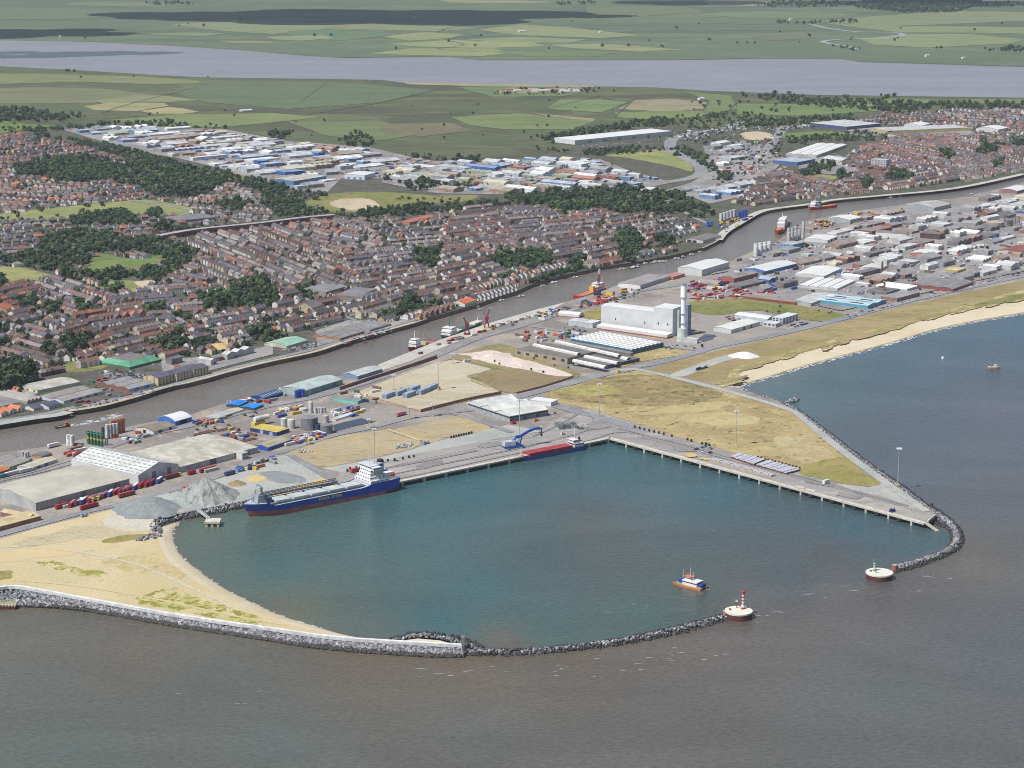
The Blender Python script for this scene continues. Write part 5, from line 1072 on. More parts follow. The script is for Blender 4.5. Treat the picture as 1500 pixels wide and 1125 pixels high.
b = MB(); b.box(-6.5, 6.5, -6, 6, -1.4, .2, PC, bottom=True); b.build('deck', t)
for sx in (-5, 0, 5):
    for sy in (-4.6, 4.6): b = MB(); b.box(sx - .9, sx + .9, sy - .9, sy + .9, WZ - 1, -1.4, PC); b.build('leg', t)
q = G(289, 747, .3); t = thing('walkway', 'narrow grey footbridge from the stone bank to the mooring platform', 'footbridge', q); p = Vector((c.x - 4, c.y + 3, .3)) - q
b = MB(); b.beam((0, 0, 0), p, 2.4, .4, M(C(186, 188, 188))); b.build('deck', t); n = Vector((-p.y, p.x, 0)).normalized() * 1.2
for s in (1, -1): b = MB(); b.beam(n * s + Vector((0, 0, 1.1)), p + n * s + Vector((0, 0, 1.1)), .15, .9, M(C(206, 206, 206))); b.build('railing', t)

def heap(name, label, cx, cy, rx, ry, h, mat, seed=1, flat=0.0, cat='heap'):
    """heap of loose material: centre and radii in metres"""
    r = random.Random(seed); c = G(cx, cy); n = 44; rings = 12; mb = MB(); P = []
    ph = [r.uniform(.85, 1.15) for _ in range(n)]; ph = [(ph[i - 1] + 2 * ph[i] + ph[(i + 1) % n]) / 4 for i in range(n)]
    for j in range(rings + 1):
        f = 1 - j / rings; row = []
        for i in range(n):
            a = 2 * math.pi * i / n; q = f * ph[i]
            z = h * max(0, (1 - max(f, flat)) / (1 - flat)) ** 1.08 if flat else h * (1 - f) ** 1.05
            g = 1 + .02 * math.sin(i * 1.7 + j * .6) * (j < rings)
            row.append((rx * q * g * math.cos(a), ry * q * g * math.sin(a), z + r.uniform(-.12, .12) * (0 < j < rings) * min(1, h / 5) + .02))
        P.append(row)
    for j in range(rings):
        for i in range(n): mb.face([P[j][i], P[j][(i + 1) % n], P[j + 1][(i + 1) % n], P[j + 1][i]], mat)
    o = mb.build(name, None, c); tag(o, label, cat); landmark('the ' + label, c) if h > 6 else None
    BLOCK.append([PX(c + Vector((rx * math.cos(a), ry * math.sin(a), 0))) for a in [k * .785 for k in range(8)]])
    return o
STREAK = ground('streaked_stone', [C(160, 163, 158), C(142, 147, 143), C(98, 103, 102)], (.05, .12, .5), thr=(.4, .6), stretch=(1.6, .5, .6))
heap('stone_heap', 'tall grey green cone of crushed stone in the gravel yard', 303, 726, 29, 34, 17.5, STREAK, 3)
heap('stone_heap', 'broad low dark grey heap of crushed stone above the bay', 216, 744, 31, 34, 7.5, G_AGGD, 5, .25)
heap('stone_heap', 'low grey shoulder of stone between the two big heaps', 260, 733, 26, 26, 5, G_AGG, 6, .3)
heap('gravel_heap', 'small dark brown gravel heap right of the tall stone cone', 347, 709, 9, 10, 4, G_EARTH, 7)
heap('gravel_heap', 'small grey heap at the foot of the tall stone cone', 341, 724, 7, 8, 3, G_AGGD, 8)
heap('salt_heap', 'white heap under sheeting on the dune heath', 1090, 522, 19, 15, 4.5, M(C(242, 242, 242), .7, .06, .2), 9, .35)
heap('sand_heap', 'pink white sand heap on the weedy ground behind the tan yard', 722, 523, 26, 30, 4, G_SPOIL, 10)
heap('sand_heap', 'low pale sand heap right of the pink white one', 765, 534, 22, 26, 2.5, G_SPOIL, 11)
heap('sand_heap', 'yellow sand heap on the building plot in the old town', 322, 508, 16, 24, 4, G_ORANGE, 12)

# ------------------------------------------------------------------ ships
def lerp(a, b, t): return a + (b - a) * t
def hull(t, L, B, deck, boot, col, col2, dcol, rake=4, fore=(.9, 2.0), poop=(.12, 1.0), bowp=.8, boot_stern=None, n=40):
    bs = boot if boot_stern is None else boot_stern
    def hb(s, lvl):
        st = .80 + .2 * min(1, s / .1); st = lerp(st * (.72 if lvl == 0 else .9), st, lvl / 2.0) if s < .12 else 1
        e = lerp(.74, bowp, lvl / 2.0)
        bw = 1 if s < e else max(.03, (1 - ((s - e) / (1 - e)) ** lerp(1.7, 2.6, lvl / 2.0)))
        return B / 2 * st * bw
    def zd(s):
        z = deck
        if s > fore[0] - .03: z += fore[1] * min(1, (s - fore[0] + .03) / .03)
        if s < poop[0] + .06: z += poop[1] * min(1, (poop[0] + .06 - s) / .06)
        return z
    def pt(s, lvl, side):
        z = (-1.2, lerp(bs, boot, s), zd(s))[lvl]
        x = s * L + (rake * (z - deck) / deck * max(0, (s - .8) / .2)) - (2.2 * (1 - s / .08) * (1 - lvl / 2) * -1 if s < .08 else 0)
        return (x, side * hb(s, lvl), z)
    ss = [i / n for i in range(n + 1)]
    up, lo, dk = MB(), MB(), MB(); cm, c2, dm = M(col, .45, .12, .15), M(col2, .6, .22, .2), M(dcol, .7, .15, .2)
    for s0, s1 in zip(ss, ss[1:]):
        for sd_ in (1, -1):
            for lv, mb, mm in ((0, lo, c2), (1, up, cm)):
                f = [pt(s1, lv, sd_), pt(s0, lv, sd_), pt(s0, lv + 1, sd_), pt(s1, lv + 1, sd_)]
                mb.face(f if sd_ > 0 else f[::-1], mm)
        a, b, c, d = pt(s0, 2, -1), pt(s1, 2, -1), pt(s1, 2, 1), pt(s0, 2, 1)
        dk.face([(p[0], p[1] * .985, p[2] - .7) for p in (a, b, c, d)], dm)
    for lv, mb, mm in ((0, lo, c2), (1, up, cm)):
        mb.face([pt(0, lv, 1), pt(0, lv, -1), pt(0, lv + 1, -1), pt(0, lv + 1, 1)], mm)
        mb.face([pt(1, lv, -1), pt(1, lv, 1), pt(1, lv + 1, 1), pt(1, lv + 1, -1)], mm)
    up.build('hull', t); lo.build('lower_hull', t); dk.build('deck', t)
    return hb, zd
def ship(name, label, cat, stern, bow, B, deck, boot, col, col2, dcol, near=True, mark=False, **kw):
    a, b = G(*stern, WZ), G(*bow, WZ); d = b - a; L = d.length; d.normalize(); q = Vector((-d.y, d.x, 0))
    o = a + (q * (B / 2) if q.y > 0 else -q * (B / 2)) if near else a
    t = thing(name, label, cat, (o.x, o.y, WZ), math.atan2(d.y, d.x)); hull(t, L, B, deck, boot, col, col2, dcol, **kw)
    landmark(mark or 'the ' + label, o + d * L / 2)
    return t, L
def block(t, name, x0, x1, w, z0, z1, col, win=0, wc_=None, yc=0):
    b = MB(); b.box(x0, x1, yc - w / 2, yc + w / 2, z0, z1, M(col, .5, .06, .3)); p = b.build(name, t)
    if win:
        g = MB(); z = z0 + (z1 - z0) * .55; e = .06
        g.box(x0 - e, x1 + e, yc - w / 2 - e, yc + w / 2 + e, z, z + min(.75, (z1 - z0) * .26), GLASS); g.build('window_band', p)
    return p
def pole(t, name, p, q, r, col, r2=None):
    b = MB(); b.tube(p, q, r, r2 or r * .7, M(col), 6); return b.build(name, t)
SHW = C(246, 247, 248)
# the blue bulk carrier
t, L = ship('bulk_carrier', 'big blue bulk carrier with red lower hull and white stern house moored at the quay', 'ship', (589, 718.5), (370, 763), 27, 9.6, 5.4, C(34, 72, 190), C(172, 98, 98), C(170, 178, 184), boot_stern=2.8, fore=(.885, 2.6), poop=(.2, 2.2), rake=5, mark='the blue bulk carrier')
HG = C(196, 206, 206)
b = MB(); b.box(L * .235, L * .86, -9.5, 9.5, 8.9, 10.6, M(C(104, 110, 122), .6)); b.build('coaming', t)
for k in range(5):
    x0 = L * (.26 + k * .118); b = MB(); b.box(x0, x0 + L * .098, -3.5, 9.2, 10.6, 12.2, M(HG, .5, .08)); hc = b.build('hatch_cover', t)
    if k == 1: g = MB(); g.cyl(x0 + L * .054, 2.6, 3.2, 3.2, 12.2, 12.32, M(C(226, 222, 170)), 20); g.build('painted_disc', hc)
b = MB(); b.lattice((L * .36, -8, 14), (L * .88, -7, 15.5), 3.6, M(C(92, 98, 110)), 26, .32); b.box(L * .36, L * .88, -9.2, -6.2, 12.6, 13.1, M(C(70, 74, 84))); b.build('conveyor_boom', t)
b = MB()
for s in (4, -4): b.beam((L * .88, s, 9.8), (L * .905, s * .4, 27), 1.6, 1.6, M(C(150, 158, 170))); b.beam((L * .93, s, 12), (L * .905, s * .4, 27), 1.4, 1.4, M(C(150, 158, 170)))
b.box(L * .892, L * .918, -3.4, 3.4, 22, 25, M(C(176, 182, 190))); b.box(L * .885, L * .925, -4.4, 4.4, 11.5, 18, M(C(164, 172, 182))); b.build('bow_tower', t)
b = MB(); b.box(L * .845, L * .88, -5, 6, 9.4, 15.5, M(C(74, 84, 112))); b.build('hopper', t)
b = MB(); b.lattice((L * .9, 0, 25.5), (L * .93, 9, 21), 1.6, M(C(186, 188, 190)), 6, .2); b.build('discharge_arm', t)
for k, (x0, x1, w) in enumerate(((.085, .215, 26), (.10, .208, 21), (.11, .2, 18), (.122, .195, 17), (.135, .19, 25))):
    tr = block(t, 'deckhouse_tier', L * x0, L * x1, w, 11 + k * 2.9, 13.9 + k * 2.9, SHW, 1 if k == 4 else 0)
    if k < 4:
        for j in range(5): wb = MB(); wb.box(L * x1 - .02, L * x1 + .08, -w * .4 + j * w * .18, -w * .4 + j * w * .18 + 1.3, 12.4 + k * 2.9, 13.3 + k * 2.9, GLASS); wb.build('window', tr)
        for j in range(4): xx = L * (x0 + (x1 - x0) * (j + .4) / 4); wb = MB(); wb.box(xx, xx + 1.3, w / 2 - .02, w / 2 + .08, 12.4 + k * 2.9, 13.3 + k * 2.9, GLASS); wb.build('window', tr)
block(t, 'wheelhouse_roof', L * .13, L * .195, 16, 25.5, 26.3, C(214, 222, 230)); block(t, 'engine_casing', L * .035, L * .1, 16, 11, 17.5, SHW, 0)
b = MB(); b.cyl(L * .088, -1, 3.6, 3.1, 17.5, 25.2, M(C(30, 60, 160), .5), 14); f = b.build('funnel', t)
b = MB(); b.cyl(L * .088, -1, 3.3, 3.25, 25.2, 26.4, M(SHW), 14); b.build('white_band', f); b = MB(); b.cyl(L * .088, -1, 3.1, 2.9, 26.4, 28.6, M(C(36, 36, 40)), 14); b.build('black_cap', f)
b = MB(); b.box(L * .088 - 1.2, L * .088 + 1.2, 2.1, 2.5, 19.5, 22.5, M(C(230, 214, 90))); b.build('emblem', f)
pole(t, 'mast', (L * .17, 1, 26.5), (L * .17, 1, 38), .5, SHW); pole(t, 'crane_jib', (L * .12, 5, 19), (L * .15, 6, 31), .7, SHW); pole(t, 'foremast', (L * .955, 0, 12), (L * .955, 0, 22), .4, SHW)
b = MB(); b.hcyl((L * .025, 7, 15), (L * .06, 7, 15.6), 1.7, M(C(232, 96, 50)), 8); b.build('lifeboat', t)
for s in (9, -9): b = MB(); b.box(L * .01, L * .09, s - .1, s + .1, 11, 12.6, M(SHW)); b.build('railing', t)
def letters(parent, text, size, loc, ax, col, name='lettering'):
    cu = bpy.data.curves.new(name, 'FONT'); cu.body = text; cu.size = size; cu.align_x = 'CENTER'; cu.extrude = .04; cu.offset = size * .02
    tmp = bpy.data.objects.new(name, cu); COL.objects.link(tmp)
    me = bpy.data.meshes.new_from_object(tmp); bpy.data.objects.remove(tmp); me.materials.clear(); me.materials.append(M(col, .5, .03))
    o = link(name, me, parent); X, Z = Vector(ax), Vector((0, 0, 1)); Y = X.cross(Z)
    o.matrix_local = Matrix(((X.x, Z.x, Y.x, loc[0]), (X.y, Z.y, Y.y, loc[1]), (X.z, Z.z, Y.z, loc[2]), (0, 0, 0, 1)))
letters(t, 'MIBAU - STEMA', 3.6, (L * .49, 13.62, 6.0), (-1, 0, 0), C(236, 222, 70))
# the coaster
t, L = ship('coaster', 'small blue coaster with long red hatch and white wheelhouse at the quay corner', 'ship', (859, 659), (763, 677.5), 13, 3.6, .5, C(34, 80, 168), C(120, 60, 62), C(150, 100, 96), rake=3, fore=(.9, 1.4), poop=(.16, 1.0), mark='the blue coaster')
b = MB(); b.box(L * .2, L * .86, -5.4, 5.4, 2.8, 6.0, M(C(150, 52, 60))); b.build('coaming', t)
for k in range(6): b = MB(); b.box(L * (.205 + k * .109), L * (.205 + k * .109 + .104), -5.6, 5.6, 6.0, 6.8, M(C(164, 58, 66), .6)); b.build('hatch_cover', t)
block(t, 'deckhouse', L * .03, L * .17, 11, 4.4, 8, SHW, 1); block(t, 'wheelhouse', L * .1, L * .18, 9.5, 8, 11.4, SHW, 1); block(t, 'red_casing', L * .03, L * .09, 5, 8, 9.4, C(176, 60, 60))
b = MB(); b.cyl(L * .05, 0, 1.2, 1.1, 9.4, 12.4, M(C(50, 50, 54)), 10); b.build('funnel', t)
pole(t, 'mast', (L * .12, 0, 11), (L * .12, 0, 22), .4, SHW); pole(t, 'foremast', (L * .94, 0, 4), (L * .94, 0, 13), .3, SHW); block(t, 'windlass', L * .91, L * .96, 5, 4, 5.4, C(206, 160, 130))
# orange catamaran workboat
a, b_ = G(1032, 864, WZ), G(990, 853, WZ); d = b_ - a; L = d.length; d.normalize(); c = a
t = thing('workboat', 'orange hulled catamaran workboat with white house crossing the harbour', 'boat', (c.x, c.y, WZ), math.atan2(d.y, d.x)); landmark('the orange workboat', c)
OR_ = M(C(206, 116, 62), .5)
for s in (4.2, -4.2):
    b = MB(); b.box(0, L * .86, s - 1.5, s + 1.5, -.8, 1.5, OR_)
    P0 = [(L * .86, s - 1.5), (L, s), (L * .86, s + 1.5)]
    b.face([(*P0[0], -.8), (*P0[1], .4), (*P0[1], 2.0), (*P0[0], 1.5)], OR_); b.face([(*P0[1], .4), (*P0[2], -.8), (*P0[2], 1.5), (*P0[1], 2.0)], OR_); b.face([(*P0[0], 1.5), (*P0[1], 2.0), (*P0[2], 1.5)], OR_); b.build('hull', t)
block(t, 'deck', L * .02, L * .9, 9.6, 1.2, 1.75, C(150, 148, 140)); block(t, 'cabin', L * .16, L * .66, 8.8, 1.75, 5.6, SHW, 1); block(t, 'wheelhouse', L * .42, L * .6, 5.4, 5.2, 7.8, SHW, 1); block(t, 'orange_roof', L * .4, L * .66, 5.8, 7.8, 8.2, C(210, 112, 72))
block(t, 'deck_gear', L * .68, L * .84, 5, 2.15, 4.6, C(36, 70, 160)); block(t, 'engine_box', L * .03, L * .1, 6, 2.15, 4.4, C(40, 70, 160))
for x, y, h in ((.5, 0, 15), (.36, 1.5, 12.5), (.8, -2, 11.5)): pole(t, 'mast', (L * x, y, 4), (L * x, y, h), .22, SHW)

# ships and boats in the river
def rship(label, stern, bow, B, deck, col, blocks, masts, dcol=C(150, 110, 96), col2=C(120, 46, 44), boot=.6, mark=False, **kw):
    t, L = ship('supply_ship', label, 'ship', stern, bow, B, deck, boot, col, col2, dcol, near=False, mark=mark, **kw)
    for nm, x0, x1, w, z0, z1, cl, wi in blocks: block(t, nm, L * x0, L * x1, B * w, z0, z1, cl, wi)
    for x, y, z0, z1, cl in masts: pole(t, 'mast', (L * x, y, z0), (L * x, y, z1), .5, cl)
    return t, L
RH = C(164, 38, 48)
rship('red hulled supply ship with white bridge, moored by the pale river quay', (634, 504.5), (599, 516), 13, 4.5, RH, [('bridge', .66, .86, .8, 4.5, 11, SHW, 1), ('wheelhouse', .7, .84, .7, 11, 14, SHW, 1), ('winch_house', .3, .42, .6, 3.6, 7, C(206, 190, 150), 0), ('funnel', .6, .65, .5, 6, 13, C(226, 226, 226), 0)], [(.76, 0, 14, 24, SHW), (.4, 0, 6, 18, C(206, 190, 150)), (.12, 0, 4, 9, RED)], mark='the red-hulled supply ship')
t, L = rship('green decked cargo ship with white superstructure unloading between two red cranes', (652, 497), (704, 478), 15, 4, C(58, 66, 72), [('bridge', .02, .2, .85, 4, 10, SHW, 1), ('wheelhouse', .05, .18, .9, 10, 13.5, SHW, 1), ('hold', .3, .94, .7, 3.4, 6, C(44, 104, 88), 0), ('cover', .74, .98, .6, 6, 8, C(236, 230, 200), 0), ('white_cover', .26, .38, .7, 5, 7, C(230, 226, 206), 0), ('bow_housing', .95, .985, .4, 4, 7, SHW, 0)], [(.12, 0, 13, 22, C(60, 120, 90)), (.92, 0, 5, 14, SHW)], mark='the green cargo ship')
t, L = rship('red anchor handling vessel with white bridge and red derrick', (845, 439), (886, 424), 15, 4, C(206, 62, 50), [('work_deck', .04, .52, .8, 3.2, 4.2, C(206, 120, 90), 0), ('bridge', .6, .84, .85, 4, 9.5, SHW, 1), ('wheelhouse', .66, .82, .8, 9.5, 13, SHW, 1), ('crane_base', .5, .58, .4, 4, 11, C(236, 190, 60), 0)], [(.9, 0, 6, 18, SHW)], dcol=C(190, 90, 70), mark='the red anchor vessel')
c = G(875, 432); t = thing('derrick', 'tall dark red derrick with white tip beside the red anchor vessel', 'crane', c); H = HM(432, 38); landmark('the tall dark red derrick', c)
b = MB(); b.box(-5, 5, -4, 4, 0, 4, M(C(50, 50, 90))); b.build('base', t); b = MB(); b.lattice((0, 0, 4), (2.2, 0, H * .8), 3.0, M(C(150, 30, 50)), 9, .32); b.build('tower', t); b = MB(); b.lattice((2.2, 0, H * .8), (2.6, 0, H), 2, M(C(226, 222, 226)), 3, .45); b.build('tip', t)
rship('orange red tug with tall white bridge head on by the grey concrete silos', (1152, 326), (1139, 344), 15, 5, C(214, 66, 46), [('bridge', .3, .66, .8, 5, 12, SHW, 1), ('wheelhouse', .36, .6, .75, 12, 16, SHW, 1), ('funnels', .2, .28, .6, 6, 15, C(220, 216, 206), 0), ('orange_deck', .7, .86, .5, 5, 6.5, C(226, 130, 80), 0)], [(.48, 0, 16, 26, SHW)], mark='the orange-red tug')
rship('red supply ship with long low stern moored on the far bank upriver', (1223, 303), (1186, 308), 14, 4, C(206, 46, 44), [('bridge', .68, .9, .85, 4, 11, SHW, 1), ('wheelhouse', .72, .86, .8, 11, 14.5, SHW, 1), ('orange_deck', .06, .6, .7, 3.2, 4.4, C(206, 130, 80), 0), ('funnel', .6, .66, .5, 6, 13, C(60, 50, 56), 0)], [(.8, 0, 14, 23, SHW)], mark='the far red supply ship')
t, L = ship('pilot_boat', 'small dark workboat with orange mast leaving a wake in the river', 'boat', (102, 624), (80, 628), 5.5, 1.7, .3, C(70, 62, 56), C(60, 40, 40), C(150, 138, 120), near=False, rake=1.5, fore=(.85, .5), poop=(.1, .2), mark='the small dark workboat')
block(t, 'wheelhouse', L * .12, L * .3, 3.4, 1.7, 4.4, C(196, 110, 90), 1); pole(t, 'mast', (L * .24, 0, 4), (L * .24, 0, 8.5), .2, C(226, 110, 70))
mb = MB(); r = random.Random(4)
for k in range(46):
    f = r.random(); g = G(lerp(104, 172, f ** 1.3), lerp(623, 611, f ** 1.3), WZ + .24) + Vector((r.gauss(0, 1 + 3 * f), r.gauss(0, 2 + 7 * f), 0)); l, w = r.uniform(2, 6) * (1 + f), r.uniform(.4, 1.1)
    a = math.atan2(4.2, 6.0) + r.uniform(-.25, .25); d = Vector((math.cos(a), math.sin(a), 0)); q = Vector((-d.y, d.x, 0))
    mb.face([tuple(g - d * l), tuple(g - q * w), tuple(g + d * l), tuple(g + q * w)], FOAM)
tag(mb.build('wake'), 'white foamy wake behind the small dark workboat', 'wake', None, 'stuff')
small = [(673, 457, 14), (697, 452, 10), (730, 442, 12), (757, 436, 14), (790, 421, 12), (806, 416, 16), (838, 408, 12), (905, 396, 14), (922, 394, 24), (932, 390, 10), (941, 388, 12), (953, 386, 22), (968, 385, 12), (985, 381, 16), (997, 378, 12), (1008, 375, 14), (1022, 371, 10), (1075, 322, 18), (1120, 365, 10), (1300, 291, 22), (1315, 289, 14), (700, 455, 9), (330, 592, 9), (1420, 286, 14), (1180, 329, 12)]
bt0 = None
for i, (x, y, l) in enumerate(small):
    a = G(x, y, WZ); an = .86 + random.uniform(-.15, .15)
    t = thing('small_boat', None, 'boat', (a.x, a.y, WZ + .15), an, 'small boats moored along the river banks'); cl = random.choice((SHW, SHW, C(206, 212, 222), C(50, 70, 120), C(226, 222, 206)))
    hull(t, l, l * .3, 1.3, .3, cl, C(90, 60, 60), C(206, 196, 170), rake=1.2, fore=(.8, .4), poop=(.1, .1), n=10); block(t, 'cabin', l * .3, l * .6, l * .2, 1.0, 2.6, SHW, 1)
    AUTO.append((t, ('white' if cl is SHW else 'pale grey' if cl == C(206, 212, 222) else 'navy' if cl == C(50, 70, 120) else 'cream') + ' small boat moored', a))
# the wreck and buoy out at sea
c = G(1455, 540, WZ); t = thing('wreck', 'low rusted wreck with pale top showing above the sea', 'wreck', c); b = MB()
P = [(-9, -2), (-4, -4.5), (4, -4), (9, -1), (7, 3), (0, 4.5), (-7, 3)]
for i in range(7):
    p, q = P[i], P[(i + 1) % 7]; b.face([(*p, -1), (*q, -1), (q[0] * .8, q[1] * .8, 2.2), (p[0] * .8, p[1] * .8, 2.2)], M(C(120, 96, 84), .9, .3, .5))
b.face([(p[0] * .8, p[1] * .8, 2.2) for p in P], M(C(206, 200, 186), .9, .3, .5)); b.build('hulk', t); b = MB(); b.box(1, 4, -1, 2, 2.2, 5, M(C(200, 196, 186))); b.box(-3, -1.5, -2, 0, 2.2, 3.6, M(C(150, 130, 116))); b.build('stump', t)
c = G(1381, 525, WZ); t = thing('buoy', 'small white buoy alone in the bay', 'buoy', c); b = MB(); b.cyl(0, 0, 1.6, 1.6, -.5, 1.2, M(SHW), 12); b.build('float', t); b = MB(); b.cyl(0, 0, .9, .5, 1.2, 2.6, M(SHW), 8); b.build('top', t)

# ------------------------------------------------------------------ cranes
def crane_red(lab, x, y, jib, tip, yel=False):
    c = G(x, y); t = thing('harbour_crane', lab, 'crane', c); rm = M(C(132, 32, 44), .6); k = MPP(y); landmark('the ' + lab, c)
    b = MB()
    for sx in (-3, 3):
        for sy in (-3, 3): b.beam((sx, sy, 0), (sx * .6, sy * .6, 7), 1, 1, rm)
    b.box(-4, 4, -4, 4, 0, 1.2, M(C(226, 206, 90)) if yel else rm); b.build('undercarriage', t)
    b = MB(); b.cyl(0, 0, 1.8, 1.5, 7, 13, rm, 10); b.build('tower', t); b = MB(); b.box(-2.4, 2.8, -2, 2, 11.5, 14.5, rm); b.build('machine_house', t)
    q = Vector((jib[0] * k, 0, HM(y, jib[1]))); b = MB(); b.lattice((0, 0, 14), q * .8 + Vector((0, 0, 3)), 1.5, rm, 10, .17); b.build('jib', t)
    b = MB(); b.lattice(q * .8 + Vector((0, 0, 3)), q, 1.0, M(tip), 4, .17); b.build('jib_tip', t); b = MB(); b.tube((-2, 0, 16), (-3, 0, 22), .4, .3, rm); b.tube((-3, 0, 22), q, .12, .12, rm, 3); b.build('stay', t)
crane_red('dark red harbour crane with dim jib beside the green cargo ship', 684, 490, (-7, 27), C(190, 150, 150))
crane_red('dark red harbour crane with pale jib tip on a yellow base', 713, 481, (6, 31), C(226, 220, 220), True)
c = G(752, 656); t = thing('mobile_crane', 'blue mobile harbour crane with arched boom standing behind the coaster', 'crane', c, math.radians(28)); bl = M(C(46, 92, 186), .5); landmark('the blue mobile crane', c)
b = MB(); b.box(-9, 9, -4, 4, .9, 2.6, bl); b.build('chassis', t)
for sx in (-8, 8):
    for sy in (-6, 6): b = MB(); b.box(sx - 1.2, sx + 1.2, sy - 1.2, sy + 1.2, 0, 2, bl); b.beam((sx, 0, 1.6), (sx, sy, 1.6), 1, .8, bl); b.build('outrigger', t)
for k in range(5):
    for sy in (-2.7, 2.7): b = MB(); b.hcyl((-7 + k * 3.4, sy - .5, .9), (-7 + k * 3.4, sy + .5, .9), .9, M(C(40, 40, 44)), 10); b.build('wheel', t)
b = MB(); b.box(-11, 1, -3.2, 3.2, 3, 7.5, M(C(206, 212, 222))); b.build('machine_house', t); b = MB(); b.box(1, 4.5, -2.4, 2.4, 3, 8, bl); b.cyl(3, 0, 1.7, 1.4, 8, 11.5, bl, 10); b.build('tower', t)
b = MB(); b.box(2, 4.6, -4.2, -2.2, 6.5, 9.2, M(SHW)); b.build('cab', t)
P = [(-2, 0, 6), (8, 0, 11), (16, 0, 14.5), (24, 0, 16.5), (31, 0, 16)]
b = MB()
for p, q in zip(P, P[1:]): b.beam(p, q, 1.9, 2.2, bl)
b.build('boom', t); b = MB(); b.beam((3, 0, 11.5), (9, 0, 11.2), 1.1, 1.1, bl); b.beam((7, 0, 2.6), (10, 0, 11.6), .9, .9, bl); b.build('ram', t)
b = MB(); b.box(30, 32, -1, 1, 16, 17.6, M(SHW)); b.build('boom_head', t); b = MB(); b.tube((31, 0, 16), (31, 0, 10), .5, .5, M(C(60, 70, 110)), 6); b.cyl(31, 0, .4, 1.6, 7.6, 10, M(C(60, 60, 80)), 8); b.build('grab', t)

# ------------------------------------------------------------------ light masts
MAST = None
for i, (x, y, hp, lab) in enumerate(((549, 681, 53, 'tall light mast behind the white stern house of the blue ship'), (634, 610, 18, 'short light mast at the corner of the tan yard'), (878, 610, 48, 'tall light mast at the landward corner of the dry scrub'), (1315, 712, 55, 'tall light mast at the seaward tip of the scrub land'), (761, 640, 54, 'tall light mast between the white cargo shed and the blue crane'), (1078, 654, 52, 'tall light mast behind the grey stacks on the right-hand quay'), (642, 572, 40, 'light mast in the tan yard beside the blue grey containers'), (663, 533, 15, 'short light mast by the brown river palisade'), (577, 571, 22, 'short light mast above the turquoise shed'), (600, 614, 18, 'short light mast beside the road left of the tan yard'), (448, 652, 16, 'street light mast beside the bright blue workshop'), (540, 628, 14, 'street light mast beside the dark pond'))):
    c = G(x, y); H = HM(y, hp); t = thing('light_mast', lab, 'light mast', c, 0, None)
    b = MB(); b.tube((0, 0, 0), (0, 0, H), .42 if H > 20 else .28, .24, M(C(168, 174, 182), .5), 8); b.build('pole', t)
    b = MB(); b.box(-1.6, 1.6, -1.6, 1.6, 0, 1.5, M(C(206, 178, 110))); b.build('base', t)
    b = MB(); b.cyl(0, 0, 1.9, 1.9, H - .8, H, M(C(190, 196, 204)), 10)
    for k in range(6): a = k * 1.047; b.box(2.2 * math.cos(a) - .45, 2.2 * math.cos(a) + .45, 2.2 * math.sin(a) - .45, 2.2 * math.sin(a) + .45, H - .9, H + .3, M(SHW))
    b.build('lamp_head', t); landmark('the ' + lab, c)

# ------------------------------------------------------------------ lorries, containers, stacks on the quays
PROTO = {}
def mesh_thing(key, make):
    if key not in PROTO: PROTO[key] = make()
    return PROTO[key]
def lorry_meshes(bc, cc, L):
    def mk():
        a = MB(); a.box(-L / 2, L / 2 - 3, -1.3, 1.3, 1.1, 4.1, M(bc[0], .5, .1), M(bc[1], .5, .1))
        b = MB(); b.box(L / 2 - 2.7, L / 2 - .3, -1.25, 1.25, .7, 3.7, M(cc, .4, .05)); b.box(L / 2 - .32, L / 2 - .26, -1.1, 1.1, 2.3, 3.3, GLASS)
        c = MB(); c.box(-L / 2, L / 2 - .4, -1.0, 1.0, .5, 1.1, M(C(60, 60, 64)))
        for x in (-L / 2 + 1.2, -L / 2 + 2.6, L / 2 - 3.6, L / 2 - 1.4):
            for y in (-1.1, 1.1): c.hcyl((x, y - .2, .5), (x, y + .2, .5), .5, M(C(40, 40, 42)), 8)
        out = []
        for nm, m in (('trailer', a), ('cab', b), ('chassis', c)):
            o = m.build(nm); out.append((nm, o.data)); bpy.data.objects.remove(o)
        return out
    return mesh_thing(('lorry', bc, cc, L), mk)
def lorry(desc, x, y, ang, L, bc, cc, nm='lorry', grp='lorries and trailers by the warehouses', auto=True, label=None):
    c = G(x, y); t = thing(nm, label, 'lorry', c, math.radians(ang), grp)
    for n_, me in lorry_meshes(bc, cc, L): link(n_, me, t)
    if auto: AUTO.append((t, desc, c))
    return t
Rd, Bl_, Wh, Gy, Ye = C(166, 40, 52), C(52, 92, 176), C(240, 240, 242), C(120, 124, 122), C(226, 200, 90)
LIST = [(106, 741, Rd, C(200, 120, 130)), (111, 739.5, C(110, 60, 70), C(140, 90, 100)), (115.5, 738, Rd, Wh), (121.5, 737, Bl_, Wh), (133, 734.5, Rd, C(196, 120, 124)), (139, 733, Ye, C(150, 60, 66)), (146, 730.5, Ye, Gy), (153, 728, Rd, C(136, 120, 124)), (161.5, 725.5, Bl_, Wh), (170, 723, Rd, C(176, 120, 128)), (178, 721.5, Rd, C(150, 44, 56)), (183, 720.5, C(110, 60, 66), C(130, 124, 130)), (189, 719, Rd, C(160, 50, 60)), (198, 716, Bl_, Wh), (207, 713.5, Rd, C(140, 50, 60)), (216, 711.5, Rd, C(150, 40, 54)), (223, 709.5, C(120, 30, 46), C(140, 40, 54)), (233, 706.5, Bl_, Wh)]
names = {Rd: 'dark red', Bl_: 'blue', Ye: 'yellow fronted', Gy: 'grey'}
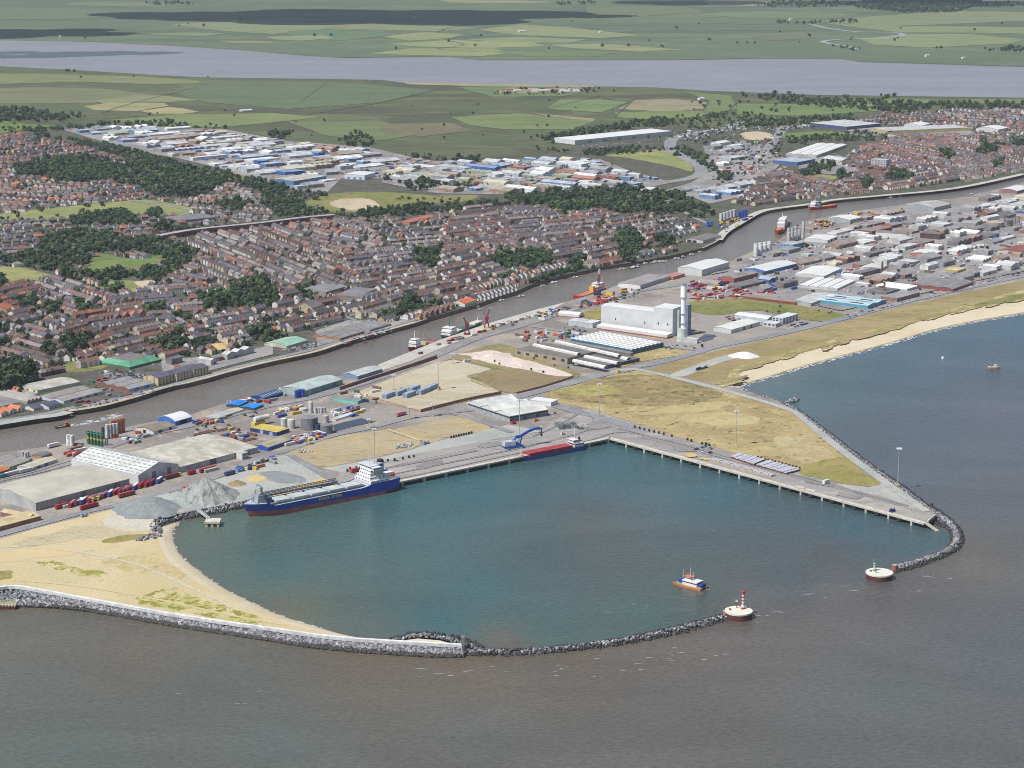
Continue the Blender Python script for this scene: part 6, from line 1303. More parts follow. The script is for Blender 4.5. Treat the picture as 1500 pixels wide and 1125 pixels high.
for i, (x, y, cf, ct) in enumerate(LIST):
    lorry((names.get(cf, 'maroon')) + (' lorry with white roof' if ct == Wh else ' lorry') + ' parked at a slant', x, y, 80 + random.uniform(-4, 4) + 180, 14, (cf, ct), cf)
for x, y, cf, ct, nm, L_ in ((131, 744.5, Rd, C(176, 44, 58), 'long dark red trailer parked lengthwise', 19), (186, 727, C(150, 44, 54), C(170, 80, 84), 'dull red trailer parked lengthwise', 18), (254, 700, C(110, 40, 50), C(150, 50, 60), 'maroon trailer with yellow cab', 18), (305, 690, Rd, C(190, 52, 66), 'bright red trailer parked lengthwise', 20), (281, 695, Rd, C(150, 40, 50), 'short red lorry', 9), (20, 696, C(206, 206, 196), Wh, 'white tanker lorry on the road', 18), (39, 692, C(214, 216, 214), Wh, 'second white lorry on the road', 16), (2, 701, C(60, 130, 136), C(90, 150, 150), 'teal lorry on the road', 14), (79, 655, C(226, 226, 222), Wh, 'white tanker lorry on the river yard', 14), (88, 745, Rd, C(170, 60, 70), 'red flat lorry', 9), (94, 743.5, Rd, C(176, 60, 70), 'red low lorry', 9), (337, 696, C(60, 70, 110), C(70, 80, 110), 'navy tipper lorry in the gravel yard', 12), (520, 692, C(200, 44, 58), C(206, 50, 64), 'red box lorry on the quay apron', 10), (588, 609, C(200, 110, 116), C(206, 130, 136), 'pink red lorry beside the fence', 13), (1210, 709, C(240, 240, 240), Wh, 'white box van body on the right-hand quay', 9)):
    lorry(nm, x, y, 49 if y > 600 else 45, L_, (cf, ct), Ye if 'yellow cab' in nm else cf)
c = G(316, 678 + 31); 
# grey blue containers of the tan yard
k = 0
for (a, b_, lab) in (((566, 585), (578, 580.5), 'blue grey container stack nearest the viewer on the left'), ((583, 581), (597, 575.5), 'blue grey container stack second from left in the back row'), ((596, 584), (610, 579), 'blue grey container stack nearest the road in the front row'), ((604, 575), (616, 570.3), 'blue grey container stack third from left in the back row'), ((617, 579), (631, 573.4), 'blue grey container stack right of the front one'), ((630, 573.3), (643, 568), 'blue grey container stack at the right end beside a yellow digger')):
    p, q = G(*a), G(*b_); d = q - p; t = thing('container_stack', lab, 'containers', p, math.atan2(d.y, d.x), 'blue grey container stacks in the tan yard'); L_ = d.length
    for lev in range(2):
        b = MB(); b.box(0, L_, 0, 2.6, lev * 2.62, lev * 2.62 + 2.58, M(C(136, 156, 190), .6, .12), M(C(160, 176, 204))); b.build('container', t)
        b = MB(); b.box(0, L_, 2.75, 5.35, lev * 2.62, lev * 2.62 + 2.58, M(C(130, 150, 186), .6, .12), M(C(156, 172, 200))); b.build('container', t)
landmark('the blue grey containers', G(605, 580)); BLOCK.append([(560, 590), (650, 566), (650, 575), (570, 592)])
# sheeted stacks on the right-hand quay
def stacks(Q, n, lab):
    A, B_, Cc, D = [G(*q) for q in Q]                # A,B near edge left to right; D,C far edge
    for i in range(n):
        a = A.lerp(B_, (i + .06) / n); b2 = A.lerp(B_, (i + .94) / n); c2 = D.lerp(Cc, (i + .94) / n); d2 = D.lerp(Cc, (i + .06) / n)
        o = a; t = thing('timber_stack', '%s stack of the %s, counted from the white van side of the quay' % (('first', 'second', 'third', 'fourth', 'fifth', 'sixth', 'seventh', 'eighth', 'ninth', 'tenth', 'eleventh')[n - 1 - i], lab), 'stack', o, 0, 'sheeted stacks on the right-hand quay')
        P = [p - o for p in (a, b2, c2, d2)]; m1, m2 = M(C(120, 64, 70), .8), M(C(190, 190, 204), .7, .12, .3); b = MB(); s = MB(); H = 2.6 + .25 * math.sin(i * 2.3)
        for j in range(4): b.face([(P[j].x, P[j].y, 0), (P[(j + 1) % 4].x, P[(j + 1) % 4].y, 0), (P[(j + 1) % 4].x, P[(j + 1) % 4].y, H), (P[j].x, P[j].y, H)], m1)
        e = .12; mid = (P[0] + P[1] + P[2] + P[3]) / 4
        Q_ = [mid + (p - mid) * 1.03 for p in P]
        s.face([(p.x, p.y, H + .05) for p in Q_], m2)
        for j in range(4): s.face([(Q_[j].x, Q_[j].y, H - .7), (Q_[(j + 1) % 4].x, Q_[(j + 1) % 4].y, H - .7), (Q_[(j + 1) % 4].x, Q_[(j + 1) % 4].y, H + .05), (Q_[j].x, Q_[j].y, H + .05)], m2)
        b.build('stack', t); s.build('sheet', t)
stacks([(1070, 671.5), (1105, 683), (1121, 676.5), (1083, 666.5)], 10, 'left grey block')
stacks([(1108, 683.5), (1152, 696), (1172, 690.5), (1125, 677.5)], 11, 'right grey block')
landmark('the grey sheeted stacks', G(1120, 682)); BLOCK.append([(1040, 650), (1180, 688), (1150, 705), (1035, 680)])
for i in range(6):
    x, y = 1049 + i * 15.2, 675.5 + i * 4.2; c = G(x, y); t = thing('pallet_group', '%s small group of grey packs on orange bearers along the quay edge' % ('leftmost', 'second', 'third', 'fourth', 'fifth', 'rightmost')[i], 'packs', c, math.radians(-45), 'grey packs on the quay edge')
    b = MB(); b.box(-6.5, 6.5, -4.2, 4.2, 0, .5, M(C(206, 146, 70))); b.build('bearers', t)
    for j in range(4): b = MB(); b.box(-6 + j * 3.1, -3.4 + j * 3.1, -3.4, 3.4, .5, 1.9, M(C(176, 176, 184), .7, .2, .5), M(C(196, 196, 206), .7, .2, .5)); b.build('pack', t)
patch('orange_sand', [(1003, 667), (1010, 665), (1020, 667), (1020, 670), (1010, 671)], G_ORANGE, .3, .6); patch('orange_sand', [(1028, 672), (1042, 673), (1038, 675), (1026, 674)], G_ORANGE, .3, .6)
# black rubber fenders standing about the quays
fb = MB(); fb.cyl(0, 0, 1.0, 1.0, 0, 2.5, M(C(34, 34, 38), .8), 10, M(C(60, 60, 64))); fo = fb.build('rubber_fender'); fme = fo.data; bpy.data.objects.remove(fo)
FEN = [(509, 691), (513, 688), (522, 687), (528, 687), (532.5, 685), (561, 678), (568, 676), (578, 675), (590, 673), (599, 671), (606, 670)] + [(661 + i * 3.7, 642 - i * .8) for i in range(9)] + [(984, 640), (1007, 645), (1012.6, 647), (1028, 651), (1034, 652), (1039, 653.5)] + [(1110 + i * 5.1, 671.5 + i * 1.35) for i in range(13)] + [(930 + i * 7, 627 + i * 1.7) for i in range(7)]
for x, y in FEN:
    c = G(x, y); o = link('rubber_fender', fme, None, c); tag(o, None, 'fender', 'black rubber fenders stored on the quays'); AUTO.append((o, 'black upright rubber fender', c))
c = G(828, 627); t = thing('scrap_frame', 'tangle of grey steel frames on the quay apron', 'frames', c); gm = M(C(110, 120, 124)); r = random.Random(3)
for k in range(16):
    b = MB(); x, y = r.uniform(-15, 13), r.uniform(-8, 8); b.box(x, x + r.uniform(3, 7), y, y + r.uniform(2, 4), .1, r.uniform(1.5, 5), M(r.choice((C(120, 128, 130), C(90, 96, 100), C(150, 156, 156))))); b.beam((x, y, 0), (x + 6, y + 3, 5), .4, .4, gm); b.build('frame', t)
for lab, x, y, cl, s in (('red skip at the corner of the white cargo shed', 752, 621, C(206, 44, 50), 5), ('orange loader parked before the white cargo shed', 785, 617, C(206, 140, 90), 5), ('white speedboat hull standing on the apron', 824, 637, C(230, 222, 206), 4), ('dark blue pair of vans at the far end of the right-hand quay', 1307, 750, C(40, 44, 110), 6), ('yellow digger beside the blue grey containers', 643, 572, C(206, 160, 70), 3), ('yellow loader beside the path junction', 906, 546, C(230, 186, 70), 5), ('orange excavator beside the tall stone cone', 271, 717, C(226, 90, 60), 5), ('blue shipping cabin on the scrub edge', 624, 651, C(120, 144, 176), 7), ('white blue tanker tank lying behind the tan yard', 684, 530, C(216, 226, 246), 10), ('pale blue signboard trailer beside the dune road', 123, 757, C(150, 170, 196), 6), ('long dark rail of stacked sleepers on the heath', 1028, 541, C(60, 60, 70), 22), ('dark screening plant in the gravel yard', 388, 677, C(100, 104, 100), 10), ('white crusher machine beside the dark screening plant', 400, 674, C(206, 206, 206), 7), ('blue skip of steel in the gravel yard', 352, 691, C(110, 140, 176), 8)):
    c = G(x, y); t = thing('yard_machine' if 'van' not in lab else 'parked_vans', lab, 'machine' if 'skip' not in lab else 'skip', c, math.radians(45 if 'sleepers' not in lab else 52)); b = MB(); b.box(-s / 2, s / 2, -1.3, 1.3, .4, 2.2 if s < 15 else 1.6, M(cl)); b.build('body', t)
    b = MB(); b.box(-s / 2 + .3, -s * .1, -1.0, 1.0, 2.2 if s < 15 else 1.6, 3.3, M([q * .8 for q in cl])); b.beam((s * .2, 0, 2), (s * .55, 0, 3.4), .5, .5, M([q * .6 for q in cl])); b.build('upper', t)
    b = MB()
    for xx in (-s * .3, s * .3):
        for yy in (-1.2, 1.2): b.hcyl((xx, yy - .25, .5), (xx, yy + .25, .5), .5, M(C(40, 40, 42)), 8)
    b.build('wheels', t)
    if 'dark' in lab or 'skip' in lab: landmark('the ' + lab, c)
# yellow boiler tank on the navy workshop yard
c = G(383, 622); t = thing('horizontal_tank', 'white horizontal tank on a yellow cradle behind the navy workshop', 'tank', c, math.radians(45)); b = MB(); b.hcyl((-9, 0, 7), (9, 0, 7), 2.6, M(C(230, 228, 216)), 14); b.build('shell', t); b = MB(); b.box(-11, 3, -3, 3, 0, 4.2, M(C(230, 200, 90))); b.build('cradle', t)

# ------------------------------------------------------------------ the town: outlines of woods, housing and works
WOODS = [  # (outline, spacing m, size factor)
    ([(-80, 165), (0, 160), (40, 160), (75, 165), (60, 178), (20, 180), (-80, 182)], 13, 1.2),
    ([(62, 168), (110, 168), (130, 172), (90, 178), (62, 178)], 15, 1.1),
    ([(-40, 186), (45, 188), (120, 186), (165, 180), (160, 184), (110, 192), (20, 196)], 13, .9),
    ([(165, 180), (250, 180), (300, 184), (330, 186), (330, 190), (240, 187), (170, 184)], 14, 1.0),
    ([(45, 196), (70, 198), (120, 207), (160, 214), (200, 224), (255, 236), (258, 243), (210, 236), (150, 222), (100, 210), (50, 201)], 11, 1.0),
    ([(100, 206), (160, 213), (260, 238), (340, 254), (420, 277), (480, 288), (470, 296), (400, 286), (320, 264), (240, 248), (150, 224)], 11, .9),
    ([(22, 248), (50, 238), (90, 232), (130, 232), (160, 238), (200, 240), (230, 245), (285, 252), (325, 260), (330, 268), (300, 288), (262, 290), (225, 288), (205, 274), (160, 266), (100, 268), (60, 262), (28, 256)], 8.5, 1.3),
    ([(95, 326), (120, 315), (150, 309), (180, 312), (212, 325), (200, 331), (165, 330), (110, 331)], 8, 1.1),
    ([(212, 318), (225, 312), (238, 316), (232, 322), (215, 322)], 8, 1.2),
    ([(62, 350), (90, 344), (128, 342), (160, 346), (170, 356), (130, 372), (128, 392), (85, 400), (40, 392), (0, 384), (-40, 384), (0, 380), (50, 372)], 8, 1.15),
    ([(160, 344), (187, 350), (240, 355), (275, 364), (292, 374), (280, 390), (240, 398), (236, 376), (190, 370), (150, 368), (135, 372), (150, 352)], 8, 1.1),
    ([(85, 402), (130, 398), (190, 402), (236, 394), (270, 396), (240, 412), (212, 412), (165, 411), (140, 414), (100, 408)], 8, 1.1),
    ([(225, 328), (262, 332), (290, 338), (266, 342), (232, 338)], 8, 1.1),
    ([(385, 278), (430, 290), (452, 305), (470, 318), (440, 322), (400, 315), (385, 300)], 8.5, 1.1),
    ([(310, 296), (350, 290), (372, 300), (350, 310), (322, 308)], 10, 1.0),
    ([(330, 254), (360, 262), (420, 276), (400, 284), (345, 270)], 9, 1.1),
    ([(450, 308), (520, 312), (620, 300), (700, 296), (760, 300), (700, 306), (640, 313), (560, 320), (520, 322), (470, 318)], 9, .95),
    ([(740, 290), (790, 284), (860, 280), (910, 277), (960, 281), (1000, 288), (1018, 300), (1000, 318), (950, 314), (900, 313), (880, 303), (860, 312), (820, 315), (800, 300), (760, 302)], 9, 1.25),
    ([(1000, 300), (1040, 304), (1048, 316), (1020, 322), (1000, 318)], 9, 1.1),
    ([(600, 378), (625, 368), (645, 366), (650, 378), (640, 392), (618, 394)], 8, 1.2),
    ([(710, 385), (740, 372), (775, 370), (812, 374), (815, 386), (790, 395), (745, 396)], 8, 1.2),
    ([(905, 345), (925, 336), (945, 345), (940, 366), (930, 386), (912, 384), (900, 370)], 9, 1.2),
    ([(960, 350), (985, 345), (988, 362), (965, 366)], 9, 1.2),
    ([(340, 424), (372, 412), (402, 418), (410, 440), (400, 455), (360, 455), (330, 440)], 8, 1.25),
    ([(288, 440), (318, 430), (345, 440), (350, 456), (300, 456)], 8, 1.2),
    ([(432, 424), (456, 420), (462, 438), (440, 445)], 8, 1.1),
    ([(-40, 540), (0, 532), (32, 535), (36, 548), (62, 552), (64, 568), (30, 572), (-40, 580)], 8, 1.4),
    ([(86, 508), (105, 498), (130, 500), (132, 512), (100, 520)], 7, 1.2),
    ([(56, 514), (80, 510), (82, 522), (60, 522)], 8, 1.0),
    ([(230, 500), (248, 490), (268, 492), (276, 508), (262, 516), (238, 516)], 8, 1.2),
    ([(268, 498), (330, 498), (322, 506), (276, 510)], 9, .7),
    ([(362, 492), (378, 480), (400, 484), (396, 498), (370, 502)], 8, 1.3),
    ([(-20, 480), (14, 478), (16, 492), (-20, 494)], 8, 1.1),
    ([(-20, 445), (6, 452), (6, 470), (-20, 470)], 8, 1.2),
    ([(20, 440), (50, 436), (60, 448), (30, 455)], 9, 1.0), ([(68, 450), (90, 446), (92, 462), (70, 465)], 9, 1.1),
    ([(110, 450), (145, 444), (155, 456), (130, 462), (115, 460)], 8, 1.2),
    ([(152, 418), (180, 418), (178, 430), (154, 430)], 8, 1.1),
    ([(206, 446), (235, 444), (238, 460), (210, 462)], 9, 1.0),
    ([(-40, 418), (6, 412), (8, 424), (-40, 430)], 8, 1.2), ([(380, 470), (420, 462), (424, 470), (388, 478)], 8, 1.0),
    ([(555, 463), (580, 452), (598, 440), (625, 442), (648, 444), (648, 454), (610, 456), (585, 465), (560, 468)], 8, 1.15),
    ([(700, 425), (735, 408), (756, 405), (755, 415), (720, 430)], 8, 1.0),
    ([(770, 412), (820, 398), (845, 390), (850, 398), (815, 406), (780, 418)], 9, .9),
    ([(828, 390), (850, 382), (862, 392), (840, 400)], 9, 1.2),
    ([(-40, 495), (10, 500), (14, 512), (-40, 512)], 8, 1.1),
    ([(380, 492), (392, 490), (420, 486), (420, 496), (390, 502)], 10, .8),
    ([(1046, 268), (1065, 250), (1075, 258), (1060, 272)], 11, 1.2),
    ([(985, 228), (1000, 214), (1030, 228), (1045, 240), (1055, 255), (1040, 256), (1030, 244), (1010, 232)], 11, .9),
    ([(1150, 200), (1200, 200), (1260, 193), (1303, 198), (1298, 206), (1240, 208), (1180, 214), (1152, 210)], 11, .8),
    ([(1160, 256), (1190, 246), (1218, 236), (1222, 246), (1205, 256), (1175, 260)], 10, 1.2),
    ([(1225, 256), (1246, 250), (1248, 262), (1230, 264)], 10, 1.2), ([(1256, 266), (1276, 254), (1280, 275), (1262, 280)], 10, 1.3),
    ([(1293, 258), (1312, 252), (1338, 260), (1330, 268), (1300, 266)], 10, 1.2),
    ([(1375, 222), (1400, 226), (1395, 236), (1378, 232)], 11, 1.2), ([(1430, 224), (1442, 208), (1462, 224), (1440, 228)], 10, 1.3),
    ([(1455, 214), (1480, 204), (1530, 206), (1530, 216), (1490, 216)], 11, 1.2), ([(1450, 240), (1470, 232), (1472, 244), (1455, 246)], 11, 1.1),
    ([(792, 206), (830, 196), (870, 190), (910, 182), (960, 176), (990, 178), (960, 186), (900, 192), (850, 200), (810, 210)], 13, 1.2),
    ([(850, 222), (930, 216), (1000, 218), (985, 222), (920, 226), (860, 230)], 12, .9),
    ([(780, 214), (830, 218), (840, 224), (790, 222)], 13, .8),
    ([(580, 226), (640, 226), (700, 232), (700, 238), (620, 234)], 13, .9), ([(492, 208), (520, 196), (548, 206), (540, 220), (510, 218)], 13, 1.3),
    ([(390, 200), (400, 192), (425, 196), (420, 206)], 13, 1.2), ([(480, 240), (600, 270), (690, 272), (690, 278), (600, 276)], 15, 1.0),
    ([(595, 272), (620, 266), (640, 272), (630, 280), (600, 280)], 10, 1.2), ([(1085, 140), (1140, 138), (1240, 145), (1340, 152), (1480, 152), (1600, 150), (1600, 158), (1480, 160), (1360, 160), (1330, 168), (1240, 160), (1140, 152)], 17, 1.2),
    ([(1290, 140), (1320, 142), (1312, 147), (1292, 145)], 17, 1.2), ([(1110, 178), (1200, 172), (1260, 168), (1250, 178), (1180, 184), (1090, 188)], 13, 1.0),
    ([(1000, 182), (1050, 166), (1110, 168), (1190, 178), (1130, 186), (1060, 186), (1020, 196)], 19, .8), ([(930, 180), (1000, 170), (1060, 170), (1040, 178), (960, 188)], 17, .9),
    ([(1250, 12), (1290, -10), (1420, -12), (1440, 6), (1400, 18), (1330, 19)], 24, 1.5), ([(1100, 8), (1150, 3), (1260, 4), (1240, 10), (1150, 12)], 40, 1.4), ([(1420, 8), (1490, 4), (1510, 10), (1440, 12)], 40, 1.3),
    ([(1125, 32), (1180, 33), (1260, 31), (1255, 34), (1180, 36), (1128, 34)], 34, 1.2), ([(1230, 71), (1260, 72), (1258, 75), (1234, 75)], 26, 1.2), ([(1440, 72), (1500, 72), (1500, 76), (1442, 76)], 26, 1.2),
    ([(205, 5), (260, 3), (290, 7), (230, 8)], 40, 1.2), ([(810, 5), (880, 3), (870, 7), (820, 8)], 44, 1.2), ([(720, 136), (760, 132), (850, 132), (880, 128), (872, 136), (800, 140), (730, 140)], 26, .8),
    ([(545, 84), (600, 84), (600, 85), (545, 85)], 30, .6), ([(70, 104), (140, 103), (135, 105), (80, 106)], 30, .7), ([(500, 118), (560, 119), (560, 120), (500, 120)], 50, .6),
]
HOUSING = [[(-80, 203), (40, 198), (110, 207), (180, 236), (255, 243), (330, 262), (400, 280), (450, 298), (480, 322), (560, 312), (640, 306), (760, 305), (900, 312), (1000, 322), (1030, 336), (1002, 350), (985, 372), (930, 384), (880, 392), (780, 415), (690, 443), (610, 466), (565, 474), (510, 466), (455, 486), (400, 498), (330, 518), (240, 526), (150, 530), (60, 548), (-80, 574)],
           [(1075, 300), (1090, 288), (1105, 266), (1150, 248), (1172, 258), (1230, 270), (1262, 250), (1232, 242), (1255, 220), (1310, 205), (1296, 200), (1430, 199), (1440, 190), (1250, 182), (1290, 168), (1400, 162), (1500, 158), (1640, 154), (1640, 205), (1500, 250), (1420, 266), (1390, 270), (1290, 280), (1190, 292), (1110, 302)]]
SEEDS = [(60, 215, 100, -10, 's'), (60, 280, 100, 6, 's'), (200, 262, 100, -8, 's'), (330, 290, 100, 8, 's'), (60, 350, 100, -8, 's'), (200, 345, 100, -6, 's'), (30, 450, 100, -25, 't'), (110, 440, 100, 32, 't'),
         (170, 470, 100, -16, 't'), (260, 450, 100, -8, 't'), (60, 500, 100, 28, 't'), (200, 505, 100, -22, 't'), (310, 475, 100, -18, 't'), (330, 385, 100, 40, 't'), (420, 375, 100, 40, 't'), (500, 350, 100, 22, 't'),
         (480, 405, 100, 40, 't'), (550, 395, 100, -12, 't'), (600, 335, 100, -9, 's'), (620, 425, 100, -20, 't'), (700, 345, 100, -12, 't'), (690, 400, 100, -22, 't'), (800, 335, 100, -8, 't'), (850, 365, 100, -18, 't'),
         (760, 375, 100, 30, 't'), (560, 445, 100, -28, 't'), (440, 465, 100, -22, 't'), (950, 345, 100, -16, 's'), (120, 500, 100, -30, 't'), (250, 395, 100, 22, 't'), (1150, 285, 100, -14, 't'), (1260, 262, 100, -8, 't'),
         (1350, 220, 100, 16, 't'), (1450, 178, 100, 8, 's'), (1320, 172, 100, -6, 's'), (1430, 232, 100, 20, 't'), (1350, 272, 100, -16, 't'), (1480, 250, 100, 24, 't'), (1200, 275, 100, 24, 't')]
ROADS_KEEP = [[(975, 200), (1060, 183), (1090, 176), (1090, 190), (1010, 204), (995, 214), (1040, 244), (1035, 262), (985, 274), (935, 275), (985, 262), (1012, 252), (975, 222)], [(1135, 185), (1156, 185), (1095, 268), (1075, 264)],
              [(225, 358), (300, 344), (380, 336), (490, 325), (490, 314), (380, 325), (300, 330), (225, 344)], [(250, 452), (290, 470), (272, 482), (240, 462)]]
WPOLY = [w_[0] for w_ in WOODS]

def zone_rows(poly_world, ang, step):
    c, s = math.cos(ang), math.sin(ang)
    us = [p.x * c + p.y * s for p in poly_world]; vs = [-p.x * s + p.y * c for p in poly_world]
    v = min(vs)
    k = 0
    while v < max(vs):
        yield k, v, min(us), max(us), c, s
        v += step(k); k += 1

# ------------------------------------------------------------------ houses
HW = {'brick': C(132, 104, 94), 'cream': C(206, 190, 160), 'white': C(232, 230, 224), 'grey': C(170, 162, 154), 'tan': C(182, 150, 122)}
HR = {'slate grey': C(96, 93, 101), 'brown': C(116, 96, 90), 'dark brown': C(88, 76, 73), 'red brown': C(134, 94, 84), 'orange': C(186, 108, 80), 'pale grey': C(132, 126, 126)}
HWK, HRK = list(HW), list(HR)
HMATS = [M(HW[k], .8, .18, .3) for k in HWK] + [M(HR[k], .8, .2, .3) for k in HRK] + [M(C(74, 78, 90), .4, .1), M(C(140, 96, 78), .8)]
def house_geo(kind):
    """quads tagged w wall, r roof, g glass, c chimney"""
    Q = {'w': [], 'r': [], 'g': [], 'c': []}
    def box(k, x0, x1, y0, y1, z0, z1, top=True):
        a, b, c, d = (x0, y0), (x1, y0), (x1, y1), (x0, y1)
        for p, q in ((a, b), (b, c), (c, d), (d, a)): Q[k].append([(*p, z0), (*q, z0), (*q, z1), (*p, z1)])
        if top: Q[k].append([(*a, z1), (*b, z1), (*c, z1), (*d, z1)])
    def gable(x0, x1, y0, y1, z, rise, o=.35):
        ym = (y0 + y1) / 2
        Q['r'].append([(x0 - .1, y0 - o, z - .2), (x1 + .1, y0 - o, z - .2), (x1 + .1, ym, z + rise), (x0 - .1, ym, z + rise)])
        Q['r'].append([(x1 + .1, y1 + o, z - .2), (x0 - .1, y1 + o, z - .2), (x0 - .1, ym, z + rise), (x1 + .1, ym, z + rise)])
        for x, s in ((x0, 1), (x1, -1)):
            f = [(x, y1, z), (x, y0, z), (x, ym, z + rise - .1), (x, ym, z + rise - .1)]; Q['w'].append(f if s > 0 else f[::-1])
    def hip(x0, x1, y0, y1, z, rise, o=.4):
        k = (y1 - y0) / 2 * .9; ym = (y0 + y1) / 2; A = [(x0 - o, y0 - o, z), (x1 + o, y0 - o, z), (x1 + o, y1 + o, z), (x0 - o, y1 + o, z)]; B = [(x0 + k, ym, z + rise), (x1 - k, ym, z + rise)]
        Q['r'] += [[A[0], A[1], B[1], B[0]], [A[2], A[3], B[0], B[1]], [A[1], A[2], B[1], B[1]], [A[3], A[0], B[0], B[0]]]
    def wins(x0, x1, y, s, zs, n):
        for z in zs:
            for i in range(n):
                xm = x0 + (x1 - x0) * (i + .5) / n; f = [(xm - .55, y - s * .05, z), (xm + .55, y - s * .05, z), (xm + .55, y - s * .05, z + 1.25), (xm - .55, y - s * .05, z + 1.25)]; Q['g'].append(f if s > 0 else f[::-1])
    if kind == 'terrace':
        box('w', -2.8, 2.8, -4.2, 4.2, 0, 5.4, False); gable(-2.8, 2.8, -4.2, 4.2, 5.4, 2.9); box('w', .2, 2.7, -8.6, -4.2, 0, 4.0, False)
        Q['r'] += [[(.1, -8.9, 3.9), (1.45, -8.9, 5.0), (1.45, -4.2, 5.0), (.1, -4.2, 3.9)], [(1.45, -8.9, 5.0), (2.8, -8.9, 3.9), (2.8, -4.2, 3.9), (1.45, -4.2, 5.0)]]
        Q['w'].append([(.2, -8.6, 4.0), (2.7, -8.6, 4.0), (1.45, -8.6, 5.0), (1.45, -8.6, 5.0)])
        box('c', 2.3, 3.1, -.5, .6, 7.2, 9.6); wins(-2.7, .2, -4.2, 1, (.9, 3.4), 1); wins(.2, 2.7, -8.6, 1, (2.2,), 1); wins(-2.7, 2.7, 4.2, -1, (.9, 3.4), 2)
    elif kind == 'tall':
        box('w', -3.2, 3.2, -4.8, 4.8, 0, 7.4, False); gable(-3.2, 3.2, -4.8, 4.8, 7.4, 3.2); box('c', 2.6, 3.6, -.6, .8, 9.6, 12.2); wins(-3, 3, -4.8, 1, (.9, 3.2, 5.4), 2); wins(-3, 3, 4.8, -1, (.9, 3.2, 5.4), 2)
        box('w', -1.5, 1.5, -5.6, -4.8, 0, 6.2)
    elif kind == 'semi':
        box('w', -6.4, 6.4, -4.2, 4.2, 0, 5.2, False); hip(-6.4, 6.4, -4.2, 4.2, 5.2, 3.4); box('c', -.5, .5, -.4, .7, 7.8, 9.8); wins(-6, 6, -4.2, 1, (.9, 3.3), 4); wins(-6, 6, 4.2, -1, (.9, 3.3), 4)
    elif kind == 'bungalow':
        box('w', -5.2, 5.2, -4.4, 4.4, 0, 2.8, False); gable(-5.2, 5.2, -4.4, 4.4, 2.8, 3.0); box('c', 2, 2.8, -.4, .4, 4.8, 6.6); wins(-5, 5, -4.4, 1, (.9,), 3)
    else:                                            # gable end house
        box('w', -4.5, 4.5, -3.6, 3.6, 0, 5.4, False)
        o = .35; z, rise = 5.4, 3.6
        Q['r'] += [[(0, -3.6 - o, z + rise), (0, 3.6 + o, z + rise), (-4.5 - o, 3.6 + o, z - .2), (-4.5 - o, -3.6 - o, z - .2)], [(4.5 + o, -3.6 - o, z - .2), (4.5 + o, 3.6 + o, z - .2), (0, 3.6 + o, z + rise), (0, -3.6 - o, z + rise)]]
        Q['w'] += [[(-4.5, -3.6, z), (4.5, -3.6, z), (0, -3.6, z + rise - .1), (0, -3.6, z + rise - .1)], [(4.5, 3.6, z), (-4.5, 3.6, z), (0, 3.6, z + rise - .1), (0, 3.6, z + rise - .1)]]
        box('c', -3.2, -2.3, -.4, .6, 6.4, 9.2); wins(-4.2, 4.2, -3.6, 1, (.9, 3.4), 2)
    return Q
HG_ = {k: house_geo(k) for k in ('terrace', 'tall', 'semi', 'bungalow', 'gabled')}
cand = []                                           # (depth key, pos, ang, kind, wall, roof)
rh = random.Random(21)
HP_W = [G(*p) for p in HOUSING[0]]; HP_W2 = [G(*p) for p in HOUSING[1]]
def seed_of(px, py): return min(range(len(SEEDS)), key=lambda i: (SEEDS[i][0] - px) ** 2 + (2.2 * (SEEDS[i][1] - py)) ** 2)
for si, (sx, sy, dx, dy, kd) in enumerate(SEEDS):
    reg = HOUSING[0] if inside((sx, sy), HOUSING[0]) or sx < 1040 else HOUSING[1]
    a, b = G(sx - dx * .2, sy - dy * .2), G(sx + dx * .2, sy + dy * .2); ang = math.atan2(b.y - a.y, b.x - a.x)
    box_ = [G(sx + ox, sy + oy) for ox in (-170, 170) for oy in (-62, 62)]
    far = sy < 300
    stp = (lambda k: (15 if k % 2 else 25) if kd == 't' else (21 if k % 2 else 31))
    tint = rh.random()
    for k, v, u0, u1, c_, s_ in zone_rows(box_, ang, stp):
        u = u0 + rh.uniform(0, 20); left = 0
        while u < u1:
            if left <= 0:
                left = rh.randint(5, 16) if kd == 't' else rh.randint(3, 9); u += rh.uniform(3, 22)
                rw = rh.choices(HWK, (.24, .24, .34, .1, .08))[0]
                if tint < .3: rr = rh.choices(HRK, (.24, .3, .16, .18, .05, .07))[0]
                else: rr = rh.choices(HRK, (.4, .2, .12, .07, .02, .19))[0]
                tp = rh.choices(('terrace', 'tall', 'gabled'), (.84, .09, .07))[0] if kd == 't' else rh.choices(('semi', 'bungalow', 'gabled', 'terrace'), (.5, .22, .18, .1))[0]
                flip = math.pi if k % 2 else 0; jv = rh.uniform(-2.2, 2.2)
            wd = {'terrace': 5.6, 'tall': 6.4, 'semi': 16, 'bungalow': 13.5, 'gabled': 12}[tp]
            u += wd / 2; vv = v + jv
            x, y = u * c_ - vv * s_, u * s_ + vv * c_
            px, py = PX((x, y, 0)); u += wd / 2; left -= 1
            if not (-30 < px < 1530) or not inside((px, py), reg) or seed_of(px, py) != si: continue
            if blocked((px, py), OPEN) or blocked((px, py - 2.5)) or any(inside((px, py), q) for q in ROADS_KEEP) or any(inside((px, py - 2), q) for q in WPOLY): continue
            if rh.random() < (.06 if kd == 't' else .13): continue
            w2 = rw if rh.random() < .6 else rh.choices(HWK, (.22, .24, .38, .1, .06))[0]; r2 = rr if rh.random() < .78 else rh.choice(HRK)
            if r2 == 'orange' and rh.random() < .6: r2 = 'slate grey'
            cand.append((y, Vector((x, y, .1)), ang + flip, tp, w2, r2, px, py))
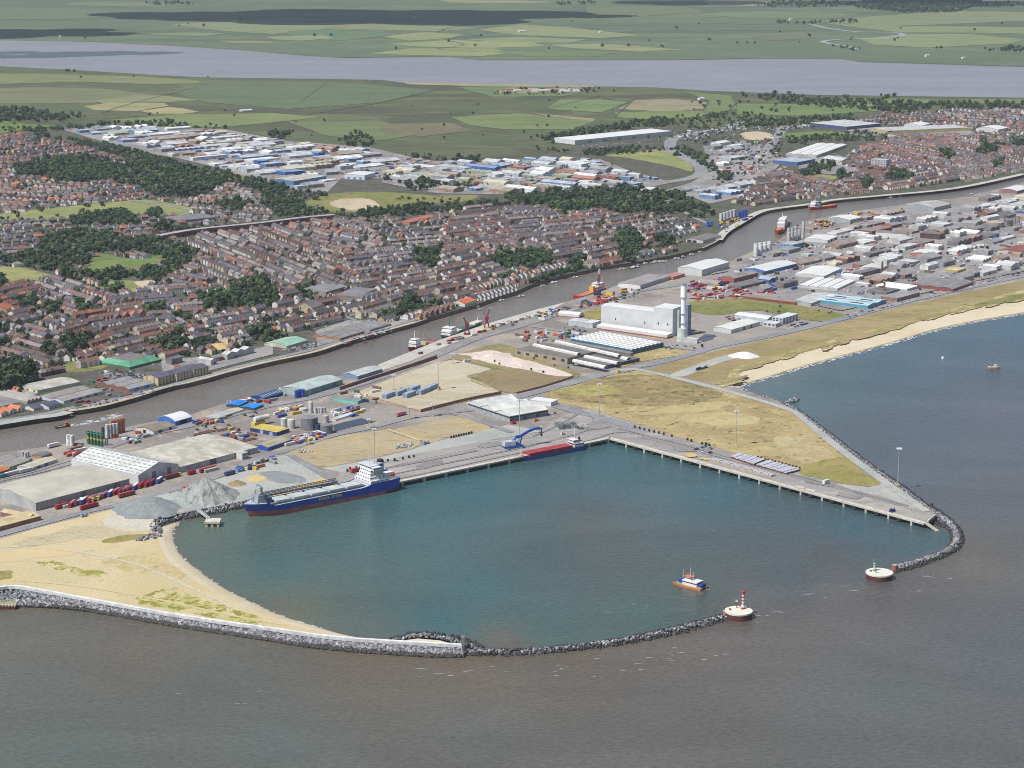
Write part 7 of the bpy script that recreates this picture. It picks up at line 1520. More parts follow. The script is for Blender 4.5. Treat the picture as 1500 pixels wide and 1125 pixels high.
# hand placed rows along the river and at the lower left
for (x0, y0, x1, y1, n, tp, wv, rv_) in ((-20, 612, -4, 607, 2, 'gabled', 'white', 'orange'), (610, 470, 664, 452, 7, 'gabled', 'tan', 'brown'), (700, 441, 752, 425, 9, 'terrace', 'white', 'slate grey'), (20, 566, 34, 562, 2, 'gabled', 'grey', 'brown'), (640, 452, 664, 444, 4, 'gabled', 'white', 'slate grey'), (740, 418, 830, 392, 14, 'tall', 'white', 'slate grey'), (690, 432, 735, 416, 8, 'tall', 'cream', 'slate grey'), (60, 552, 90, 546, 4, 'semi', 'brick', 'brown'), (115, 540, 150, 533, 5, 'tall', 'white', 'red brown'), (0, 556 + 30, 30, 577, 3, 'gabled', 'brick', 'slate grey')):
    a, b = G(x0, y0), G(x1, y1); ang = math.atan2(b.y - a.y, b.x - a.x)
    for i in range(n):
        p = a.lerp(b, (i + .5) / n); px, py = PX(p)
        if blocked((px, py)): continue
        cand.append((p.y, Vector((p.x, p.y, .1)), ang, tp, wv if rh.random() < .7 else rh.choice(HWK), rv_ if rh.random() < .75 else rh.choice(HRK), px, py))
cand.sort(key=lambda q: q[0])
NEARH, FARH = [], []
for q in cand: (NEARH if len(NEARH) < 285 and 0 < q[6] < 1500 else FARH).append(q)
HME = {}
def house_parts(tp, wv, rv_):
    if (tp, wv, rv_) not in HME:
        Q = HG_[tp]; out = []
        for nm, ks in (('wall', 'wg'), ('roof', 'r'), ('chimney', 'c')):
            mb = MB()
            for k in ks:
                mm = {'w': M(HW[wv], .8, .18, .3), 'r': M(HR[rv_], .8, .2, .3), 'g': HMATS[-2], 'c': HMATS[-1]}[k]
                for f in Q[k]: mb.face(f if f[2] != f[3] else f[:3], mm)
            o = mb.build(nm); out.append((nm, o.data)); bpy.data.objects.remove(o)
        HME[(tp, wv, rv_)] = out
    return HME[(tp, wv, rv_)]
TPN = {'terrace': 'terraced house', 'tall': 'tall terraced house', 'semi': 'house pair', 'bungalow': 'bungalow', 'gabled': 'gabled house'}
for y, p, ang, tp, wv, rv_, px, py in NEARH:
    t = thing('house', None, 'house', p, ang, 'houses of the old town'); roof = None
    for nm, me in house_parts(tp, wv, rv_): o = link(nm, me, roof if nm == 'chimney' else t); roof = o if nm == 'roof' else roof
    AUTO.append((t, '%s roofed %s %s' % (rv_, wv, TPN[tp]), p))
def merge_houses(L, name, label):
    Vv, Ff, Mm = [], [], []; n = 0
    geo = {}
    for tp, Q in HG_.items():
        fs = [(k, f) for k in 'wrgc' for f in Q[k]]; geo[tp] = (np.array([f for _, f in fs], float).reshape(-1, 3), [k for k, _ in fs])
    for y, p, ang, tp, wv, rv_, px, py in L:
        v, ks = geo[tp]; c_, s_ = math.cos(ang), math.sin(ang)
        Vv.append(v @ np.array(((c_, s_, 0), (-s_, c_, 0), (0, 0, 1))) + np.array(p)); Ff.append(np.arange(n, n + len(v)).reshape(-1, 4)); n += len(v)
        wi, ri = HWK.index(wv), len(HWK) + HRK.index(rv_); ci = len(HMATS) - 1
        Mm.append(np.array([wi if k == 'w' else ri if k == 'r' else ci - 1 if k == 'g' else ci for k in ks]))
    o = big_mesh(name, np.vstack(Vv), np.vstack(Ff), np.concatenate(Mm), HMATS, 'stuff'); o['label'] = label; o['category'] = 'houses'; return o
merge_houses(FARH, 'housing', 'dense far rows of brown and grey roofed houses across the town')

# ------------------------------------------------------------------ trees
LEAF = [M(C(42, 62, 38), .9, .35, .25), M(C(66, 86, 44), .9, .35, .25), M(C(34, 50, 36), .9, .35, .25), M(C(94, 106, 66), .9, .35, .25)]
BARK = M(C(96, 84, 70), .9)
def crown_quads(seed, nt, flat=1.0):
    """leaf clumps through a lobed crown of unit radius, base at z 0.5; plus a ragged core"""
    r = np.random.default_rng(seed); Q = []
    lobes = [(r.uniform(-.45, .45), r.uniform(-.45, .45), r.uniform(.75, 1.45) * flat, r.uniform(.45, .68)) for _ in range(6)] + [(0, 0, 1.25 * flat, .62)]
    for i in range(nt):
        lx, ly, lz, lr = lobes[r.integers(len(lobes))]
        d = r.normal(size=3); d /= np.linalg.norm(d); d[2] = abs(d[2]) if r.random() < .7 else d[2]
        p = np.array((lx, ly, lz)) + d * lr * r.uniform(.72, 1.08)
        n = d + r.normal(size=3) * .55; n /= np.linalg.norm(n); a = np.cross(n, (0.3, .2, 1)); a /= np.linalg.norm(a); b = np.cross(n, a); s = r.uniform(.13, .3)
        Q.append([p + a * s * r.uniform(.7, 1.3), p + b * s * r.uniform(.7, 1.3) + n * s * .3, p - a * s * r.uniform(.7, 1.3), p - b * s * r.uniform(.7, 1.3) - n * s * .2])
    m = 8
    for lx, ly, lz, lr in lobes[3:]:
        g = []
        for i in range(4):
            th = math.pi * (i + .15) / 3.3; g.append([np.array((lx + lr * .86 * math.sin(th) * math.cos(2 * math.pi * j / m) * r.uniform(.8, 1.15), ly + lr * .86 * math.sin(th) * math.sin(2 * math.pi * j / m) * r.uniform(.8, 1.15), lz + lr * .86 * math.cos(th))) for j in range(m)])
        for i in range(3):
            for j in range(m): Q.append([g[i][j], g[i + 1][j], g[i + 1][(j + 1) % m], g[i][(j + 1) % m]])
    return np.array(Q)
CROWN_N = [crown_quads(s, 150, f) for s, f in ((1, 1.0), (2, 1.15), (3, .9), (4, 1.3))]
CROWN_F = [crown_quads(s, 34, f) for s, f in ((11, 1.0), (12, 1.15), (13, .9), (14, 1.25), (15, 1.0))]
TREES = []
rt = random.Random(31)
for poly, spc, sf in WOODS:
    Wp = [G(*p) for p in poly]; x0, x1 = min(p.x for p in Wp), max(p.x for p in Wp); y0, y1 = min(p.y for p in Wp), max(p.y for p in Wp)
    n = int((x1 - x0) * (y1 - y0) / spc ** 2)
    for _ in range(n):
        p = Vector((rt.uniform(x0, x1), rt.uniform(y0, y1), 0)); px, py = PX(p)
        if -40 < px < 1540 and inside((px, py), poly) and rt.random() < .62 + .5 * math.sin(p.x * .031 + 2 * math.sin(p.y * .013)) * math.sin(p.y * .027) + (.4 if spc > 20 else .1) and not any(inside((px, py), b) for b in BLOCK): TREES.append((p, rt.choice((2.4, 3.2, 4, 4.6, 5.2, 5.8, 6.6)) * rt.uniform(.85, 1.15) * sf * (1.25 if spc > 20 else 1), rt.random()))
for reg, n in ((HOUSING[0], 3900), (HOUSING[1], 1000), ([(940, 205), (1060, 172), (1200, 170), (1250, 182), (1150, 195), (1140, 235), (1080, 262), (1060, 215), (1000, 210)], 420), ([(560, 240), (880, 236), (960, 266), (760, 284), (560, 262)], 160), ([(1070, 400), (1180, 350), (1490, 290), (1490, 395), (1240, 450)], 120)):
    xs_, ys_ = [q[0] for q in reg], [q[1] for q in reg]; k = 0
    while k < n:
        px, py = rt.uniform(max(-20, min(xs_)), max(xs_)), rt.uniform(min(ys_), max(ys_))
        if inside((px, py), reg) and not blocked((px, py), OPEN): TREES.append((G(px, py), rt.choice((1.5, 1.8, 2.2, 2.6, 3.2, 4.2)), rt.random())); k += 1
        else: k += .2
for (x0, y0, x1, y1, n, s) in ((0, 313, 88, 325, 9, 4.5), (88, 326, 212, 330, 8, 4), (80, 304, 170, 296, 10, 4), (0, 160, 480, 205, 24, 4), (560, 180, 860, 205, 10, 4), (1000, 150, 1500, 165, 50, 5), (520, 128, 900, 180, 10, 4), (0, 100, 480, 115, 12, 4), (100, 25, 1500, 75, 46, 7), (40, 415, 85, 408, 6, 4), (560, 560, 830, 545, 0, 1), (700, 520, 840, 548, 14, 1.6), (1100, 445, 1230, 466, 10, 1.8), (815, 305, 900, 298, 5, 4), (905, 512, 1070, 505, 8, 1.8), (60, 300, 0, 312, 4, 5), (560, 296, 700, 290, 20, 3)):
    for _ in range(n):
        px, py = rt.uniform(min(x0, x1), max(x0, x1)), rt.uniform(min(y0, y1), max(y0, y1))
        if not any(inside((px, py), b) for b in BLOCK): TREES.append((G(px, py), s * rt.uniform(.6, 1.2), rt.random()))
for _ in range(95):                                 # clumps of garden and churchyard trees among the terraces
    reg = HOUSING[0] if rt.random() < .8 else HOUSING[1]; px, py = rt.uniform(0, 1000) if reg is HOUSING[0] else rt.uniform(1090, 1500), rt.uniform(200, 560)
    if inside((px, py), reg) and not blocked((px, py), OPEN):
        for _ in range(rt.randint(4, 11)):
            q = (px + rt.gauss(0, 7), py + rt.gauss(0, 2.2))
            if not blocked(q): TREES.append((G(*q), rt.uniform(2.2, 5.0), rt.random()))
BREYPOLY = BREY_N + BREY_F[::-1]
TREES = [t_ for t_ in TREES if not inside(PX(t_[0]), RIVPOLY) and not inside(PX(t_[0]), BREYPOLY)]
TREES.sort(key=lambda q: q[0].y)
def tree_mesh(i, li):
    def mk():
        mb = MB()
        for k, q in enumerate(CROWN_N[i]): mb.face([tuple(v) for v in q], LEAF[li] if k % 5 else LEAF[(li + 1) % 4])
        a = mb.build('crown'); mb = MB(); mb.tube((0, 0, -.1), (.02, 0, .55), .085, .06, BARK, 7)
        for k in range(4): an = k * 1.6 + i; mb.tube((.02, 0, .5), (.45 * math.cos(an), .45 * math.sin(an), 1.1), .05, .02, BARK, 5)
        b = mb.build('trunk'); out = (a.data, b.data); bpy.data.objects.remove(a); bpy.data.objects.remove(b); return out
    return mesh_thing(('tree', i, li), mk)
GN = ('dark green', 'mid green', 'very dark green', 'pale olive green')
near_t, far_t = [], []
for q in TREES:
    px, py = PX(q[0]); (near_t if len(near_t) < 290 and 0 < px < 1500 and q[1] > 1 else far_t).append(q)
for p, R_, z in near_t:
    i, li = int(z * 4) % 4, int(z * 97) % 4; li = li if li < 3 or z > .6 else 0
    t = thing('tree', None, 'tree', p, z * 6.28, 'trees of the river side town'); t.scale = (R_, R_, R_ * .95); cm_, tm = tree_mesh(i, li)
    link('crown', cm_, t); link('trunk', tm, t); AUTO.append((t, '%s %s tree' % ('large' if R_ > 5.4 else 'small' if R_ < 3.2 else 'medium', GN[li]), p))
Vv, Ff, Mm = [], [], []; n = 0
for p, R_, z in far_t:
    q = CROWN_F[int(z * 5) % 5]; v = q.reshape(-1, 3); an = z * 40; c_, s_ = math.cos(an), math.sin(an)
    v = (v @ np.array(((c_, s_, 0), (-s_, c_, 0), (0, 0, 1)))) * (R_, R_, R_) + np.array((p.x, p.y, -.35 * R_)); Vv.append(v); Ff.append(np.arange(n, n + len(v)).reshape(-1, 4)); n += len(v)
    li = int(z * 97) % 4; li = li if li < 3 or z > .7 else 0; m_ = np.full(len(q), li); m_[::5] = (li + 1) % 4; Mm.append(m_)
o = big_mesh('woodland', np.vstack(Vv), np.vstack(Ff), np.concatenate(Mm), LEAF, 'stuff'); o['label'] = 'dark green woods, garden trees and hedges spreading through the far town and marsh'; o['category'] = 'woods'
print('houses', len(NEARH), len(FARH), 'trees', len(near_t), len(far_t))

# ------------------------------------------------------------------ trading estates and works
WORKS = [([(90, 190), (165, 184), (330, 190), (420, 207), (540, 216), (600, 230), (560, 262), (500, 262), (478, 284), (400, 274), (330, 249), (260, 232), (200, 222), (150, 208)], (100, -9), 44, 'far'),
         ([(560, 234), (700, 239), (800, 232), (880, 234), (920, 250), (985, 268), (940, 277), (860, 279), (760, 286), (640, 284), (560, 268)], (100, 10), 40, 'far'),
         ([(1065, 400), (1090, 382), (1140, 369), (1185, 346), (1230, 326), (1310, 309), (1420, 297), (1500, 278), (1560, 268), (1560, 384), (1500, 398), (1420, 414), (1345, 432), (1300, 441), (1232, 456), (1175, 444), (1100, 434), (1010, 438), (1000, 418), (1040, 408)], (100, -24), 40, 'brick'),
         ([(1030, 215), (1090, 206), (1150, 232), (1125, 262), (1090, 288), (1040, 299), (1010, 288), (960, 284), (1012, 268), (1040, 252)], (100, -16), 44, 'far'),
         ([(1240, 185), (1420, 190), (1430, 198), (1300, 199), (1240, 200)], (100, 4), 60, 'far'),
         ([(1170, 232), (1230, 228), (1255, 240), (1262, 250), (1230, 256), (1170, 254)], (100, 14), 46, 'far'),
         ([(462, 486), (510, 470), (570, 472), (610, 466), (575, 480), (510, 497), (465, 508)], (100, -30), 30, 'brick'),
         ([(235, 528), (330, 522), (400, 506), (400, 520), (330, 538), (300, 546), (240, 552)], (100, -26), 30, 'brick'),
         ([(-40, 590), (0, 578), (40, 566), (60, 575), (30, 590), (-40, 606)], (100, -28), 30, 'grey'),
         ([(430, 560), (560, 534), (780, 462), (800, 466), (700, 494), (570, 548), (440, 576)], (100, -26), 60, 'quay'),
         ([(0, 690), (60, 676), (100, 660), (100, 668), (60, 684), (0, 698)], (100, -30), 40, 'quay')]
PAL = {'far': (('white', C(226, 228, 228), C(238, 240, 240), 5), ('pale grey', C(176, 182, 188), C(196, 200, 202), 5), ('grey', C(140, 142, 146), C(156, 156, 158), 5), ('blue grey', C(100, 130, 166), C(168, 182, 200), 3), ('cream', C(206, 196, 160), C(206, 200, 176), 2), ('blue', C(60, 90, 160), C(120, 146, 190), 1), ('brown', C(150, 126, 108), C(156, 146, 134), 3), ('red brown', C(150, 90, 76), C(160, 120, 106), 1), ('sage green', C(140, 156, 130), C(166, 176, 156), 1)),
       'brick': (('red brick', C(150, 98, 86), C(140, 136, 136), 4), ('dark brick', C(124, 90, 82), C(146, 124, 116), 2), ('white', C(222, 222, 218), C(232, 232, 230), 4), ('dark grey', C(120, 114, 112), C(114, 112, 114), 6), ('grey', C(150, 148, 148), C(146, 144, 144), 7), ('pale grey', C(190, 192, 190), C(206, 206, 204), 8), ('brown', C(156, 132, 116), C(150, 136, 128), 2), ('blue', C(70, 100, 160), C(150, 166, 190), 1), ('cream', C(210, 196, 156), C(190, 180, 156), 1), ('orange roofed', C(190, 150, 120), C(180, 116, 92), .35)),
       'grey': (('grey', C(150, 150, 152), C(146, 142, 138), 5), ('brick', C(140, 96, 82), C(136, 128, 122), 2)), 'quay': (('pale grey', C(186, 188, 186), C(196, 196, 192), 1),)}
PAL['quay'] = (('pale grey', C(196, 196, 192), C(206, 206, 200), 2), ('brown', C(160, 130, 108), C(150, 136, 122), 1))
G_EST = ground('estate_yard', [C(146, 142, 141), C(126, 123, 124), C(160, 153, 146)], (.006, .03, .2), speck=(C(96, 104, 84), .06, .62))
for poly, _, cell, pal in WORKS:
    if pal != 'quay': patch('yard', poly, G_EST, .26)
ri = random.Random(77); SHEDS = []
SKIPZ = OPEN + WPOLY + ROADS_KEEP + [[(1009, 443), (1085, 437), (1170, 448), (1238, 461), (1225, 469), (1110, 455), (1010, 455)]]
for zi, (poly, (dx, dy), cell, pal) in enumerate(WORKS):
    cx, cy = sum(p[0] for p in poly) / len(poly), sum(p[1] for p in poly) / len(poly)
    a, b = G(cx - dx * .1, cy - dy * .1), G(cx + dx * .1, cy + dy * .1); ang = math.atan2(b.y - a.y, b.x - a.x); Wp = [G(*p) for p in poly]
    for k, v, u0, u1, c_, s_ in zone_rows(Wp, ang, lambda k: cell):
        u = u0
        while u < u1:
            w = ri.uniform(.35, .95) * cell * ri.choice((.6, .8, 1, 1.2, 1.7)); d = ri.uniform(.3, .8) * cell; w *= 1.25 if pal == 'far' else 1; u += w / 2 + ri.choice((2, 4, 6, 10, 16, 26, 34 if pal == 'brick' else 12))
            jv = ri.uniform(-.16, .16) * cell; x, y = u * c_ - (v + jv) * s_, u * s_ + (v + jv) * c_; u += w / 2; px, py = PX((x, y, 0))
            if not (-10 < px < 1515) or not inside((px, py), poly) or ri.random() < (.1 if pal != 'quay' else .6): continue
            cs = [(x + (sx * w * c_ - sy * d * s_) / 2, y + (sx * w * s_ + sy * d * c_) / 2, 0) for sx in (-1, 1) for sy in (-1, 1)]
            if any(blocked(PX(q), SKIPZ) or not inside(PX(q), poly) for q in cs) or blocked((px, py)): continue
            if any(inside(PX(q), RIVPOLY) for q in cs): continue
            P = PAL[pal]; nm, wc1, rc1, _ = ri.choices(P, [q[3] for q in P])[0]
            SHEDS.append((y, x, ang + ri.uniform(-.05, .05), w, d, ri.uniform(3.5, 8) if pal != 'quay' else ri.uniform(2.6, 4), ri.choices(('gable', 'flat', 'multi', 'saw'), (5, 3, 2, 1))[0], nm, wc1, rc1, px, py))
            BLOCK.append([PX(q) for q in (cs[0], cs[1], cs[3], cs[2])])
print('sheds', len(SHEDS)); SHEDS.sort(key=lambda q: q[0]); SHEDS, FARS = SHEDS[:285], SHEDS[285:]
def shed_geo(w, d, h, kind):
    wall, roof = [], []; X, Y = w / 2, d / 2
    A = [(-X, -Y), (X, -Y), (X, Y), (-X, Y)]
    for i in range(4): p, q = A[i], A[(i + 1) % 4]; wall.append([(*p, 0), (*q, 0), (*q, h), (*p, h)])
    if kind == 'flat':
        roof.append([(*p, h + .05) for p in A])
    else:
        n = 1 if kind == 'gable' else max(2, int(w / 12)); ax = 'x' if kind == 'gable' and w >= d else 'y'
        span = d if ax == 'x' else w; L_ = w if ax == 'x' else d; prof = roof_prof('gable' if kind == 'gable' else kind, span, span / n * .13 + .4, n)
        for (a0, z0), (a1, z1) in zip(prof, prof[1:]):
            f = [(-L_ / 2 - .2, a0 - span / 2, h + z0), (L_ / 2 + .2, a0 - span / 2, h + z0), (L_ / 2 + .2, a1 - span / 2, h + z1), (-L_ / 2 - .2, a1 - span / 2, h + z1)]
            roof.append(f if ax == 'x' else [(p[1], p[0], p[2]) for p in f][::-1])
            for e in (-L_ / 2, L_ / 2):
                g = [(e, a0 - span / 2, h), (e, a1 - span / 2, h), (e, a1 - span / 2, h + z1), (e, a0 - span / 2, h + z0)]
                if ax == 'y': g = [(p[1], p[0], p[2]) for p in g]
                wall.append(g if (e > 0) == (ax == 'x') else g[::-1])
    return wall, roof
for y, x, ang, w, d, h, kind, nm, wc1, rc1, px, py in SHEDS:
    t = thing('industrial_shed', None, 'shed', (x, y, .1), ang, 'sheds of the works and trading estates'); wl, rf = shed_geo(w, d, h, kind); mb = MB(); wm = M(wc1, .7, .2, .12)
    for f in wl: mb.face(f, wm)
    mb.build('wall', t); mb = MB(); rm = M(rc1, .7, .2, .08)
    for f in rf: mb.face(f, rm)
    if kind == 'gable' and w > 20 and ri.random() < .5:
        for j in range(int(w / 6)):
            for s in (-1, 1):
                z = h + (d * .13 + .4) * .5; xx = -w / 2 + 3 + j * 6
                if w >= d: f = [(xx - .6, s * d * .36, h + (d * .13 + .4) * .28 + .1), (xx + .6, s * d * .36, h + (d * .13 + .4) * .28 + .1), (xx + .6, s * d * .12, h + (d * .13 + .4) * .76 + .1), (xx - .6, s * d * .12, h + (d * .13 + .4) * .76 + .1)]; mb.face(f if s < 0 else f[::-1], M([min(.8, c * 1.25) for c in rc1] if rc1[0] < .5 else [c * .7 for c in rc1], .5))
    mb.build('roof', t)
    dd = MB(); q = ri.uniform(-.3, .3) * w; dd.box(q - 2, q + 2, -d / 2 - .12, -d / 2 + .02, 0, min(4, h * .8), M(ri.choice((C(70, 74, 84), C(90, 110, 150), C(180, 184, 186), C(50, 50, 54))), .6)); dd.build('door', t)
    AUTO.append((t, '%s %s %s shed' % ('long' if w > 44 else 'small' if w * d < 500 else 'mid sized', nm, {'gable': 'gabled', 'flat': 'flat roofed', 'multi': 'many gabled', 'saw': 'sawtooth'}[kind]), Vector((x, y, 0))))
if FARS:
    mb = MB()
    for y, x, ang, w, d, h, kind, nm, wc1, rc1, px, py in FARS:
        wl, rf = shed_geo(w, d, h, kind); c_, s_ = math.cos(ang), math.sin(ang)
        for fs, mm in ((wl, M(wc1, .7, .2, .12)), (rf, M(rc1, .7, .2, .08))):
            for f in fs: mb.face([(p[0] * c_ - p[1] * s_ + x, p[0] * s_ + p[1] * c_ + y, p[2] + .1) for p in f], mm)
    tag(mb.build('trading_estate'), 'far pale sheds packed across the trading estates', 'sheds', None, 'stuff')

# ------------------------------------------------------------------ cars
CARC = [('white', C(236, 236, 238)), ('silver', C(176, 180, 186)), ('black', C(44, 46, 50)), ('dark blue', C(48, 64, 110)), ('red', C(160, 40, 44)), ('grey', C(110, 114, 120))]
def car_mesh(i):
    def mk():
        mb = MB(); m = M(CARC[i][1], .3, .04); B_ = [(-2.15, .35), (-2.15, .95), (-1.7, 1.0), (1.0, 1.0), (2.1, .8), (2.1, .35)]
        for (x0, z0), (x1, z1) in zip(B_, B_[1:]): mb.face([(x0, -.88, z0), (x1, -.88, z1), (x1, .88, z1), (x0, .88, z0)][::-1], m)
        for s in (-.88, .88): f = [(x, s, z) for x, z in B_]; mb.face(f if s > 0 else f[::-1], m)
        K = [(-1.75, 1.0), (-1.3, 1.5), (.2, 1.5), (.95, 1.0)]
        for k, ((x0, z0), (x1, z1)) in enumerate(zip(K, K[1:])): mb.face([(x0, -.8, z0), (x1, -.7, z1), (x1, .7, z1), (x0, .8, z0)][::-1], m if k == 1 else GLASS)
        for s in (-.78, .78): f = [(x, s, z) for x, z in K]; mb.face(f if s > 0 else f[::-1], GLASS)
        for x in (-1.3, 1.3):
            for s in (-.8, .8): mb.hcyl((x, s - .1, .32), (x, s + .1, .32), .32, M(C(34, 34, 36)), 8)
        o = mb.build('car'); me = o.data; bpy.data.objects.remove(o); return me
    return mesh_thing(('car', i), mk)
PARKS = [([(150, 546), (190, 548), (225, 550), (240, 554), (226, 556), (200, 553), (155, 553)], 50, (3, 5.5)), ([(100, 599), (130, 591), (160, 585), (200, 576), (224, 571), (226, 575), (190, 583), (150, 593), (110, 602)], 75, (3.2, 6)), ([(152, 562), (172, 556), (186, 560), (160, 568)], 20, (3, 6)),
         ([(1062, 468), (1088, 461), (1116, 466), (1092, 475)], 46, (3, 6)), ([(905, 513), (985, 507), (1040, 507), (1030, 511), (960, 514)], 14, (4, 8)), ([(826, 472), (850, 470), (868, 488), (850, 492), (826, 486)], 24, (4, 7)), ([(798, 460), (830, 448), (840, 454), (806, 466)], 26, (3.2, 6)), ([(888, 440), (930, 428), (936, 432), (900, 444)], 26, (3.2, 6)),
         ([(1236, 464), (1290, 450), (1340, 437), (1344, 440), (1290, 455), (1240, 468)], 40, (5, 7)), ([(1150, 478), (1170, 472), (1186, 474), (1166, 482)], 22, (3.2, 6)), ([(1350, 432), (1440, 412), (1500, 398), (1500, 402), (1440, 417), (1360, 438)], 44, (5, 7)), ([(412, 506), (450, 506), (470, 500), (455, 512), (420, 516)], 36, (3, 6)), ([(500, 502), (570, 482), (576, 486), (508, 508)], 34, (3.2, 6)),
         ([(1022, 657), (1040, 655), (1066, 664), (1064, 669), (1040, 668), (1022, 661)], 24, (5, 8)), ([(1200, 193), (1262, 193), (1262, 199), (1200, 199)], 60, (4, 9)), ([(1240, 226), (1262, 216), (1270, 220), (1250, 232)], 30, (4, 7)), ([(850, 214), (985, 200), (990, 204), (860, 219)], 60, (5, 8)), ([(560, 258), (640, 262), (650, 272), (570, 270)], 60, (5, 8)), ([(300, 215), (420, 214), (470, 226), (400, 232), (310, 226)], 90, (5, 9)),
         ([(700, 262), (860, 262), (900, 272), (760, 274)], 90, (5, 9)), ([(1050, 265), (1100, 262), (1090, 285), (1050, 288)], 50, (4, 8)), ([(1100, 330), (1500, 300), (1500, 390), (1260, 436), (1100, 420)], 320, (6, 9)), ([(300, 484), (340, 486), (330, 494), (300, 492)], 14, (4, 6)), ([(540, 222), (620, 236), (580, 250), (530, 236)], 50, (5, 9)),
         ([(270, 640), (345, 612), (400, 598), (404, 601), (340, 620), (280, 646)], 14, (4, 6)), ([(800, 606), (812, 604), (808, 612), (796, 614)], 4, (4, 6)), ([(100, 590), (420, 420), (900, 330), (960, 350), (700, 440), (300, 520)], 420, (5, 8)), ([(0, 250), (250, 270), (400, 300), (260, 400), (0, 500)], 260, (6, 9))]
rc = random.Random(9); CARS = []
for poly, n, jit in PARKS:
    xs_, ys_ = [q[0] for q in poly], [q[1] for q in poly]; k = tries = 0
    while k < n and tries < n * 12:
        tries += 1; px, py = rc.uniform(min(xs_), max(xs_)), rc.uniform(min(ys_), max(ys_))
        if inside((px, py), poly) and not blocked((px, py), OPEN) and not any(inside((px, py), q) for q in WPOLY) and not inside((px, py), RIVPOLY):
            p = G(px, py); u = round((p.x * .655 + p.y * .756) / 3.0) * 3.0; v = round((-p.x * .756 + p.y * .655) / 9.0) * 9.0; q = Vector((u * .655 - v * .756, u * .756 + v * .655, .12))
            if not any((q - o_[1]).length < 2.4 for o_ in CARS[-n:]): CARS.append((q.y, q, math.radians(139) + rc.choice((0, math.pi)) + rc.uniform(-.06, .06), rc.choices(range(6), (30, 24, 16, 12, 9, 12))[0])); k += 1
CARS.sort(key=lambda q: q[0])
for y, p, an, i in CARS[:285]:
    o = link('parked_car', car_mesh(i), None, p); o.rotation_euler = (0, 0, an); tag(o, None, 'car', 'cars parked about the town and works'); AUTO.append((o, CARC[i][0] + ' parked car', p))
mb = MB()
for y, p, an, i in CARS[285:]:
    c_, s_ = math.cos(an), math.sin(an); m = M(CARC[i][1], .3, .04)
    for x0, x1, hw, z0, z1, mm in ((-2.1, 2.1, .88, .3, .95, m), (-1.5, .9, .75, .95, 1.5, GLASS)):
        P = [(x0, -hw), (x1, -hw), (x1, hw), (x0, hw)]; P = [(a * c_ - b * s_ + p.x, a * s_ + b * c_ + p.y) for a, b in P]
        for j in range(4): mb.face([(*P[j], z0), (*P[(j + 1) % 4], z0), (*P[(j + 1) % 4], z1), (*P[j], z1)], mm)
        mb.face([(*q, z1) for q in P], m)
tag(mb.build('far_cars'), 'tiny far cars filling streets and car parks', 'cars', None, 'stuff')

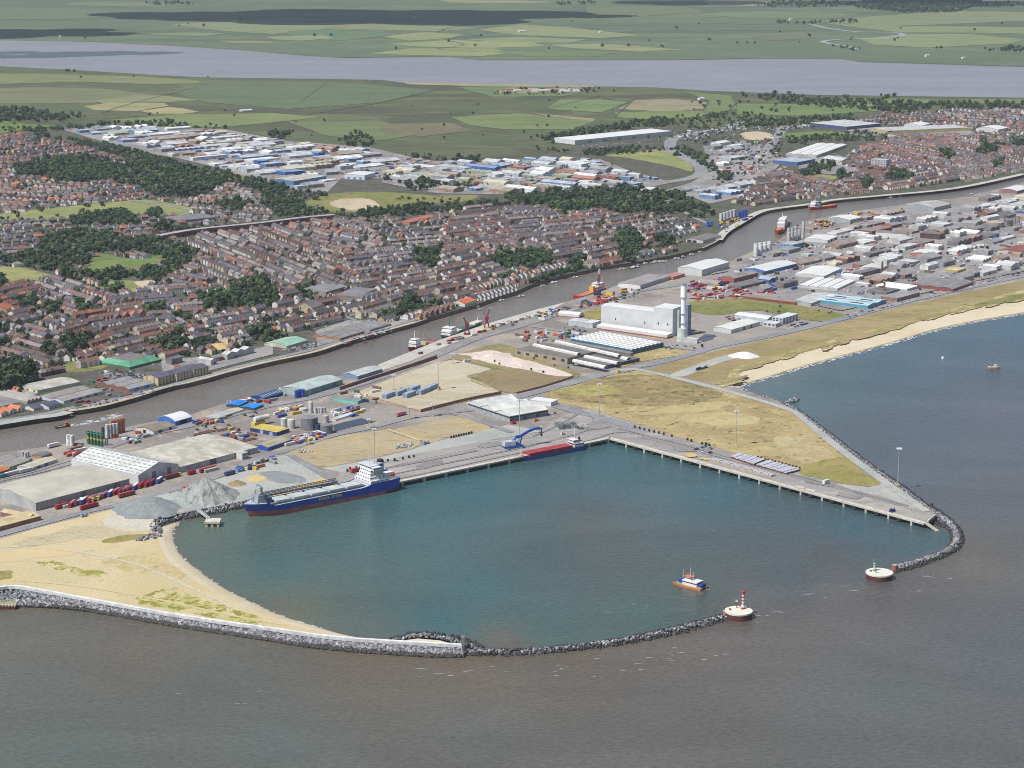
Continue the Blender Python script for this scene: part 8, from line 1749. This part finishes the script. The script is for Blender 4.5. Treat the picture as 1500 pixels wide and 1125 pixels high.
# ------------------------------------------------------------------ containers, crates and pipes stored in the yards
BOXC = [('red', C(160, 56, 58)), ('orange', C(196, 106, 76)), ('blue', C(50, 84, 170)), ('white', C(232, 232, 230)), ('grey', C(150, 152, 154)), ('yellow', C(226, 186, 70)), ('dark green', C(66, 100, 84)), ('rust brown', C(124, 92, 80)), ('navy', C(44, 52, 92))]
YARDS = [([(284, 620), (330, 606), (345, 610), (300, 626)], 22, None), ([(340, 588), (376, 578), (430, 566), (440, 570), (420, 580), (390, 590), (372, 596)], 24, (3, 2, 2, 5, 5, 1, 1, 3, 2)), ([(100, 652), (112, 650), (130, 656), (150, 658), (120, 672), (95, 664)], 22, (4, 2, 0, 5, 5, 0, 0, 4, 1)), ([(176, 646), (205, 634), (220, 640), (190, 654)], 12, (2, 1, 1, 4, 4, 0, 0, 2, 0)),
         ([(320, 632), (350, 624), (372, 636), (366, 644), (346, 646)], 12, (1, 1, 1, 3, 4, 1, 0, 6, 1)), ([(395, 648), (470, 634), (476, 641), (440, 650), (405, 655)], 34, (1, 2, 3, 6, 2, 4, 0, 0, 2)), ([(470, 606), (520, 596), (540, 600), (525, 612), (490, 610)], 22, (1, 0, 1, 5, 7, 1, 0, 3, 1)), ([(400, 606), (440, 594), (444, 606), (410, 618)], 14, (2, 2, 1, 4, 3, 2, 0, 3, 0)), ([(500, 576), (560, 566), (560, 590), (540, 590)], 10, (1, 0, 0, 3, 5, 0, 1, 3, 1)),
         ([(844, 448), (880, 434), (930, 422), (940, 426), (890, 442), (850, 452)], 44, (6, 3, 3, 4, 3, 3, 1, 2, 1)), ([(1005, 430), (1008, 414), (1060, 408), (1138, 418), (1132, 432), (1074, 436), (1020, 440)], 110, (22, 5, 2, 5, 2, 2, 0, 1, 2)), ([(748, 494), (770, 484), (800, 484), (808, 500), (770, 504)], 18, (2, 5, 0, 4, 3, 1, 0, 3, 0)), ([(780, 462), (815, 452), (822, 458), (790, 470)], 12, None), ([(600, 520), (640, 504), (780, 462), (784, 466), (660, 508), (610, 526)], 22, (2, 1, 1, 4, 4, 1, 0, 3, 1)),
         ([(808, 492), (840, 488), (870, 500), (830, 500)], 12, None), ([(1060, 470 - 90), (1140, 372), (1240, 330), (1500, 300), (1500, 390), (1260, 436), (1100, 420)], 240, (2, 1, 3, 10, 11, 1, 1, 4, 1)), ([(540, 235), (780, 240), (960, 262), (900, 276), (760, 280), (560, 266)], 320, (3, 2, 5, 8, 8, 1, 1, 4, 2)), ([(150, 192), (420, 206), (560, 222), (560, 256), (440, 262), (300, 236), (170, 206)], 260, (2, 1, 3, 10, 8, 1, 1, 3, 1)), ([(1030, 215), (1140, 225), (1110, 262), (1040, 295)], 80, (3, 2, 3, 8, 6, 1, 1, 2, 1)), ([(140, 556), (160, 540), (240, 552), (150, 590), (90, 598)], 18, None), ([(1050, 325), (1100, 318), (1100, 322), (1060, 345)], 20, (1, 0, 5, 4, 2, 5, 0, 0, 1)), ([(180, 700), (60, 745), (70, 752), (200, 712)], 8, None), ([(340, 690), (400, 672), (410, 676), (360, 692)], 10, None), ([(1180, 300), (1230, 312), (1320, 306), (1330, 312), (1240, 335), (1190, 338)], 60, (4, 6, 1, 3, 4, 3, 0, 9, 0)), ([(990, 200), (1060, 168), (1190, 174), (1240, 180), (1150, 192), (1080, 190), (1010, 206)], 150, (0, 0, 1, 8, 6, 0, 1, 2, 0)), ([(1065, 195), (1150, 200), (1140, 240), (1075, 262)], 60, (2, 1, 2, 8, 6, 1, 1, 2, 1))]
def box_mesh(i, L_):
    def mk():
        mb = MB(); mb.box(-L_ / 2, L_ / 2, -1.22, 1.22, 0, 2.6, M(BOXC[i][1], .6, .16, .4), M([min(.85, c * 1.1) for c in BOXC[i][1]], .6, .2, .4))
        for k in range(int(L_ / 1.2)): x = -L_ / 2 + .5 + k * 1.2; mb.box(x, x + .3, -1.28, -1.2, .15, 2.4, M([c * .8 for c in BOXC[i][1]], .6)); mb.box(x, x + .3, 1.2, 1.28, .15, 2.4, M([c * .8 for c in BOXC[i][1]], .6))
        o = mb.build('shipping_container'); me = o.data; bpy.data.objects.remove(o); return me
    return mesh_thing(('cont', i, L_), mk)
BX = []
for poly, n, wts in YARDS:
    xs_, ys_ = [q[0] for q in poly], [q[1] for q in poly]; k = tries = 0
    while k < n and tries < n * 15:
        tries += 1; px, py = rc.uniform(min(xs_), max(xs_)), rc.uniform(min(ys_), max(ys_))
        if inside((px, py), poly) and not blocked((px, py), OPEN) and not any(inside((px, py), q) for q in WPOLY) and not inside((px, py - 3), RIVPOLY):
            p = G(px, py, .2); i = rc.choices(range(9), wts or (3, 2, 2, 4, 4, 1, 1, 2, 1))[0]; L_ = rc.choice((3.2, 6.1, 6.1, 9.2, 12.2)); BX.append((p.y, p, math.radians(49) + rc.choice((0, 0, math.pi / 2)) + rc.uniform(-.12, .12), i, L_)); k += 1
BX.sort(key=lambda q: q[0])
for y, p, an, i, L_ in BX[:285]:
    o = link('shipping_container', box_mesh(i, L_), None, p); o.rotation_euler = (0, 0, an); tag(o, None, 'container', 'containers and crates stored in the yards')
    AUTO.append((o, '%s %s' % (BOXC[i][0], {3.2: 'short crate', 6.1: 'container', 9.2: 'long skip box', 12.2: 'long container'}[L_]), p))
mb = MB()
for y, p, an, i, L_ in BX[285:]:
    c_, s_ = math.cos(an), math.sin(an); P = [(a * c_ - b * s_ + p.x, a * s_ + b * c_ + p.y) for a, b in ((-L_ / 2, -1.2), (L_ / 2, -1.2), (L_ / 2, 1.2), (-L_ / 2, 1.2))]; m = M(BOXC[i][1], .6, .16, .4); h = 2.7 + (L_ == 12.2) * 1.5
    for j in range(4): mb.face([(*P[j], 0), (*P[(j + 1) % 4], 0), (*P[(j + 1) % 4], h), (*P[j], h)], m)
    mb.face([(*q, h) for q in P], m)
tag(mb.build('yard_clutter'), 'small coloured containers and stores scattered through the far works', 'stores', None, 'stuff')

# rust brown pipe racks laid out behind the mottled roof warehouse
for i, (x, y) in enumerate(((338, 636), (350, 640), (330, 629), (362, 645), (300, 634))):
    c = G(x, y); t = thing('pipe_rack', 'low rack of rust brown pipes, %s of five behind the mottled-roof warehouse' % ('first', 'second', 'third', 'fourth', 'fifth')[i], 'pipes', c, math.radians(44), 'rust brown pipe racks'); b = MB()
    for k in range(7): b.hcyl((-11, -3 + k, .5), (11 - k % 3, -3 + k, .5), .45, M(C(122, 86, 74)), 6)
    b.build('pipe_layer', t); b = MB(); b.box(-8, -7, -3.6, 3.8, 0, .3, M(BROWN)); b.box(6, 7, -3.6, 3.8, 0, .3, M(BROWN)); b.build('bearer', t)

# ------------------------------------------------------------------ the road viaduct across the terraces
pts = [(232, 352), (270, 345), (300, 341), (340, 337), (380, 333), (420, 328), (455, 324), (490, 321)]
P = [G(*p) for p in pts]; P = [Vector((x, y, 0)) for x, y in smooth_line([(p.x, p.y) for p in P], 4)]; o0 = P[0].copy(); Hh = 7.5
t = thing('viaduct', 'grey road viaduct on a red brown arched wall across the terraces', 'viaduct', o0); landmark('the road viaduct', P[len(P) // 2])
d_, w_, a_ = MB(), MB(), MB(); dm, wm, am = M(C(160, 158, 160), .9), M(C(132, 92, 80), .9, .2, .2), M(C(60, 46, 44), .9)
for p, q in zip(P, P[1:]):
    e = (q - p).normalized(); n = Vector((-e.y, e.x, 0)) * 9; p, q = p - o0, q - o0
    d_.face([tuple((p - n).xy) + (Hh,), tuple((q - n).xy) + (Hh,), tuple((q + n).xy) + (Hh,), tuple((p + n).xy) + (Hh,)], dm)
    for s in (-1, 1):
        f = [tuple((p + n * s).xy) + (0,), tuple((q + n * s).xy) + (0,), tuple((q + n * s).xy) + (Hh + .9,), tuple((p + n * s).xy) + (Hh + .9,)]; w_.face(f if s < 0 else f[::-1], wm)
    L_ = (q - p).length
    for k in range(max(1, int(L_ / 9))):
        c0 = p + (q - p).normalized() * (k * 9 + 1.5) - n * 1.012; c1 = c0 + (q - p).normalized() * 5.5; m_ = (c0 + c1) / 2
        a_.face([tuple(c0.xy) + (0,), tuple(c1.xy) + (0,), tuple(c1.xy) + (4,), tuple(m_.xy) + (5.6,), tuple(c0.xy) + (4,)], am)  # shade of the arch recesses painted as flat dark faces
d_.build('road_deck', t); w_.build('brick_wall', t); a_.build('arch_shade', t)
strip('road', [(487, 321), (520, 317), (560, 314)], 11, G_ROAD, .4); strip('road', [(100, 366), (160, 360), (200, 356), (232, 352)], 10, G_ROAD, .4)
for l, wd in (([(240, 455), (262, 468), (285, 488)], 7), ([(0, 500), (100, 480), (240, 458), (330, 462), (440, 470), (520, 462)], 8), ([(285, 340), (360, 392), (460, 444), (520, 470)], 6), ([(400, 335), (470, 380), (560, 440)], 6), ([(560, 316), (600, 350), (660, 410), (690, 440)], 7), ([(640, 312), (760, 345), (860, 385)], 6), ([(0, 290), (120, 288), (230, 300), (330, 320), (360, 334)], 8), ([(0, 440), (60, 425), (130, 432), (240, 455)], 7), ([(1085, 290), (1180, 282), (1290, 270), (1420, 258)], 9), ([(1250, 175), (1330, 205), (1420, 245)], 8), ([(560, 226), (700, 246), (860, 262), (940, 270)], 9), ([(150, 198), (300, 212), (430, 230), (560, 250)], 9), ([(1040, 402), (1150, 380), (1240, 350), (1330, 325), (1500, 296)], 9), ([(1100, 420), (1200, 398), (1330, 372), (1500, 340)], 8), ([(1170, 372), (1230, 405), (1270, 440)], 7), ([(1300, 330), (1360, 372), (1400, 408)], 7), ([(950, 276), (1000, 310), (1040, 330)], 9)):
    strip('street', l, wd, G_ROAD, .3)
# small marks far out: mills, farm, egret white barns on the marsh
for lab, x, y, w, h, cl in (('white drainage mill stump on the estuary wall at left', 88, 57, 7, 12, SHW), ('white farmhouse on the far bank beside the creek', 1158, 30, 14, 8, SHW), ('small white barn on the far marsh right of the creek', 1358, 83, 14, 6, SHW), ('pale barn far out on the green squares', 765, 47, 30, 6, C(226, 222, 216)), ('white cottage on the far marsh by the dark cloud shade', 606, 27, 16, 6, C(200, 204, 214)), ('white roofed barn at right on the far marsh', 1411, 86, 12, 5, SHW), ('small white house on the near marsh', 1027, 147, 16, 6, SHW), ('pale grey shed on the marsh left of the farm', 360, 163, 30, 3, C(206, 216, 222)), ('white barn on the far green field', 880, 48, 14, 6, SHW)):
    c = G(x, y, 1); t = thing('far_building', lab, 'barn', c, .5); wl, rf = shed_geo(w, w * .6, h, 'gable'); mb = MB()
    for f in wl: mb.face(f, M(cl))
    mb.build('wall', t); mb = MB()
    for f in rf: mb.face(f, M([q * .85 for q in cl]))
    mb.build('roof', t)
# the marsh farm
rf_ = random.Random(6)
for i in range(14):
    x = 742 + i * 7.6; y = 135 + rf_.uniform(-1.6, 1.8); c = G(x, y, .6); w = rf_.uniform(18, 40) if i < 9 else rf_.uniform(30, 60); t = thing('farm_building', None, 'barn', c, .3 + rf_.uniform(-.3, .3), 'buildings of the marsh farm'); wl, rf = shed_geo(w, w * .55, rf_.uniform(5, 8), 'gable'); cn, cl = rf_.choice((('red brown', C(150, 104, 92)), ('pale grey', C(176, 178, 182)), ('brown', C(140, 124, 112)), ('white', SHW))); mb = MB()
    for f in wl: mb.face(f, M(C(190, 170, 150)))
    mb.build('wall', t); mb = MB()
    for f in rf: mb.face(f, M(cl, .8))
    mb.build('roof', t); AUTO.append((t, cn + ' roofed barn of the marsh farm', c))
landmark('the tree line of the marsh farm', G(880, 133))

# ------------------------------------------------------------------ labels that single out each repeat by what stands next to it
LM = []; seen_ = set()
for ph, p in LANDMARKS:
    w_ = [q for q in ph.split() if q]
    ph = ' '.join(w_[:8])
    for bad in (' in', ' of', ' by', ' the', ' beside', ' a', ' with', ' on', ' at', ' between', ' and', ' running', ' right', ' from', ' behind'):
        while ph.endswith(bad): ph = ph[:-len(bad)]
    if ph in seen_: continue
    seen_.add(ph); LM.append((ph, p, len(ph.split())))
SHORT = [q for q in LM if q[2] <= 6]
SHORT = [q for q in SHORT if q[2] <= 5 or 'mast' not in q[0]]
LX = np.array([(p.x, p.y) for _, p, _ in SHORT])
def rel_word(v):
    if abs(v.x) > abs(v.y) * .9: return 'right of' if v.x > 0 else 'left of'
    return 'behind' if v.y > 0 else 'in front of'
buck = {}
for o, desc, p in AUTO:
    d2 = ((LX - np.array((p[0], p[1]))) ** 2).sum(1); i = int(d2.argmin()); v = Vector((p[0], p[1], 0)) - SHORT[i][1]
    buck.setdefault((desc, rel_word(v), i), []).append((d2[i], o))
ORD = ['', 'second', 'third', 'fourth', 'fifth', 'sixth', 'seventh', 'eighth', 'ninth', 'tenth', 'eleventh', 'twelfth', 'thirteenth', 'fourteenth', 'fifteenth', 'sixteenth', 'seventeenth', 'eighteenth', 'nineteenth', 'twentieth', 'twenty-first', 'twenty-second', 'twenty-third', 'twenty-fourth', 'twenty-fifth', 'twenty-sixth', 'twenty-seventh', 'twenty-eighth', 'twenty-ninth', 'thirtieth']
for (desc, rel, i), L_ in buck.items():
    L_.sort(key=lambda q: q[0])
    for k, (_, o) in enumerate(L_):
        n = ORD[k] if k < len(ORD) else '%dth' % (k + 1)
        if len(desc.split()) + len(SHORT[i][0].split()) > 11: desc = desc.replace(' parked at a slant', '').replace(' with white roof', '')
        if len(L_) == 1: o['label'] = '%s %s %s' % (desc, rel, SHORT[i][0])
        else: o['label'] = '%s%s, %snearest %s %s' % (desc, '', n + ' ' if n else '', rel, SHORT[i][0])

# ------------------------------------------------------------------ air, sun, sky, camera
SUN = Vector((-.80, -.60, 0)).normalized(); EL = math.radians(55)
hz = MB(); hz.box(-9000, 9000, -300, 23000, -14, 640, M(C(200, 210, 220)), bottom=True)
ho = hz.build('haze'); ho.data.materials.clear(); ho['kind'] = 'stuff'; ho['label'] = 'pale blue summer haze over the whole coast'; ho['category'] = 'haze'
hm = bpy.data.materials.new('air'); hm.use_nodes = True; nt = hm.node_tree
nt.nodes.remove(nt.nodes['Principled BSDF'])
pv = nt.nodes.new('ShaderNodeVolumePrincipled'); pv.inputs['Density'].default_value = HAZE
pv.inputs['Color'].default_value = (.80, .88, 1.0, 1); pv.inputs['Anisotropy'].default_value = .2
nt.links.new(pv.outputs[0], nt.nodes['Material Output'].inputs['Volume'])
ho.data.materials.append(hm)

# summer clouds above the scene, outside the air box; their shade falls on the far marshes
cm, nt, b = nodes_of('cloud_white'); b.inputs['Base Color'].default_value = (.9, .9, .9, 1); b.inputs['Roughness'].default_value = 1
def cloud(cx, cy, lx, ly, seed, alt=1500, th=130):
    """lumpy cloud whose shade centres on the ground at photo place cx, cy"""
    r = random.Random(seed); c = G(cx, cy) + SUN * (alt / math.tan(EL)); mb = MB()
    for _ in range(16):
        a = r.uniform(0, 6.28); q = math.sqrt(r.random())
        ox, oy = math.cos(a) * q * lx * .5, math.sin(a) * q * ly * .5
        R = r.uniform(.16, .3) * min(lx, ly) * 1.3; sx = r.uniform(1, 1 + .35 * lx / ly)
        rings = []
        for i in range(7):
            ph = math.pi * i / 6; rr = math.sin(ph) * R
            rings.append([(ox + rr * sx * math.cos(t * .628) * r.uniform(.85, 1.1), oy + rr * math.sin(t * .628) * r.uniform(.85, 1.1), th * (-math.cos(ph)) * r.uniform(.8, 1.1)) for t in range(10)])
        for i in range(6):
            for t in range(10):
                mb.face([rings[i][t], rings[i][(t + 1) % 10], rings[i + 1][(t + 1) % 10], rings[i + 1][t]], cm)
    o = mb.build('cloud', None, (c.x, c.y, alt), True); o['kind'] = 'structure'
for i, a in enumerate(CLOUDS): cloud(*a, seed=50 + i)

sd = bpy.data.lights.new('sun', 'SUN'); sd.energy = SUN_E; sd.angle = math.radians(.53); sd.color = (1, .97, .925)
so = link('sun', sd); so.rotation_euler = (Vector((SUN.x * math.cos(EL), SUN.y * math.cos(EL), math.sin(EL)))).to_track_quat('Z', 'Y').to_euler()
so.location = (0, 0, 900)
w = bpy.data.worlds.new('World'); S.world = w; w.use_nodes = True; nt = w.node_tree
sk = nt.nodes.new('ShaderNodeTexSky'); sk.sky_type = 'NISHITA'; sk.sun_disc = False
sk.sun_elevation = EL; sk.sun_rotation = math.atan2(SUN.x, SUN.y); sk.altitude = 100; sk.air_density = 1.0; sk.dust_density = 1.2; sk.ozone_density = 1.0
nt.links.new(sk.outputs[0], nt.nodes['Background'].inputs['Color']); nt.nodes['Background'].inputs['Strength'].default_value = SKY_E
cd = bpy.data.cameras.new('camera'); cam = link('camera', cd); cam.location = (0, 0, HC)
cam.rotation_euler = (math.pi / 2 - PITCH, 0, 0); cd.sensor_width = 36; cd.lens = 36 * F / 1500; cd.clip_start = 1; cd.clip_end = 90000
S.camera = cam; S.cycles.filter_width = 1.0
S.view_settings.view_transform = 'Standard'; S.view_settings.look = 'None'; S.view_settings.exposure = EXPO; S.view_settings.gamma = 1
S.cycles.max_bounces = 5; S.cycles.diffuse_bounces = 2; S.cycles.glossy_bounces = 2; S.cycles.transparent_max_bounces = 4; S.cycles.volume_bounces = 0
S.cycles.use_denoising = True; S.cycles.denoiser = "OPENIMAGEDENOISE"; S.cycles.caustics_reflective = False; S.cycles.caustics_refractive = False
